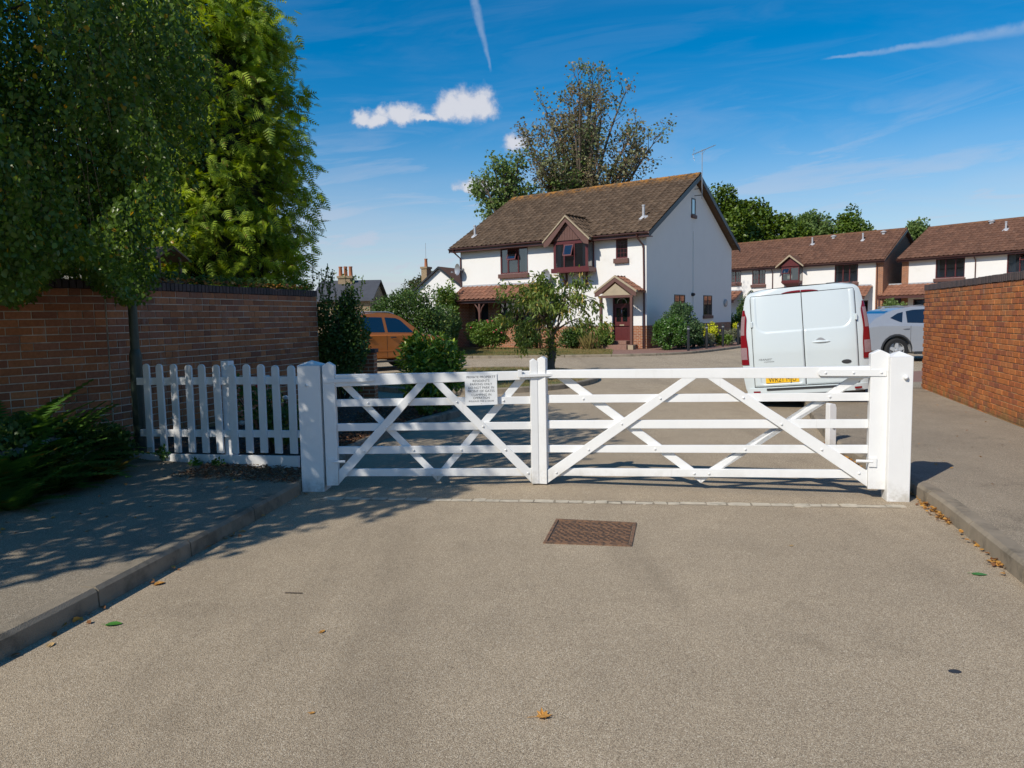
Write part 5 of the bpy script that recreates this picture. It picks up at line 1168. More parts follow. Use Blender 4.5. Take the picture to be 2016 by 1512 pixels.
mb = MB(); mb.add([(-.72, 3.30, 1.87), (.72, 3.30, 1.87), (.82, 4.12, 1.30), (-.82, 4.12, 1.30)], [(0, 1, 2, 3)]); mb.build('windscreen', M['carglass'], van)

# ---- cars: local x forward, y left, z up; origin below the rear axle
def arcs(cx, r, n=12, z0=.30): 
    a0 = math.asin((z0 - .36)/r) if abs((z0 - .36)/r) < 1 else 0
    return [(cx + r*math.cos(t), .36 + r*math.sin(t)) for t in np.linspace(a0, math.pi - a0, n)]
def car_lower(root, outline, hw, mat, bulge=.07):
    n = len(outline); cx = sum(p[0] for p in outline)/n; cz = sum(p[1] for p in outline)/n
    lay = [(-hw, .045), (-hw + .03, .012), (-hw + bulge, 0), (hw - bulge, 0), (hw - .03, .012), (hw, .045)]
    nor = []
    for i in range(n):
        a = Vector(outline[i-1]); b = Vector(outline[(i+1) % n]); d = (b - a).normalized(); nor.append(Vector((-d.y, d.x)))
    area = sum(outline[i][0]*outline[(i+1) % n][1] - outline[(i+1) % n][0]*outline[i][1] for i in range(n))
    sg_ = 1 if area > 0 else -1
    mb = MB(); vs_ = []
    for (y, ins) in lay:
        for p, m in zip(outline, nor): vs_.append((p[0] + m.x*ins*sg_, y, p[1] + m.y*ins*sg_))
    L = len(lay); fs = [(l*n + i, l*n + (i+1) % n, (l+1)*n + (i+1) % n, (l+1)*n + i) for l in range(L-1) for i in range(n)]
    fs += [tuple(range(n - 1, -1, -1)), tuple((L-1)*n + i for i in range(n))]
    mb.add(vs_, fs); return mb.build('body', mat, root, smooth=True)
def cabin(root, curve, belt, top, hwb, hwt, mat):
    hw = lambda z: hwb + (hwt - hwb)*(z - belt)/(top - belt)
    n = len(curve); mb = MB()
    L = [(x, hw(z), z) for x, z in curve]; Rr = [(x, -hw(z), z) for x, z in curve]
    mb.add(L + Rr, [(i, i + 1, n + i + 1, n + i) for i in range(n - 1)] + [tuple(range(n - 1, -1, -1)), tuple(n + i for i in range(n))])
    mb.build('cabin', mat, root, smooth=True); return hw
def side_glass(root, polys, hw, mat, off=.006):
    for s in (-1, 1):
        for p in polys:
            mb = MB(); mb.add([(x, s*(hw(z) + off), z) for x, z in p], [tuple(range(len(p)))]); mb.build('side_window', mat, root)
# silver coupe-backed car
sc_ = thing('car', 'silver sloping-backed car parked behind the van beyond the brick wall', 'car', (11.78, 23.85, 0), R(2))
out = [(-.95, .38), (-1.0, .62), (-.98, .95), (-.90, 1.12), (-.5, 1.16), (.3, 1.15), (1.4, 1.12), (2.4, 1.08), (3.0, 1.02), (3.6, .90), (3.82, .72), (3.85, .42), (3.75, .25)] + arcs(2.93, .47) + [(2.3, .24), (.7, .24)] + arcs(0, .47) + [(-.6, .3)]
car_lower(sc_, out, .98, M['silver'])
cur = [(-.92, 1.10), (-.62, 1.34), (0.0, 1.60), (.45, 1.68), (.85, 1.71), (1.3, 1.69), (1.7, 1.60), (2.2, 1.35), (2.62, 1.07)]
hwf = cabin(sc_, cur, 1.1, 1.71, .93, .62, M['silver'])
side_glass(sc_, [[(-.14, 1.36), (.10, 1.25), (.20, 1.22), (.30, 1.54), (.12, 1.50)], [(.36, 1.21), (1.15, 1.18), (1.13, 1.62), (.62, 1.60), (.40, 1.56)], [(1.22, 1.18), (2.05, 1.15), (1.66, 1.52), (1.3, 1.61), (1.2, 1.615)]], hwf, M['carglass'])
mb = MB(); mb.add([(-.86, hwf(1.16)*.86, 1.165), (-.86, -hwf(1.16)*.86, 1.165), (-.10, -hwf(1.55)*.84, 1.575), (-.10, hwf(1.55)*.84, 1.575)], [(3, 2, 1, 0)]); mb.build('rear_window', M['carglass'], sc_)
mb = MB(); mb.add([(2.52, .78, 1.14), (2.52, -.78, 1.14), (1.78, -.60, 1.575), (1.78, .60, 1.575)], [(0, 1, 2, 3)]); mb.build('windscreen', M['carglass'], sc_)
for y in (-.86, .86):
    for x in (0, 2.93): wheel(sc_, x, y, .37, .37, .26)
    for c in (0, 2.93):
        mb = MB(); pts = arcs(c, .455, 14); pts2 = arcs(c, .50, 14); s = 1 if y > 0 else -1
        mb.add([(p[0], s*.978, p[1]) for p in pts] + [(p[0], s*.970, p[1]) for p in pts2], [(i, i+1, 15+i, 14+i) for i in range(13)]); mb.build('wheel_arch_trim', M['plastic'], sc_)
    s = 1 if y > 0 else -1
    for x in (.15, 1.3): MB().tube([(x, s*.955, 1.03), (x + .05, s*1.0, 1.035), (x + .2, s*1.0, 1.035), (x + .25, s*.955, 1.03)], .014, 6).build('door_handle', M['silver'], sc_, smooth=True)
    mb = MB()
    for x in (.42, 1.2): mb.box(x - .004, x + .004, s*.9815 - .001, s*.9815 + .001, .42, 1.12)
    mb.build('door_gap', M['ink_black'], sc_)
    MB().box(.55, 2.4, s*.965 - .02, s*.965 + .02, .24, .33).build('side_skirt', M['plastic'], sc_, bevel=.01)
    MB().box(-.99, -.80, s*.72 - .18, s*.72 + .18, .85, .98).build('tail_lamp', M['red_lens'], sc_, bevel=.02)
    MB().box(1.95, 2.1, s*1.02 - .1, s*1.02 + .1, 1.12, 1.27).build('door_mirror', M['silver'], sc_, bevel=.03)
    MB().tube([(.2, s*.60, 1.70), (.9, s*.61, 1.735), (1.6, s*.59, 1.66)], .014, 6).build('roof_rail', M['galv'], sc_)
MB().uz([(-.05, 1.60), (.12, 1.64), (.1, 1.70), (.06, 1.71)], -.02, .02).build('roof_fin', M['silver'], sc_)
# orange pickup
pk = thing('pickup_truck', 'orange pickup truck with roof rails parked behind the dark shrub', 'pickup truck', (-6.0, 22.75, 0), R(36))
out = [(-1.15, .50), (-1.18, .8), (-1.15, 1.12), (.95, 1.12), (1.0, 1.15), (2.9, 1.12), (3.6, 1.08), (4.05, 1.0), (4.15, .75), (4.12, .42), (3.95, .36)] + arcs(3.22, .47) + [(2.7, .36), (.6, .36)] + arcs(0, .47) + [(-.6, .42)]
car_lower(pk, out, .93, M['orange'])
cur = [(.96, 1.12), (1.02, 1.45), (1.10, 1.72), (1.22, 1.77), (1.9, 1.80), (2.3, 1.77), (2.55, 1.68), (3.05, 1.30), (3.25, 1.10)]
hwf = cabin(pk, cur, 1.1, 1.8, .90, .68, M['orange'])
side_glass(pk, [[(1.22, 1.22), (1.95, 1.20), (1.92, 1.66), (1.30, 1.68), (1.17, 1.55)], [(2.05, 1.20), (2.95, 1.17), (2.55, 1.56), (2.4, 1.63), (2.02, 1.66)]], hwf, M['carglass'])
MB().add([(.985, .70, 1.24), (.985, -.70, 1.24), (1.065, -.60, 1.62), (1.065, .60, 1.62)], [(3, 2, 1, 0)]).build('rear_window', M['carglass'], pk)
MB().add([(3.14, .74, 1.19), (3.14, -.74, 1.19), (2.60, -.60, 1.645), (2.60, .60, 1.645)], [(0, 1, 2, 3)]).build('windscreen', M['carglass'], pk)
for s in (-1, 1):
    for x in (0, 3.22): wheel(pk, x, s*.80, .38, .38, .25)
    for c in (0, 3.22):
        mb = MB(); pts = arcs(c, .455, 14); pts2 = arcs(c, .53, 14)
        mb.add([(p[0], s*.945, p[1]) for p in pts] + [(p[0], s*.922, p[1]) for p in pts2], [(i, i+1, 15+i, 14+i) for i in range(13)]); mb.build('wheel_arch_trim', M['orange'], pk)
    for x in (1.28, 2.1): MB().tube([(x, s*.90, 1.03), (x + .05, s*.955, 1.035), (x + .18, s*.955, 1.035), (x + .23, s*.90, 1.03)], .018, 6).build('door_handle', M['plastic'], pk, smooth=True)
    mb = MB()
    for x in (1.05, 1.99, 2.98): mb.box(x - .005, x + .005, s*.9315 - .001, s*.9315 + .001, .42, 1.10)
    mb.build('door_gap', M['ink_black'], pk)
    MB().box(1.1, 2.95, s*.927 - .010, s*.927 + .010, .60, .64).build('side_moulding', M['orange'], pk, bevel=.006)
    MB().box(.75, 2.75, s*.88 - .09, s*.88 + .09, .27, .33).build('side_step', M['plastic'], pk, bevel=.015)
    MB().tube([(1.2, s*.62, 1.77), (1.35, s*.63, 1.83), (2.2, s*.63, 1.82), (2.4, s*.61, 1.76)], .022, 8).build('roof_rail', M['galv'], pk, smooth=True)
    MB().box(-1.20, -1.14, s*.80 - .09, s*.80 + .09, .72, 1.02).build('tail_lamp', M['red_lens'], pk, bevel=.02)
MB().box(-1.05, .88, -.78, .78, 1.118, 1.126).build('bed_liner', M['plastic'], pk)
# ------------------------------------------------------------------ vegetation
OV_V = np.array([(0,0,0),(0,1,-.06),(-.36,.26,.05),(-.30,.62,.06),(.36,.26,.05),(.30,.62,.06)], float); OV_F = np.array([(0,2,3,1),(0,1,5,4)])
LA_V = np.array([(0,0,0),(0,1,-.16),(-.13,.3,.05),(-.11,.66,.0),(.13,.3,.05),(.11,.66,.0)], float); LA_F = OV_F
BL_V = np.array([(-.03,0,0),(.03,0,0),(.02,.55,.05),(0,1,.25)], float); BL_F = np.array([(0,1,2,3)])
def spray_template(n=9, w=.42, taper=1.0, fern=False):
    V = []; F = []
    def tri(a, b, c): o = len(V); V.extend([a, b, c]); F.append((o, o+1, o+2))
    tri((-.012, 0, 0), (.012, 0, 0), (0, 1, -.12))
    for i in range(n):
        t = .06 + .90*i/n; L = w*(math.sin(math.pi*min(1, t*.62 + .28))**taper)*(1 - .25*t)*(1.15 - t) if not fern else w*(1 - t)**.75*(1 if t > .12 else .7)
        zb = -.12*t*t
        for s in (-1, 1):
            f = .55 if not fern else .18; hw = .060 if not fern else .026
            tip = (s*L, t + L*f, zb - .05*L); base0 = (0, t - hw, zb); base1 = (0, t + hw, zb)
            tri(base0, tip, base1)
            if not fern:
                for q in (.35, .65):
                    b = (s*L*q, t + L*f*q, zb); tri((b[0], b[1] - .015, b[2]), (b[0] + s*.05, b[1] + .13*(1 - q*.5), b[2] - .01), (b[0], b[1] + .03, b[2]))
    return np.array(V, float), np.array(F)
SP_V, SP_F = spray_template(6, .40); FE_V, FE_F = spray_template(22, .34, 1, True)
def unit(a): return a/np.maximum(np.linalg.norm(a, axis=-1, keepdims=True), 1e-9)
def rdir(n): return unit(rng.normal(size=(n, 3)))
def place(tV, tF, P, Y, Zh, S, W=1.0):
    Y = unit(Y); X = unit(np.cross(Y, Zh) + 1e-6); Z = np.cross(X, Y); n = len(P); m = len(tV); S = np.broadcast_to(np.asarray(S, float), (n,))
    V = P[:, None, :] + S[:, None, None]*(tV[None, :, 0, None]*W*X[:, None, :] + tV[None, :, 1, None]*Y[:, None, :] + tV[None, :, 2, None]*Z[:, None, :])
    F = tF[None] + (np.arange(n)*m)[:, None, None]
    return V.reshape(-1, 3), F.reshape(-1, tF.shape[1])
def leaves(name, mat, root, P, Y, Zh, S, tmpl=(OV_V, OV_F), W=1.0, kind='stuff'):
    V, F = place(tmpl[0], tmpl[1], P, Y, Zh, S, W); V = V - np.array(root.location if root else (0, 0, 0)); return link(name, npmesh(name, V, F), mat, root, kind=kind)
def lumps(c, rad, K, lr, n, lo=.4, floor=None, outer=.45):
    c = np.array(c, float); rad = np.array(rad, float)
    d = rdir(K); f = rng.uniform(lo, 1.0, (K, 1)); C_ = c + rad*d*f*(1 - lr*.6); r = lr*rng.uniform(.55, 1.15, (K, 1))
    k = rng.integers(0, K, n); d2 = rdir(n); rr = rng.uniform(0, 1, (n, 1))**outer
    P = C_[k] + rad*d2*r[k]*rr
    Nn = unit(unit((P - c)/rad) + d2*.9)
    if floor is not None: keep = P[:, 2] > floor; P, Nn = P[keep], Nn[keep]
    return P, Nn
def up_(n): return np.tile([0, 0, 1.0], (n, 1))
def shrub(name, label, c, rad, mat, n, size, K=26, lr=.42, floor=.1, tmpl=(OV_V, OV_F), droop=0.0, W=1.0, cat='shrub', group=None, stem=True, lo=.4, outer=.4, core=True):
    root = thing(name, label, cat, (c[0], c[1], floor), 0, group)
    P, Nn = lumps(c, rad, K, lr, n, lo, floor + .02, outer)
    m = len(P); Y = unit(Nn*.7 + rng.normal(size=(m, 3))*.55 + np.array([0, 0, .25 - droop])); Z = unit(Nn + up_(m)*.6 + rng.normal(size=(m, 3))*.4)
    leaves('foliage', mat, root, P, Y, Z, rng.uniform(.7, 1.25, m)*size, tmpl, W)
    if stem:
        mb = MB()
        for _ in range(9):
            d = rdir(1)[0]; e = np.array(c) + np.array(rad)*d*.75; e[2] = max(e[2], floor + .25)
            b = np.array([c[0] + d[0]*rad[0]*.15, c[1] + d[1]*rad[1]*.15, floor - .05]); mm = (b + e)/2 + np.array([0, 0, .1])
            mb.tube([b - np.array(root.location), mm - np.array(root.location), e - np.array(root.location)], [.02, .014, .005], 5)
        mb.build('stem', M['bark_dark'], root)
    return root
# --- tree skeletons
def grow(p, d, L, r, lev, mb, tips, spread, up, segs=3, kids=(2, 4), shrink=.68, wig=.12, n=6, off=None):
    pts = [Vector(p)]; rad = [r]; cur = Vector(p); dd = Vector(d).normalized()
    for i in range(segs):
        dd = (dd + Vector(rng.normal(size=3))*wig + Vector((0, 0, up))).normalized(); cur = cur + dd*(L/segs); pts.append(cur.copy()); rad.append(r*(1 - .5*(i + 1)/segs))
    mb.tube([q - off for q in pts], rad, max(4, n), cap=False)
    if lev == 0:
        for q in pts[1:]: tips.append((q, dd.copy()))
        return
    k = random.randint(*kids)
    for i in range(k):
        t = random.uniform(.35, 1.0) if i else 1.0; j = min(segs - 1, int(t*segs)); q = pts[j].lerp(pts[j + 1], t*segs - j) if t < 1 else pts[-1]
        ax = Vector(rng.normal(size=3)).cross(dd).normalized(); nd = (Matrix.Rotation(spread*random.uniform(.6, 1.3), 3, ax) @ dd)
        grow(q, nd, L*shrink*random.uniform(.8, 1.15), max(.004, rad[j]*.62), lev - 1, mb, tips, spread, up, segs, kids, shrink, wig, n - 1, off)
def tip_leaves(tips, per, sp, droop):
    T = np.array([tuple(t[0]) for t in tips]); D = np.array([tuple(t[1]) for t in tips]); k = np.repeat(np.arange(len(T)), per); n = len(k)
    P = T[k] + rng.normal(size=(n, 3))*sp; Y = unit(D[k]*.5 + rng.normal(size=(n, 3))*.6 - np.array([0, 0, droop])); return P, Y, unit(up_(n) + rng.normal(size=(n, 3))*.5)

# --- birch over the left pavement
BC, BR = np.array([-7.0, 5.4, 4.25]), np.array([4.5, 4.8, 3.6])
birch = thing('birch_tree', 'drooping birch tree with small dark leaves hanging over the left pavement', 'tree', (-7.15, 5.3, 0.1))
off = Vector(birch.location); mbt = MB(); mbt.tube([Vector(p) - off for p in ((-7.15, 5.3, 0), (-7.1, 5.4, 1.6), (-7.0, 5.6, 3.6), (-7.05, 5.9, 6.0), (-7.0, 6, 7.4))], [.22, .18, .15, .09, .03], 12); mbt.build('trunk', M['bark'], birch, smooth=True)
mbb = MB(); tips = []
for k in range(14):
    a = 2*math.pi*k/14 + random.uniform(-.2, .2); z = random.uniform(2.8, 6.5)
    grow((-7.05, 5.7, z), (math.cos(a), math.sin(a)*1.2, .55), 2.1, .05, 2, mbb, tips, R(38), -.05, 3, (2, 3), .7, .15, 5, off)
mbb.build('branches', M['bark_dark'], birch)
def strands(n, seed_fn, lmin, lmax, leaf, step):
    P = []; Y = []; S = []; stem = []
    for _ in range(n):
        p = seed_fn()
        if p is None: continue
        L = rng.uniform(lmin, lmax); out = unit(((p - BC)/BR)*np.array([1, 1, 0]))*rng.uniform(.0, .18); q = p.copy(); m = int(L/step); pts = [p.copy()]
        for i in range(m):
            q = q + np.array([out[0], out[1], -1.0])*step + rng.normal(size=3)*.012; s = (i % 2)*2 - 1; ang = rng.uniform(0, 6.28)
            lat = np.array([math.cos(ang), math.sin(ang), 0]); P.append(q + lat*.012); Y.append(unit(lat*.75 + np.array([0, 0, -.85]) + rng.normal(size=3)*.25)); S.append(leaf*rng.uniform(.65, 1.2))
            if i % 4 == 3: pts.append(q.copy())
        if len(pts) > 1: stem.append(pts)
    return np.array(P), np.array(Y), np.array(S), stem
def seed_front():
    for _ in range(60):
        d = rdir(1)[0]; f = rng.uniform(.55, 1.0)**.5; p = BC + BR*d*f*(1 + .07*math.sin(d[0]*9 + d[2]*7))
        if p[1] > 3.4 and p[2] < 6.6 and in_frame(p, 130): return p
    return None
def seed_rest():
    d = rdir(1)[0]; p = BC + BR*d*rng.uniform(.25, 1.0)**.6
    if in_frame(p, -60) and p[1] > 3: return None
    return p
P1, Y1, S1, st1 = strands(3900, seed_front, .6, 1.5, .050, .034)
P2, Y2, S2, st2 = strands(5200, seed_rest, .6, 1.5, .115, .075)
# keep the hanging curtain clear of the wall face and pavement
BX = lambda y: np.interp(y, [0, 1.6, 4.0, 5.2, 7.0, 8.3, 9.6], [-6.8, -5.4, -3.6, -3.2, -2.95, -3.05, -3.4])
def ok(P): return (P[:, 2] > 1.98 + .18*np.sin(P[:, 0]*5.0 + P[:, 1]*3.1)) & (P[:, 0] < BX(P[:, 1]) - .22*np.clip(4.4 - P[:, 2], 0, 2.5)*(P[:, 1] > 4.5) + .14*np.sin(P[:, 2]*4 + P[:, 1]*3)) & (P[:, 1] < 9.7)
SD = np.array(sdir); m1, m2 = ok(P1), ok(P2)
def gap(P):            # openings carved through the crown along the sun direction to light chosen spots
    keep = np.ones(len(P), bool)
    for (g, r_) in (((-3.45, 7.3, 2.55), .42), ((-3.9, 7.6, 2.3), .28), ((-3.25, 7.2, 3.3), .28), ((-4.9, 7.2, 1.0), .22), ((-3.0, 7.8, .35), .12), ((-2.6, 7.6, .2), .10)):
        v = P - np.array(g); t = v @ SD; d = np.linalg.norm(v - t[:, None]*SD, axis=1); keep &= ~((t > .35) & (d < r_))
    return keep
m1 &= gap(P1); m2 &= gap(P2)
S2 = np.where(np.array([in_frame(p, 90) and p[1] > 1 for p in P2]), S2*.48, S2)
P1, Y1, S1, P2, Y2, S2 = P1[m1], Y1[m1], S1[m1], P2[m2], Y2[m2], S2[m2]
# the leaves that show largest are leaves of their own
vv = (camM[:3, :3] @ P1.T).T + camM[:3, 3]; sz = S1/np.maximum(.1, -vv[:, 2]); inn_ = np.array([in_frame(p, 0) for p in P1]); order = np.argsort(-(sz*inn_))
solo = order[:300]; rest = order[300:]
nz1 = unit(np.cross(Y1, rdir(len(P1))))
leaves('foliage', M['l_birch'], birch, P1[rest], Y1[rest], nz1[rest], S1[rest])
leaves('foliage', M['l_birch'], birch, P2, Y2, unit(np.cross(Y2, rdir(len(P2)))), S2)
lm = npmesh('leaf', OV_V*.058, OV_F); lm.materials.append(M['l_birch'])
for i in solo:
    y = unit(Y1[i]); x = unit(np.cross(y, nz1[i])); z = np.cross(x, y); o = bpy.data.objects.new('leaf', lm); COL.objects.link(o); o.parent = birch
    mt = Matrix([[x[r], y[r], z[r], 0] for r in range(3)] + [[0, 0, 0, 1]]); o.matrix_local = Matrix.Translation(Vector(P1[i]) - off) @ mt @ Matrix.Scale(float(S1[i]/.058), 4)
mbs = MB()
for pts in [[q for q in s if q[2] > 2.15 and gap(np.array([q]))[0] and q[0] < -.1 + BX(q[1]) - .22*max(0, min(2.5, 4.4 - q[2]))] for s in st1[::4] + st2[::12]]:
    if len(pts) < 2: continue
    mbs.tube([Vector(p) - off for p in pts], .0016, 3, cap=False)
mbs.build('twigs', M['bark_dark'], birch, kind='stuff')

# --- conifer behind the wall
con = thing('conifer_tree', 'tall dense conifer with yellow-green sprays lit by sun behind the brick wall', 'tree', (-5.45, 13.9, 0)); off = Vector(con.location)
MB().tube([(0, 0, 0), (0, 0, 4), (.05, 0, 7.4)], [.24, .18, .02], 10).build('trunk', M['bark'], con, smooth=True)
def crad(z): return (1.72 - .055*max(0, z - 3.2) - (.28*(2.4 - z) if z < 2.4 else 0))*(1 if z < 7.0 else max(.03, (7.85 - z)/.85)**.6)
cp, cd = [], []
for _ in range(880):
    z = rng.uniform(1.9, 7.8); a = rng.uniform(0, 2*math.pi); 
    rr_ = crad(z)*rng.uniform(.60, 1.0)*(1 + .10*math.sin(3*a + z*1.7) + .07*math.sin(7*z + a))
    base = np.array([-5.45 + rr_*math.cos(a), 13.9 + rr_*math.sin(a), z]); o_ = np.array([math.cos(a), math.sin(a), 0])
    for _ in range(22):
        d = unit(o_*.75 + np.array([0, 0, -.50]) + rng.normal(size=3)*.50); cp.append(base + rng.normal(size=3)*np.array([.17, .17, .12]) - d*.1); cd.append(d)
cp, cd = np.array(cp), np.array(cd); n = len(cp)
leaves('foliage', M['l_conifer'], con, cp, cd, unit(up_(n)*.8 + cd*.3 + rng.normal(size=(n, 3))*.5), rng.uniform(.13, .34, n), (SP_V, SP_F))
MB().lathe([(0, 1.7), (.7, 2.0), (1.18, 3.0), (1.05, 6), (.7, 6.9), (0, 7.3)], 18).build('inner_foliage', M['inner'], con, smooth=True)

# --- shrub at the end of the wall, with long sprigs
eh = shrub('hedge_shrub', 'dark overgrown shrub with long upright sprigs at the end of the shaded wall', (-3.22, 14.1, 1.15), (.62, .75, 1.32), M['l_ivy'], 13000, .055, 46, .36, .1)
mb = MB(); P = []; Y = []
for k in range(26):
    b = np.array([-3.25 + rng.uniform(-.5, .45), 14.0 + rng.uniform(-.4, .4), rng.uniform(1.3, 2.1)]); d = unit(np.array([rng.uniform(-.25, .45), rng.uniform(-.3, .2), 1.0])); L = rng.uniform(.35, .85)
    e = b + d*L; mb.tube([Vector(b) - Vector(eh.location), Vector(e) - Vector(eh.location)], .006, 4)
    for t in np.arange(.1, 1.0, .035): P.append(b + d*L*t + rng.normal(size=3)*.02); Y.append(unit(rdir(1)[0] + np.array([0, 0, .4])))
mb.build('sprigs', M['bark_dark'], eh); P = np.array(P); leaves('sprig_leaves', M['l_rose'], eh, P, np.array(Y), rdir(len(P)), rng.uniform(.03, .06, len(P)))
pier = thing('brick_pier', 'short brick pier at the foot of the overgrown shrub', 'pier', (-2.86, 14.75, 0)); MB().box(-.17, .17, -.17, .17, 0, .95).build('shaft', M['far_brick'], pier); MB().box(-.2, .2, -.2, .2, .952, 1.02).build('cap', M['coping'], pier)
shrub('laurel_bush', 'glossy green laurel bush in the bed behind the left gate leaf', (-1.42, 12.7, .74), (.64, .58, .66), M['l_laurel'], 4000, .125, 34, .36, .1, (LA_V, LA_F), .15, 1.35)
shrub('hedge', 'tall green hedge behind the orange pickup truck', (-4.2, 29.6, 1.35), (1.95, 1.2, 1.75), M['l_ivy'], 17000, .085, 70, .34, .05)
shrub('hedge', 'lower dark hedge beside the left corner of the white house', (-2.85, 31.6, 1.05), (.85, 2.0, 1.15), M['l_ivy'], 9000, .08, 40, .34, .05)
shrub('climbing_shrub', 'light green climber at the left corner of the white house', (-3.25, 38.2, 1.9), (.75, .7, 1.75), M['l_rose'], 5000, .10, 30, .36, .1)
rs = shrub('rose_bush', 'leafy green rose bush with pink flowers below the tiled canopy', (-1.05, 35.3, .88), (1.35, .75, .85), M['l_rose'], 9000, .085, 44, .36, .1)
for k in range(9):
    q = rdir(1)[0]; q[1] = -abs(q[1]); q[2] = abs(q[2]); p = np.array([-1.05, 35.3, .88]) + np.array([1.0, .6, .68])*q; MB().lathe([(0, -.035), (.035, -.015), (.04, .015), (.02, .035), (0, .035)], 7, tuple(Vector(p) - Vector(rs.location))).build('flower', M['petal'], rs)
shrub('shrub', 'dark green shrub in front of the ground-floor window behind the small tree', (.75, 34.6, .75), (.75, .6, .75), M['l_ivy'], 4500, .08, 26, .36, .1)
shrub('shrub', 'low dark green shrub left of the front door', (3.0, 33.9, .62), (1.0, .6, .62), M['l_ivy'], 5000, .08, 28, .36, .1)
shrub('shrub', 'bright leafy shrub beside the doorstep', (4.15, 33.3, .55), (.40, .4, .55), M['l_rose'], 2000, .08, 18, .4, .1)
dg_ = thing('dry_plant', 'dry straw-coloured plant left of the front door', 'plant', (3.55, 33.4, .1)); n = 300
P = np.array([3.55, 33.4, .1]) + np.stack([rng.normal(size=n)*.18, rng.normal(size=n)*.18, np.zeros(n)], 1); Y = unit(np.stack([rng.normal(size=n)*.35, rng.normal(size=n)*.35, np.ones(n)], 1))
leaves('stalks', M['l_grass'], dg_, P, Y, rdir(n), rng.uniform(.4, .85, n), (BL_V, BL_F), .7)
shrub('clipped_bush', 'rounded dark green clipped bush with white flecks at the house corner', (6.75, 31.75, .78), (.85, .75, .80), M['l_clip'], 8000, .07, 40, .30, .08, lo=.7)
shrub('clipped_bush', 'taller grey-green rounded bush behind the clipped bush at the gable', (7.55, 33.0, 1.12), (1.0, .85, 1.10), M['l_clip2'], 9000, .075, 44, .30, .08, lo=.7)
for (lab, c, r_, mt, n, s) in (('bright lime-yellow bush under the gable window', (9.35, 34.9, .75), (.52, .45, .42), 'l_lime', 1500, .08), ('lime-yellow bush beside the van tail lamp', (11.1, 36.2, .75), (.5, .45, .4), 'l_lime', 1400, .08),
        ('grey-green lavender clump behind the second bollard', (8.75, 33.9, .45), (.55, .5, .40), 'l_grey', 1500, .09), ('grey-green lavender clump behind the fourth bollard', (10.5, 35.9, .5), (.6, .5, .45), 'l_grey', 1600, .09),
        ('dark low shrub between clipped bush and lavender', (8.15, 33.5, .5), (.55, .55, .5), 'l_ivy', 2600, .07), ('small green shrub under the lime-yellow bush', (10.0, 35.0, .38), (.55, .4, .32), 'l_rose', 1500, .07)):
    shrub('shrub', lab, c, r_, M[mt], n, s, 16, .42, .08, (LA_V, LA_F) if mt == 'l_grey' else (OV_V, OV_F))
shrub('evergreen_shrub', 'tall dark evergreen shrub between the white house and the van', (15.3, 47.5, 1.5), (1.15, 1.1, 1.75), M['l_ivy'], 9000, .10, 44, .32, .05, lo=.6)
shrub('shrub', 'mid green shrub at the foot of the dark evergreen', (13.4, 44, .9), (1.2, .8, .8), M['l_rose'], 4000, .09, 24, .36, .05)
shrub('shrub', 'pale leafy shrub in front of the far right terraced house', (23.6, 46.5, 1.1), (1.1, .8, 1.3), M['l_green'], 5000, .11, 30, .36, .0)
# --- small tree on the island
st = thing('small_tree', 'small gnarled tree with drooping leaves on the grass island', 'tree', (1.02, 19.66, .08)); off = Vector(st.location)
mbt = MB(); mbt.tube([(0.0, 0, -.05), (.0, 0, .25), (.07, 0, .55), (.03, .02, .95), (-.02, 0, 1.35)], [.15, .12, .095, .085, .075], 10); mbt.build('trunk', M['bark'], st, smooth=True)
mbb = MB(); tips = []
for k in range(13):
    a = 2*math.pi*k/13 + random.uniform(-.25, .25); z = random.uniform(.85, 1.4)
    grow(Vector((1.03, 19.66, .08 + z)), (math.cos(a), math.sin(a)*.8, .62 + .35*random.random()), .80, .032, 2, mbb, tips, R(42), -.02, 3, (2, 3), .66, .16, 5, off)
for k in range(3):
    grow(Vector((1.03 + .1*k, 19.6, 1.45)), (-.5 + .5*k, 0, 1.0), .70, .03, 2, mbb, tips, R(40), .0, 3, (2, 3), .66, .14, 5, off)
mbb.build('branches', M['bark'], st)
tips = [t for t in tips if abs(t[0].x - 1.0) < 1.55 and t[0].z < 2.68]
P, Y, Z = tip_leaves(tips, 11, .085, .85); leaves('foliage', M['l_small'], st, P, Y, Z, rng.uniform(.10, .18, len(P)), (LA_V, LA_F), 1.25)
n = 420; P = np.array([1.03, 19.62, .15]) + np.stack([rng.normal(size=n)*.10, rng.normal(size=n)*.1, rng.uniform(.35, 1.2, n)], 1); leaves('trunk_shoots', M['l_small'], st, P, unit(rng.normal(size=(n, 3)) - np.array([0, 0, .6])), rdir(n), rng.uniform(.07, .14, n), (LA_V, LA_F), 1.2)
# --- background trees
def bg_tree(name, label, base, crown, rad, mat, n, size, K, lr, lo=.5, outer=.4):
    r = thing(name, label, 'tree', base); off = Vector(base); c = np.array(crown, float)
    mb = MB(); mb.tube([(0, 0, 0), (0, 0, (crown[2] - base[2])*.5), Vector(crown) - off], [.32, .25, .08], 8); mb.build('trunk', M['bark_dark'], r)
    P, Nn = lumps(c, rad, K, lr, n, lo, None, outer); m = len(P)
    leaves('crown', mat, r, P, unit(Nn*.6 + rng.normal(size=(m, 3))*.6), unit(Nn + up_(m)*.7 + rng.normal(size=(m, 3))*.35), rng.uniform(.7, 1.3, m)*size)
    mb = MB(); 
    for k in range(16): d = rdir(1)[0]; d[2] = abs(d[2]); e = c + np.array(rad)*d*.8; mb.tube([Vector((crown[0], crown[1], crown[2] - rad[2]*.7)) - off, Vector((c + (e - c)*.5)) - off, Vector(e) - off], [.10, .06, .02], 5)
    mb.build('branches', M['bark_dark'], r); return r
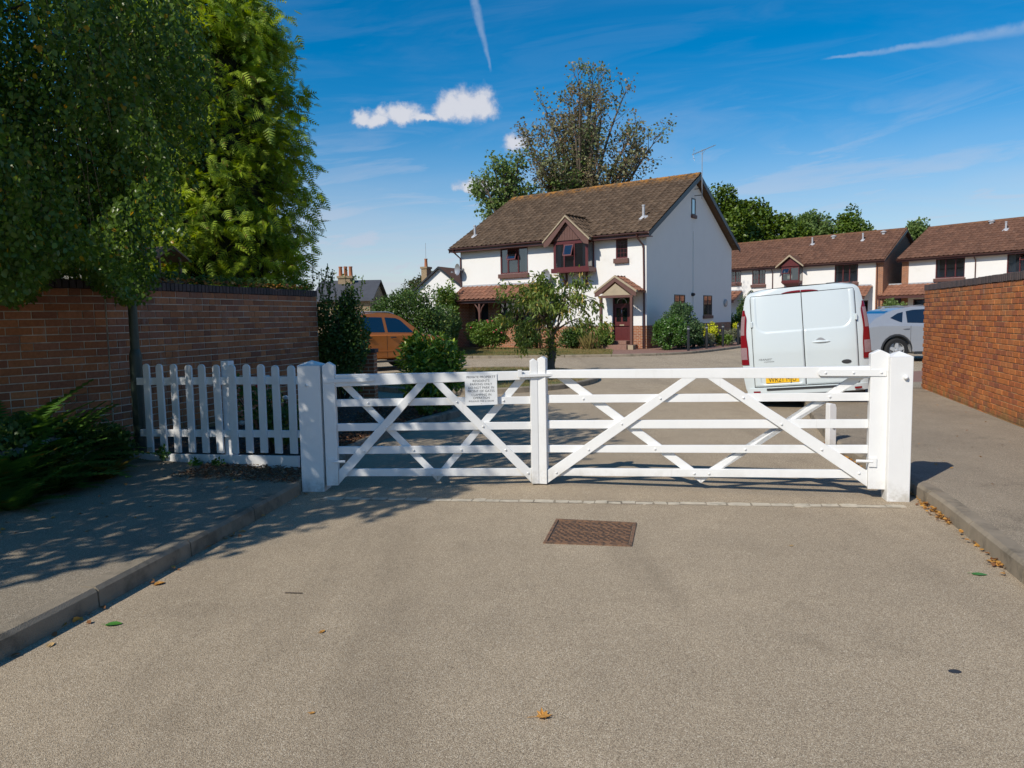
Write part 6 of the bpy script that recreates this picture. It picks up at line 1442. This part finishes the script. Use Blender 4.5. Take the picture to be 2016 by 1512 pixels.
def limb_tree(label, base, trunk_h, nl, L, lev, spread, tilt, mat, per, sp, size, up, droop=.2, W=1.0, z0=None, bark='bark'):
    r = thing('tree', label, 'tree', base); off = Vector(base); mb = MB(); mb.tube([(0, 0, 0), (0, 0, trunk_h*.6), (0, 0, trunk_h)], [.36, .3, .24], 10); mb.build('trunk', M[bark], r)
    mbb = MB(); tips = []
    for k in range(nl):
        a = 2*math.pi*k/nl + random.uniform(-.3, .3); t = R(tilt)*random.uniform(.15, 1.0)
        grow(off + Vector((0, 0, trunk_h*random.uniform(.75, 1.0))), (math.cos(a)*math.sin(t), math.sin(a)*math.sin(t), math.cos(t)), L*random.uniform(.8, 1.15), .15, lev, mbb, tips, R(spread), up, 3, (2, 4), .66, .10, 6, off)
    mbb.build('branches', M[bark], r, kind='stuff'); P, Y, Z = tip_leaves(tips, per, sp, droop); leaves('crown', mat, r, P, Y, Z, rng.uniform(.7, 1.3, len(P))*size, W=W); return r, tips
def crown_tree(label, base, c, rad, nl, mat, per, sp, size, twl=(.7, 1.5), droop=.2, lowmat=None):
    r = thing('tree', label, 'tree', base); off = Vector(base); c = Vector(c); th = c.z - rad[2]*.72
    MB().tube([(0, 0, 0), (0, 0, th*.6), (0, 0, th)], [.36, .3, .22], 10).build('trunk', M['bark'], r)
    mb = MB(); tips = []
    for i in range(nl):
        d = rdir(1)[0]; d[2] = abs(d[2])*1.15 - .18; d = unit(d); f = rng.uniform(.70, 1.0); tgt = c + Vector((rad[0]*d[0]*f, rad[1]*d[1]*f, rad[2]*d[2]*f)); st_ = off + Vector((0, 0, th*rng.uniform(.75, 1.0)))
        ctl = st_.lerp(tgt, .5) + Vector((0, 0, (tgt - st_).length*.16)) + Vector(rng.normal(size=3))*.3
        B = lambda t: st_*(1-t)**2 + ctl*2*t*(1-t) + tgt*t*t
        ts = np.linspace(0, 1, 8); mb.tube([B(t) - off for t in ts], [.13*(1-t)**.8 + .014 for t in ts], 6, cap=False)
        for t in np.linspace(.25, 1.0, 11):
            p = B(t); tn = (B(min(1, t + .05)) - B(t - .05)).normalized(); L = rng.uniform(*twl)
            q, dd = p, tn
            for k in range(2):
                dd = (tn*.45 + Vector(rng.normal(size=3))*.55 + Vector((0, 0, .35))).normalized(); a = p + dd*L*.55; e = a + (dd + Vector((0, 0, .25))).normalized()*L*.5; mb.tube([p - off, a - off, e - off], [.028, .016, .006], 4, cap=False); tips += [(a, dd), (e, dd), (a.lerp(e, .5), dd)]
                for _ in range(2): d3 = (dd + Vector(rng.normal(size=3))*.7).normalized(); e2 = a + d3*L*.45; mb.tube([a - off, e2 - off], [.012, .005], 3, cap=False); tips += [(e2, d3), (a.lerp(e2, .6), d3)]
    mb.build('branches', M['bark'], r, kind='stuff'); P, Y, Z = tip_leaves(tips, per, sp, droop); leaves('crown', mat, r, P, Y, Z, rng.uniform(.7, 1.3, len(P))*size); return r
crown_tree('tall sparse tree with browning leaves rising behind the white house roof', (4.6, 48, 0), (4.9, 48, 10.6), (4.7, 3.6, 6.2), 40, M['l_brown'], 3, .15, .17)
# trees added at the left to block sky light and deepen shade, one mass
def sky_blocking_trees():
    PP, NN = [], []
    for c, r_ in (((-13.5, 6.5, 4.6), (3.6, 4.2, 4.2)), ((-11.5, 13.5, 4.4), (3.2, 3.4, 4.0)), ((-14.5, -2.5, 3.9), (3.6, 4.0, 3.6))):
        P, Nn = lumps(c, r_, 50, .34, 6500, .5, 0.1, .4); PP.append(P); NN.append(Nn)
    P = np.concatenate(PP); Nn = np.concatenate(NN); m = len(P); V, F = place(OV_V, OV_F, P, unit(Nn*.6 + rng.normal(size=(m, 3))*.6), unit(Nn + up_(m)*.7), rng.uniform(.7, 1.3, m)*.36)
    tag(link('sky_blocking_trees', npmesh('sky_blocking_trees', V, F), M['l_oak'], None), 'added dark tree mass beyond the left wall that blocks sky light', 'trees', kind='stuff')
crown_tree('green ash-like tree beside the sparse tree behind the house roof', (-.2, 46, 0), (-.35, 46, 8.2), (2.1, 1.8, 3.5), 13, M['l_green'], 3, .18, .18, (.5, 1.1), .5)
sky_blocking_trees()
crown_tree('green sapling growth inside the foot of the sparse tree', (3.3, 46.6, 0), (3.6, 46.6, 8.6), (1.5, 1.2, 2.6), 7, M['l_green'], 3, .2, .18, (.4, .9), .4)
bg_tree('dense_tree', 'large dense green tree behind the gable of the white house', (22.5, 77, 0), (22.7, 77, 9.2), (4.9, 4, 5.4), M['l_oak'], 26000, .30, 80, .26)
bg_tree('dense_tree', 'smaller dense green tree right of the large one above the terrace roof', (27.8, 76, 0), (27.8, 76, 8.3), (2.8, 3, 3.6), M['l_oak'], 9000, .28, 44, .30)
bg_tree('far_tree', 'pale green loose tree above the middle of the terrace roof', (31.2, 78, 0), (31.3, 78, 9.0), (2.6, 2.5, 3.4), M['l_green'], 7000, .28, 40, .32)
bg_tree('far_tree', 'mid green tree above the terrace flue pipes', (34.6, 77, 0), (34.4, 77, 8.6), (2.9, 2.5, 3.6), M['l_oak'], 8000, .28, 44, .32)
bg_tree('far_tree', 'small round tree top in the gap between the two terrace roofs', (41.2, 76, 0), (41.2, 76, 8.7), (1.7, 1.6, 2.4), M['l_green'], 3500, .26, 24, .36)
bg_tree('far_tree', 'round olive tree far beyond the hedge with the chimneys', (-9.2, 92, 0), (-9.2, 92, 4.7), (4.3, 3.5, 3.0), M['l_far'], 9000, .28, 60, .30)
bg_tree('far_tree', 'olive tree mass behind the chimney of the white gabled house', (-4.4, 96, 0), (-4.4, 96, 4.2), (3.2, 3, 2.6), M['l_far'], 6000, .28, 40, .32)
# --- ferns and weeds at the left
def fern(label, c, n, L, mat, tilt=.9, rot=0, group=None):
    r = thing('fern', label, 'fern', (c[0], c[1], c[2])); a = rng.uniform(0, 2*math.pi, n); el_ = rng.uniform(.5, 1.35, n)
    Y = unit(np.stack([np.cos(a)*np.cos(el_), np.sin(a)*np.cos(el_), np.sin(el_)], 1)); P = np.array(c) + np.stack([np.cos(a)*.03, np.sin(a)*.03, np.zeros(n)], 1)
    # arching fronds built from two bent pieces
    S = L*rng.uniform(.6, 1.15, n); tV = FE_V.copy(); tV[:, 2] -= .45*tV[:, 1]**2
    leaves('frond', mat, r, P, Y, up_(n) + Y*.05, S, (tV, FE_F)); return r
fern('tall green fern against the shaded wall at the left edge', (-4.95, 7.05, .12), 60, 1.05, M['l_fern'])
fern('green fern leaning over the white knee rail', (-4.62, 7.2, .15), 56, .92, M['l_fern'])
fern('green fern nearest the left picture edge', (-4.45, 6.25, .12), 50, .85, M['l_fern'])
fern('low green fern at the pavement edge beside the yellowing fern', (-4.12, 6.55, .11), 34, .42, M['l_fern'])
fern('small yellowing fern at the pavement edge', (-3.95, 7.1, .11), 40, .32, M['l_fern_y'])
fern('dark fern behind the knee rail by the wall joint', (-5.0, 7.75, .12), 36, .7, M['l_fern'])
fern('small fern on the pavement below the knee rail', (-4.08, 5.95, .11), 30, .42, M['l_fern'])
fern('low dark fern at the foot of the picket fence end', (-4.42, 7.75, .11), 26, .42, M['l_fern'])
shrub('weed_clump', 'low dark leafy weeds around the knee rail', (-4.62, 6.9, .42), (.45, 1.2, .40), M['l_ivy'], 5200, .055, 34, .4, .1)
shrub('weed_clump', 'low dark leafy weeds below the wall left of the picket fence', (-4.35, 7.95, .28), (.35, .35, .28), M['l_ivy'], 1800, .055, 16, .4, .1)
rb = shrub('rose_bush', 'thin rose bush with pale blooms behind the picket fence', (-2.75, 8.6, .55), (.65, .5, .5), M['l_ivy'], 1300, .055, 22, .3, .1)
for q in range(8):
    p = np.array([-2.75, 8.5, .6]) + rng.uniform(-1, 1, 3)*np.array([.65, .35, .4]); MB().lathe([(0, -.03), (.035, -.01), (.04, .015), (.015, .03), (0, .03)], 7, tuple(Vector(p) - Vector(rb.location))).build('flower', M['petal_red'] if q < 3 else M['curtain'], rb)
shrub('bedding_plant', 'small leafy plant in the mulch behind the left gate leaf', (-1.35, 11.6, .22), (.16, .16, .18), M['l_rose'], 350, .05, 8, .5, .1, cat='plant', stem=False)
shrub('bedding_plant', 'small leafy plant nearer the kerb tip of the mulch bed', (-1.12, 11.9, .20), (.14, .14, .15), M['l_rose'], 280, .05, 8, .5, .1, cat='plant', stem=False)
for i, (x, y) in enumerate(((-3.78, 8.0), (-3.35, 7.72), (-3.05, 7.62))):
    shrub('weed', ('tuft of weed at the left end of the gravel board', 'small weed under the third picket', 'small weed below the middle of the gravel board')[i], (x, y, .2 if i == 0 else .15), (.08, .06, .12 if i == 0 else .05), M['l_fern'], 150 if i == 0 else 60, .035, 6, .5, .1, cat='weed', stem=False)
# --- bird table behind the wall
bt = thing('bird_table', 'weathered wooden bird table roof showing above the wall beside the lamp post', 'bird table', (-5.2, 11.2, 0), R(-20))
MB().box(-.05, .05, -.05, .05, 0, 2.35).build('post', M['wood_pale'], bt); mb = MB()
for s in (-1, 1): mb.prism([(-.28, 0, 2.70), (.28, 0, 2.70), (.28, s*.32, 2.52), (-.28, s*.32, 2.52)], (0, 0, .03))
mb.build('roof', M['wood_pale'], bt); MB().box(-.25, .25, -.25, .25, 2.2, 2.23).build('tray', M['wood_pale'], bt)
mb = MB()
for x in (-.2, .2):
    for y in (-.2, .2): mb.box(x - .015, x + .015, y - .015, y + .015, 2.231, 2.56)
mb.tube([(0.03, 0, 1.85), (.22, 0, 2.19)], .015, 5); mb.build('brace', M['wood_pale'], bt)
# bollards in front of the gable
bb = [(7.26, 30.64), (8.4, 32.14), (9.58, 33.83), (10.67, 35.16)]
for (x, y), lab in zip(bb, ('black bollard nearest the front door, in front of the clipped bush', 'black bollard second from the front door, before the lavender', 'black bollard third from the front door, before the lime-yellow bush', 'black bollard farthest from the front door, closest to the van')):
    b = thing('bollard', lab, 'bollard', (x, y, .088), 0, 'black bollards along the kerb of the white house'); MB().lathe([(.055, -.05), (.055, 1.0), (.05, 1.02), (0, 1.03)], 12).build('shaft', M['black'], b, smooth=True); MB().lathe([(.058, .88), (.058, .93)], 12).build('band', M['galv'], b)
op = thing('timber_post', 'orange-brown timber post under the canopy behind the small tree', 'post', (1.35, 34.9, .09)); MB().box(-.06, .06, -.06, .06, -.1, 1.15).build('shaft', M['terracotta'], op, bevel=.01)

# ------------------------------------------------------------------ litter and ground cover
def flat_scatter(n, pts_fn, size, mat, name, label, tmpl=(OV_V, OV_F), z=.004, tiltm=.35, pile=0.0, cat='leaf litter'):
    P = pts_fn(n); P[:, 2] += z + rng.uniform(0, 1, len(P))*pile; m = len(P); a = rng.uniform(0, 2*math.pi, m); Y = np.stack([np.cos(a), np.sin(a), rng.normal(size=m)*tiltm*.5], 1); Z = unit(up_(m) + rng.normal(size=(m, 3))*tiltm)
    V, F = place(tmpl[0], tmpl[1], P, Y, Z, rng.uniform(.6, 1.3, m)*size); o = link(name, npmesh(name, V, F), mat, None); return tag(o, label, cat, kind='stuff')
def along(path, w, z0, side, dens=None):
    pts = [Vector((p[0], p[1], 0)) for p in path]; S = np.cumsum([0] + [(b - a).length for a, b in zip(pts, pts[1:])])
    def fn(n):
        t = rng.uniform(0, S[-1], n)
        if dens: t = t[rng.uniform(0, 1, n) < np.array([dens(q) for q in t])]
        out_ = []
        for q in t:
            k = min(len(pts) - 2, int(np.searchsorted(S, q) - 1)); k = max(k, 0); u = (q - S[k])/max(1e-6, S[k+1] - S[k]); p = pts[k].lerp(pts[k+1], u); d = (pts[k+1] - pts[k]).normalized(); nn = Vector((-d.y, d.x, 0))*side
            p = p + nn*abs(rng.normal())*w; out_.append((p.x, p.y, z0))
        return np.array(out_)
    return fn
RKv = [p for p in RK if 3.0 < p[1] < 9.2]
flat_scatter(1000, along(RKv, .028, .004, 1, lambda q: .12 + .88*(math.sin(q*4.2)*math.sin(q*1.7 + 1) > .05)), .033, M['l_dry'], 'leaf_litter', 'drift of orange fallen leaves along the right kerb', pile=.02)
LKv = [p for p in LK if 3.0 < p[1] < 6.9]
flat_scatter(80, along(LKv, .04, .004, -1, lambda q: .25 + .75*(math.sin(q*3.1) > .4)), .038, M['l_dry'], 'leaf_litter', 'thin line of fallen leaves along the left kerb', pile=.01)
def in_quad(q, z0): 
    q = np.array(q, float)
    def fn(n): s, t = rng.uniform(0, 1, (n, 1)), rng.uniform(0, 1, (n, 1)); p = (q[0]*(1-s) + q[1]*s)*(1-t) + (q[3]*(1-s) + q[2]*s)*t; return np.concatenate([p, np.full((n, 1), z0)], 1)
    return fn
flat_scatter(2200, in_quad([(-3.35, 7.15), (-2.0, 6.75), (-2.08, 7.36), (-3.2, 7.76)], .112), .036, M['l_mulch'], 'bark_mulch', 'brown bark and leaf mulch at the foot of the picket fence', (LA_V, LA_F), pile=.03, tiltm=.6, cat='mulch')
flat_scatter(5200, in_quad([(-2.05, 7.6), (-1.95, 9.2), (-1.15, 12.0), (-2.5, 12.9)], .095), .045, M['l_mulch'], 'bark_mulch', 'orange-brown bark mulch in the planting bed behind the gate', (LA_V, LA_F), pile=.03, tiltm=.7, cat='mulch')
flat_scatter(2600, in_quad([(-4.3, 9.0), (-2.1, 7.7), (-2.2, 12.0), (-3.5, 12.8)], .095), .045, M['l_mulch'], 'bark_mulch', 'dark mulch behind the picket fence', (LA_V, LA_F), pile=.03, tiltm=.7, cat='mulch')
flat_scatter(26, in_quad([(-4.0, 5.2), (-2.6, 5.2), (-2.4, 7.0), (-3.9, 7.4)], .113), .035, M['l_dry'], 'leaf_litter', 'scattered pale leaves on the shaded left pavement')
flat_scatter(50, in_quad([(3.7, 5.6), (6.0, 6.4), (7.2, 13.5), (4.8, 11.5)], .111), .030, M['l_dry'], 'leaf_litter', 'few small leaves on the right pavement')
def fallen(label, x, y, z, size, cols, rz, curl, shape='maple'):
    mb = MB(); pts = []
    if shape == 'maple':
        rad = [1, .55, .85, .5, .9, .52, .8, .5, .62, .35, .62, .5, .8, .52, .9, .5, .85, .55]
        pts = [(r*math.cos(2*math.pi*i/18), r*math.sin(2*math.pi*i/18)) for i, r in enumerate(rad)]
    else: pts = [(math.cos(a)*1.0, math.sin(a)*(.62 if math.cos(a) < .3 else .48)) for a in np.linspace(0, 2*math.pi, 14, endpoint=False)]
    n = len(pts); vs_ = [(0, 0, .1*curl)] + [(p[0]*.5, p[1]*.5, .05*curl) for p in pts] + [(p[0], p[1], curl*abs(p[1])**1.5) for p in pts]
    mb.add([(a*size, b*size, c*size + .004) for a, b, c in vs_], [(0, 1 + i, 1 + (i+1) % n) for i in range(n)] + [(1 + i, 1 + n + i, 1 + n + (i+1) % n, 1 + (i+1) % n) for i in range(n)])
    mb.tube([(-.3*size, 0, .006), (-1.5*size, .2*size, .008)], .0012, 4)
    o = mb.build('fallen_leaf', cols, None); o.location = (x, y, z); o.rotation_euler = (0, 0, rz); tag(o, label, 'leaf'); return o
M['leaf_orange'] = basic('orange_leaf', (0.52, 0.25, 0.05), .6, .3, 60); M['leaf_green'] = basic('green_leaf', (0.06, 0.19, 0.03), .4, .25, 50); M['leaf_tan'] = basic('tan_leaf', (0.5, 0.33, 0.14), .7, .3, 60)
fallen('curled orange leaf alone on the road near the camera', .10, 2.86, 0, .042, M['leaf_orange'], .3, .55)
fallen('green leaf on the road beside the left kerb', -2.15, 3.86, 0, .042, M['leaf_green'], .2, .3, 'oval')
fallen('green leaf on the road beside the right kerb', 2.80, 4.38, 0, .042, M['leaf_green'], -.2, .1, 'oval')
fallen('small tan leaf on the road left of the orange leaf', -1.0, 3.72, 0, .020, M['leaf_orange'], 1.2, .3, 'oval')
fallen('tan leaf under the left kerb near the picture edge', -2.34, 3.62, 0, .028, M['leaf_tan'], 2.0, .3, 'oval')
fallen('orange leaf against the left kerb at its joint', -2.19, 4.47, 0, .035, M['leaf_orange'], .9, .6, 'oval')
fallen('tiny tan leaf far right of the orange leaf', 1.9, 5.0, 0, .016, M['leaf_tan'], .4, .2, 'oval')
fallen('tiny orange leaf left of the orange leaf, lowest in the picture', -.84, 2.92, 0, .012, M['leaf_orange'], .4, .2, 'oval')
tw = MB(); tw.tube([(0, 0, .004), (.05, -.01, .006), (.105, -.012, .004)], .003, 5); o = tw.build('twig', M['bark_dark'], None); o.location = (-1.36, 4.28, 0); tag(o, 'thin dark twig on the road below the tree shadow', 'twig')
stn = MB(); stn.lathe([(.03, 0), (.026, .006), (0, .008)], 9); o = stn.build('tar_spot', M['plastic'], None); o.location = (1.94, 3.18, .0); o.scale = (1, .7, .3); tag(o, 'small dark spot of tar on the road at the right', 'tar spot')
# grass on the verge and the island
def grass(n, fn, label, size):
    P = fn(n); m = len(P); Y = unit(up_(m) + rng.normal(size=(m, 3))*.45); V, F = place(BL_V, BL_F, P, Y, rdir(m), rng.uniform(.5, 1.3, m)*size, 2.0); o = link('grass', npmesh('grass', V, F), M['l_grass'], None); tag(o, label, 'grass', kind='stuff')
grass(26000, in_quad([(-3.2, 29.9), (3.9, 28.95), (4.4, 32.8), (-2.8, 37)], .094), 'dry patchy lawn grass in front of the white house', .06)
def isl(n): 
    a = rng.uniform(0, 2*math.pi, n); r = np.sqrt(rng.uniform(0, 1, n)); return np.stack([-.8 + 2.85*r*np.cos(a), 19 + 3.35*r*np.sin(a), np.full(n, .1)], 1)
grass(14000, isl, 'dry grass on the small tree island', .055)
# dead leaves and ivy lying along the top of the left wall
flat_scatter(260, in_quad([(-4.95, 9.2), (-4.75, 9.15), (-3.50, 13.2), (-3.70, 13.3)], 2.155), .055, M['l_dry'], 'leaf_litter', 'dead leaves lying along the coping of the shaded wall', tiltm=.9, pile=.04)
flat_scatter(700, in_quad([(-5.1, 9.2), (-4.85, 9.15), (-3.66, 13.0), (-3.85, 13.1)], 2.16), .06, M['l_ivy'], 'ivy', 'ivy creeping over the coping of the shaded wall', tiltm=.9, pile=.12, cat='ivy')
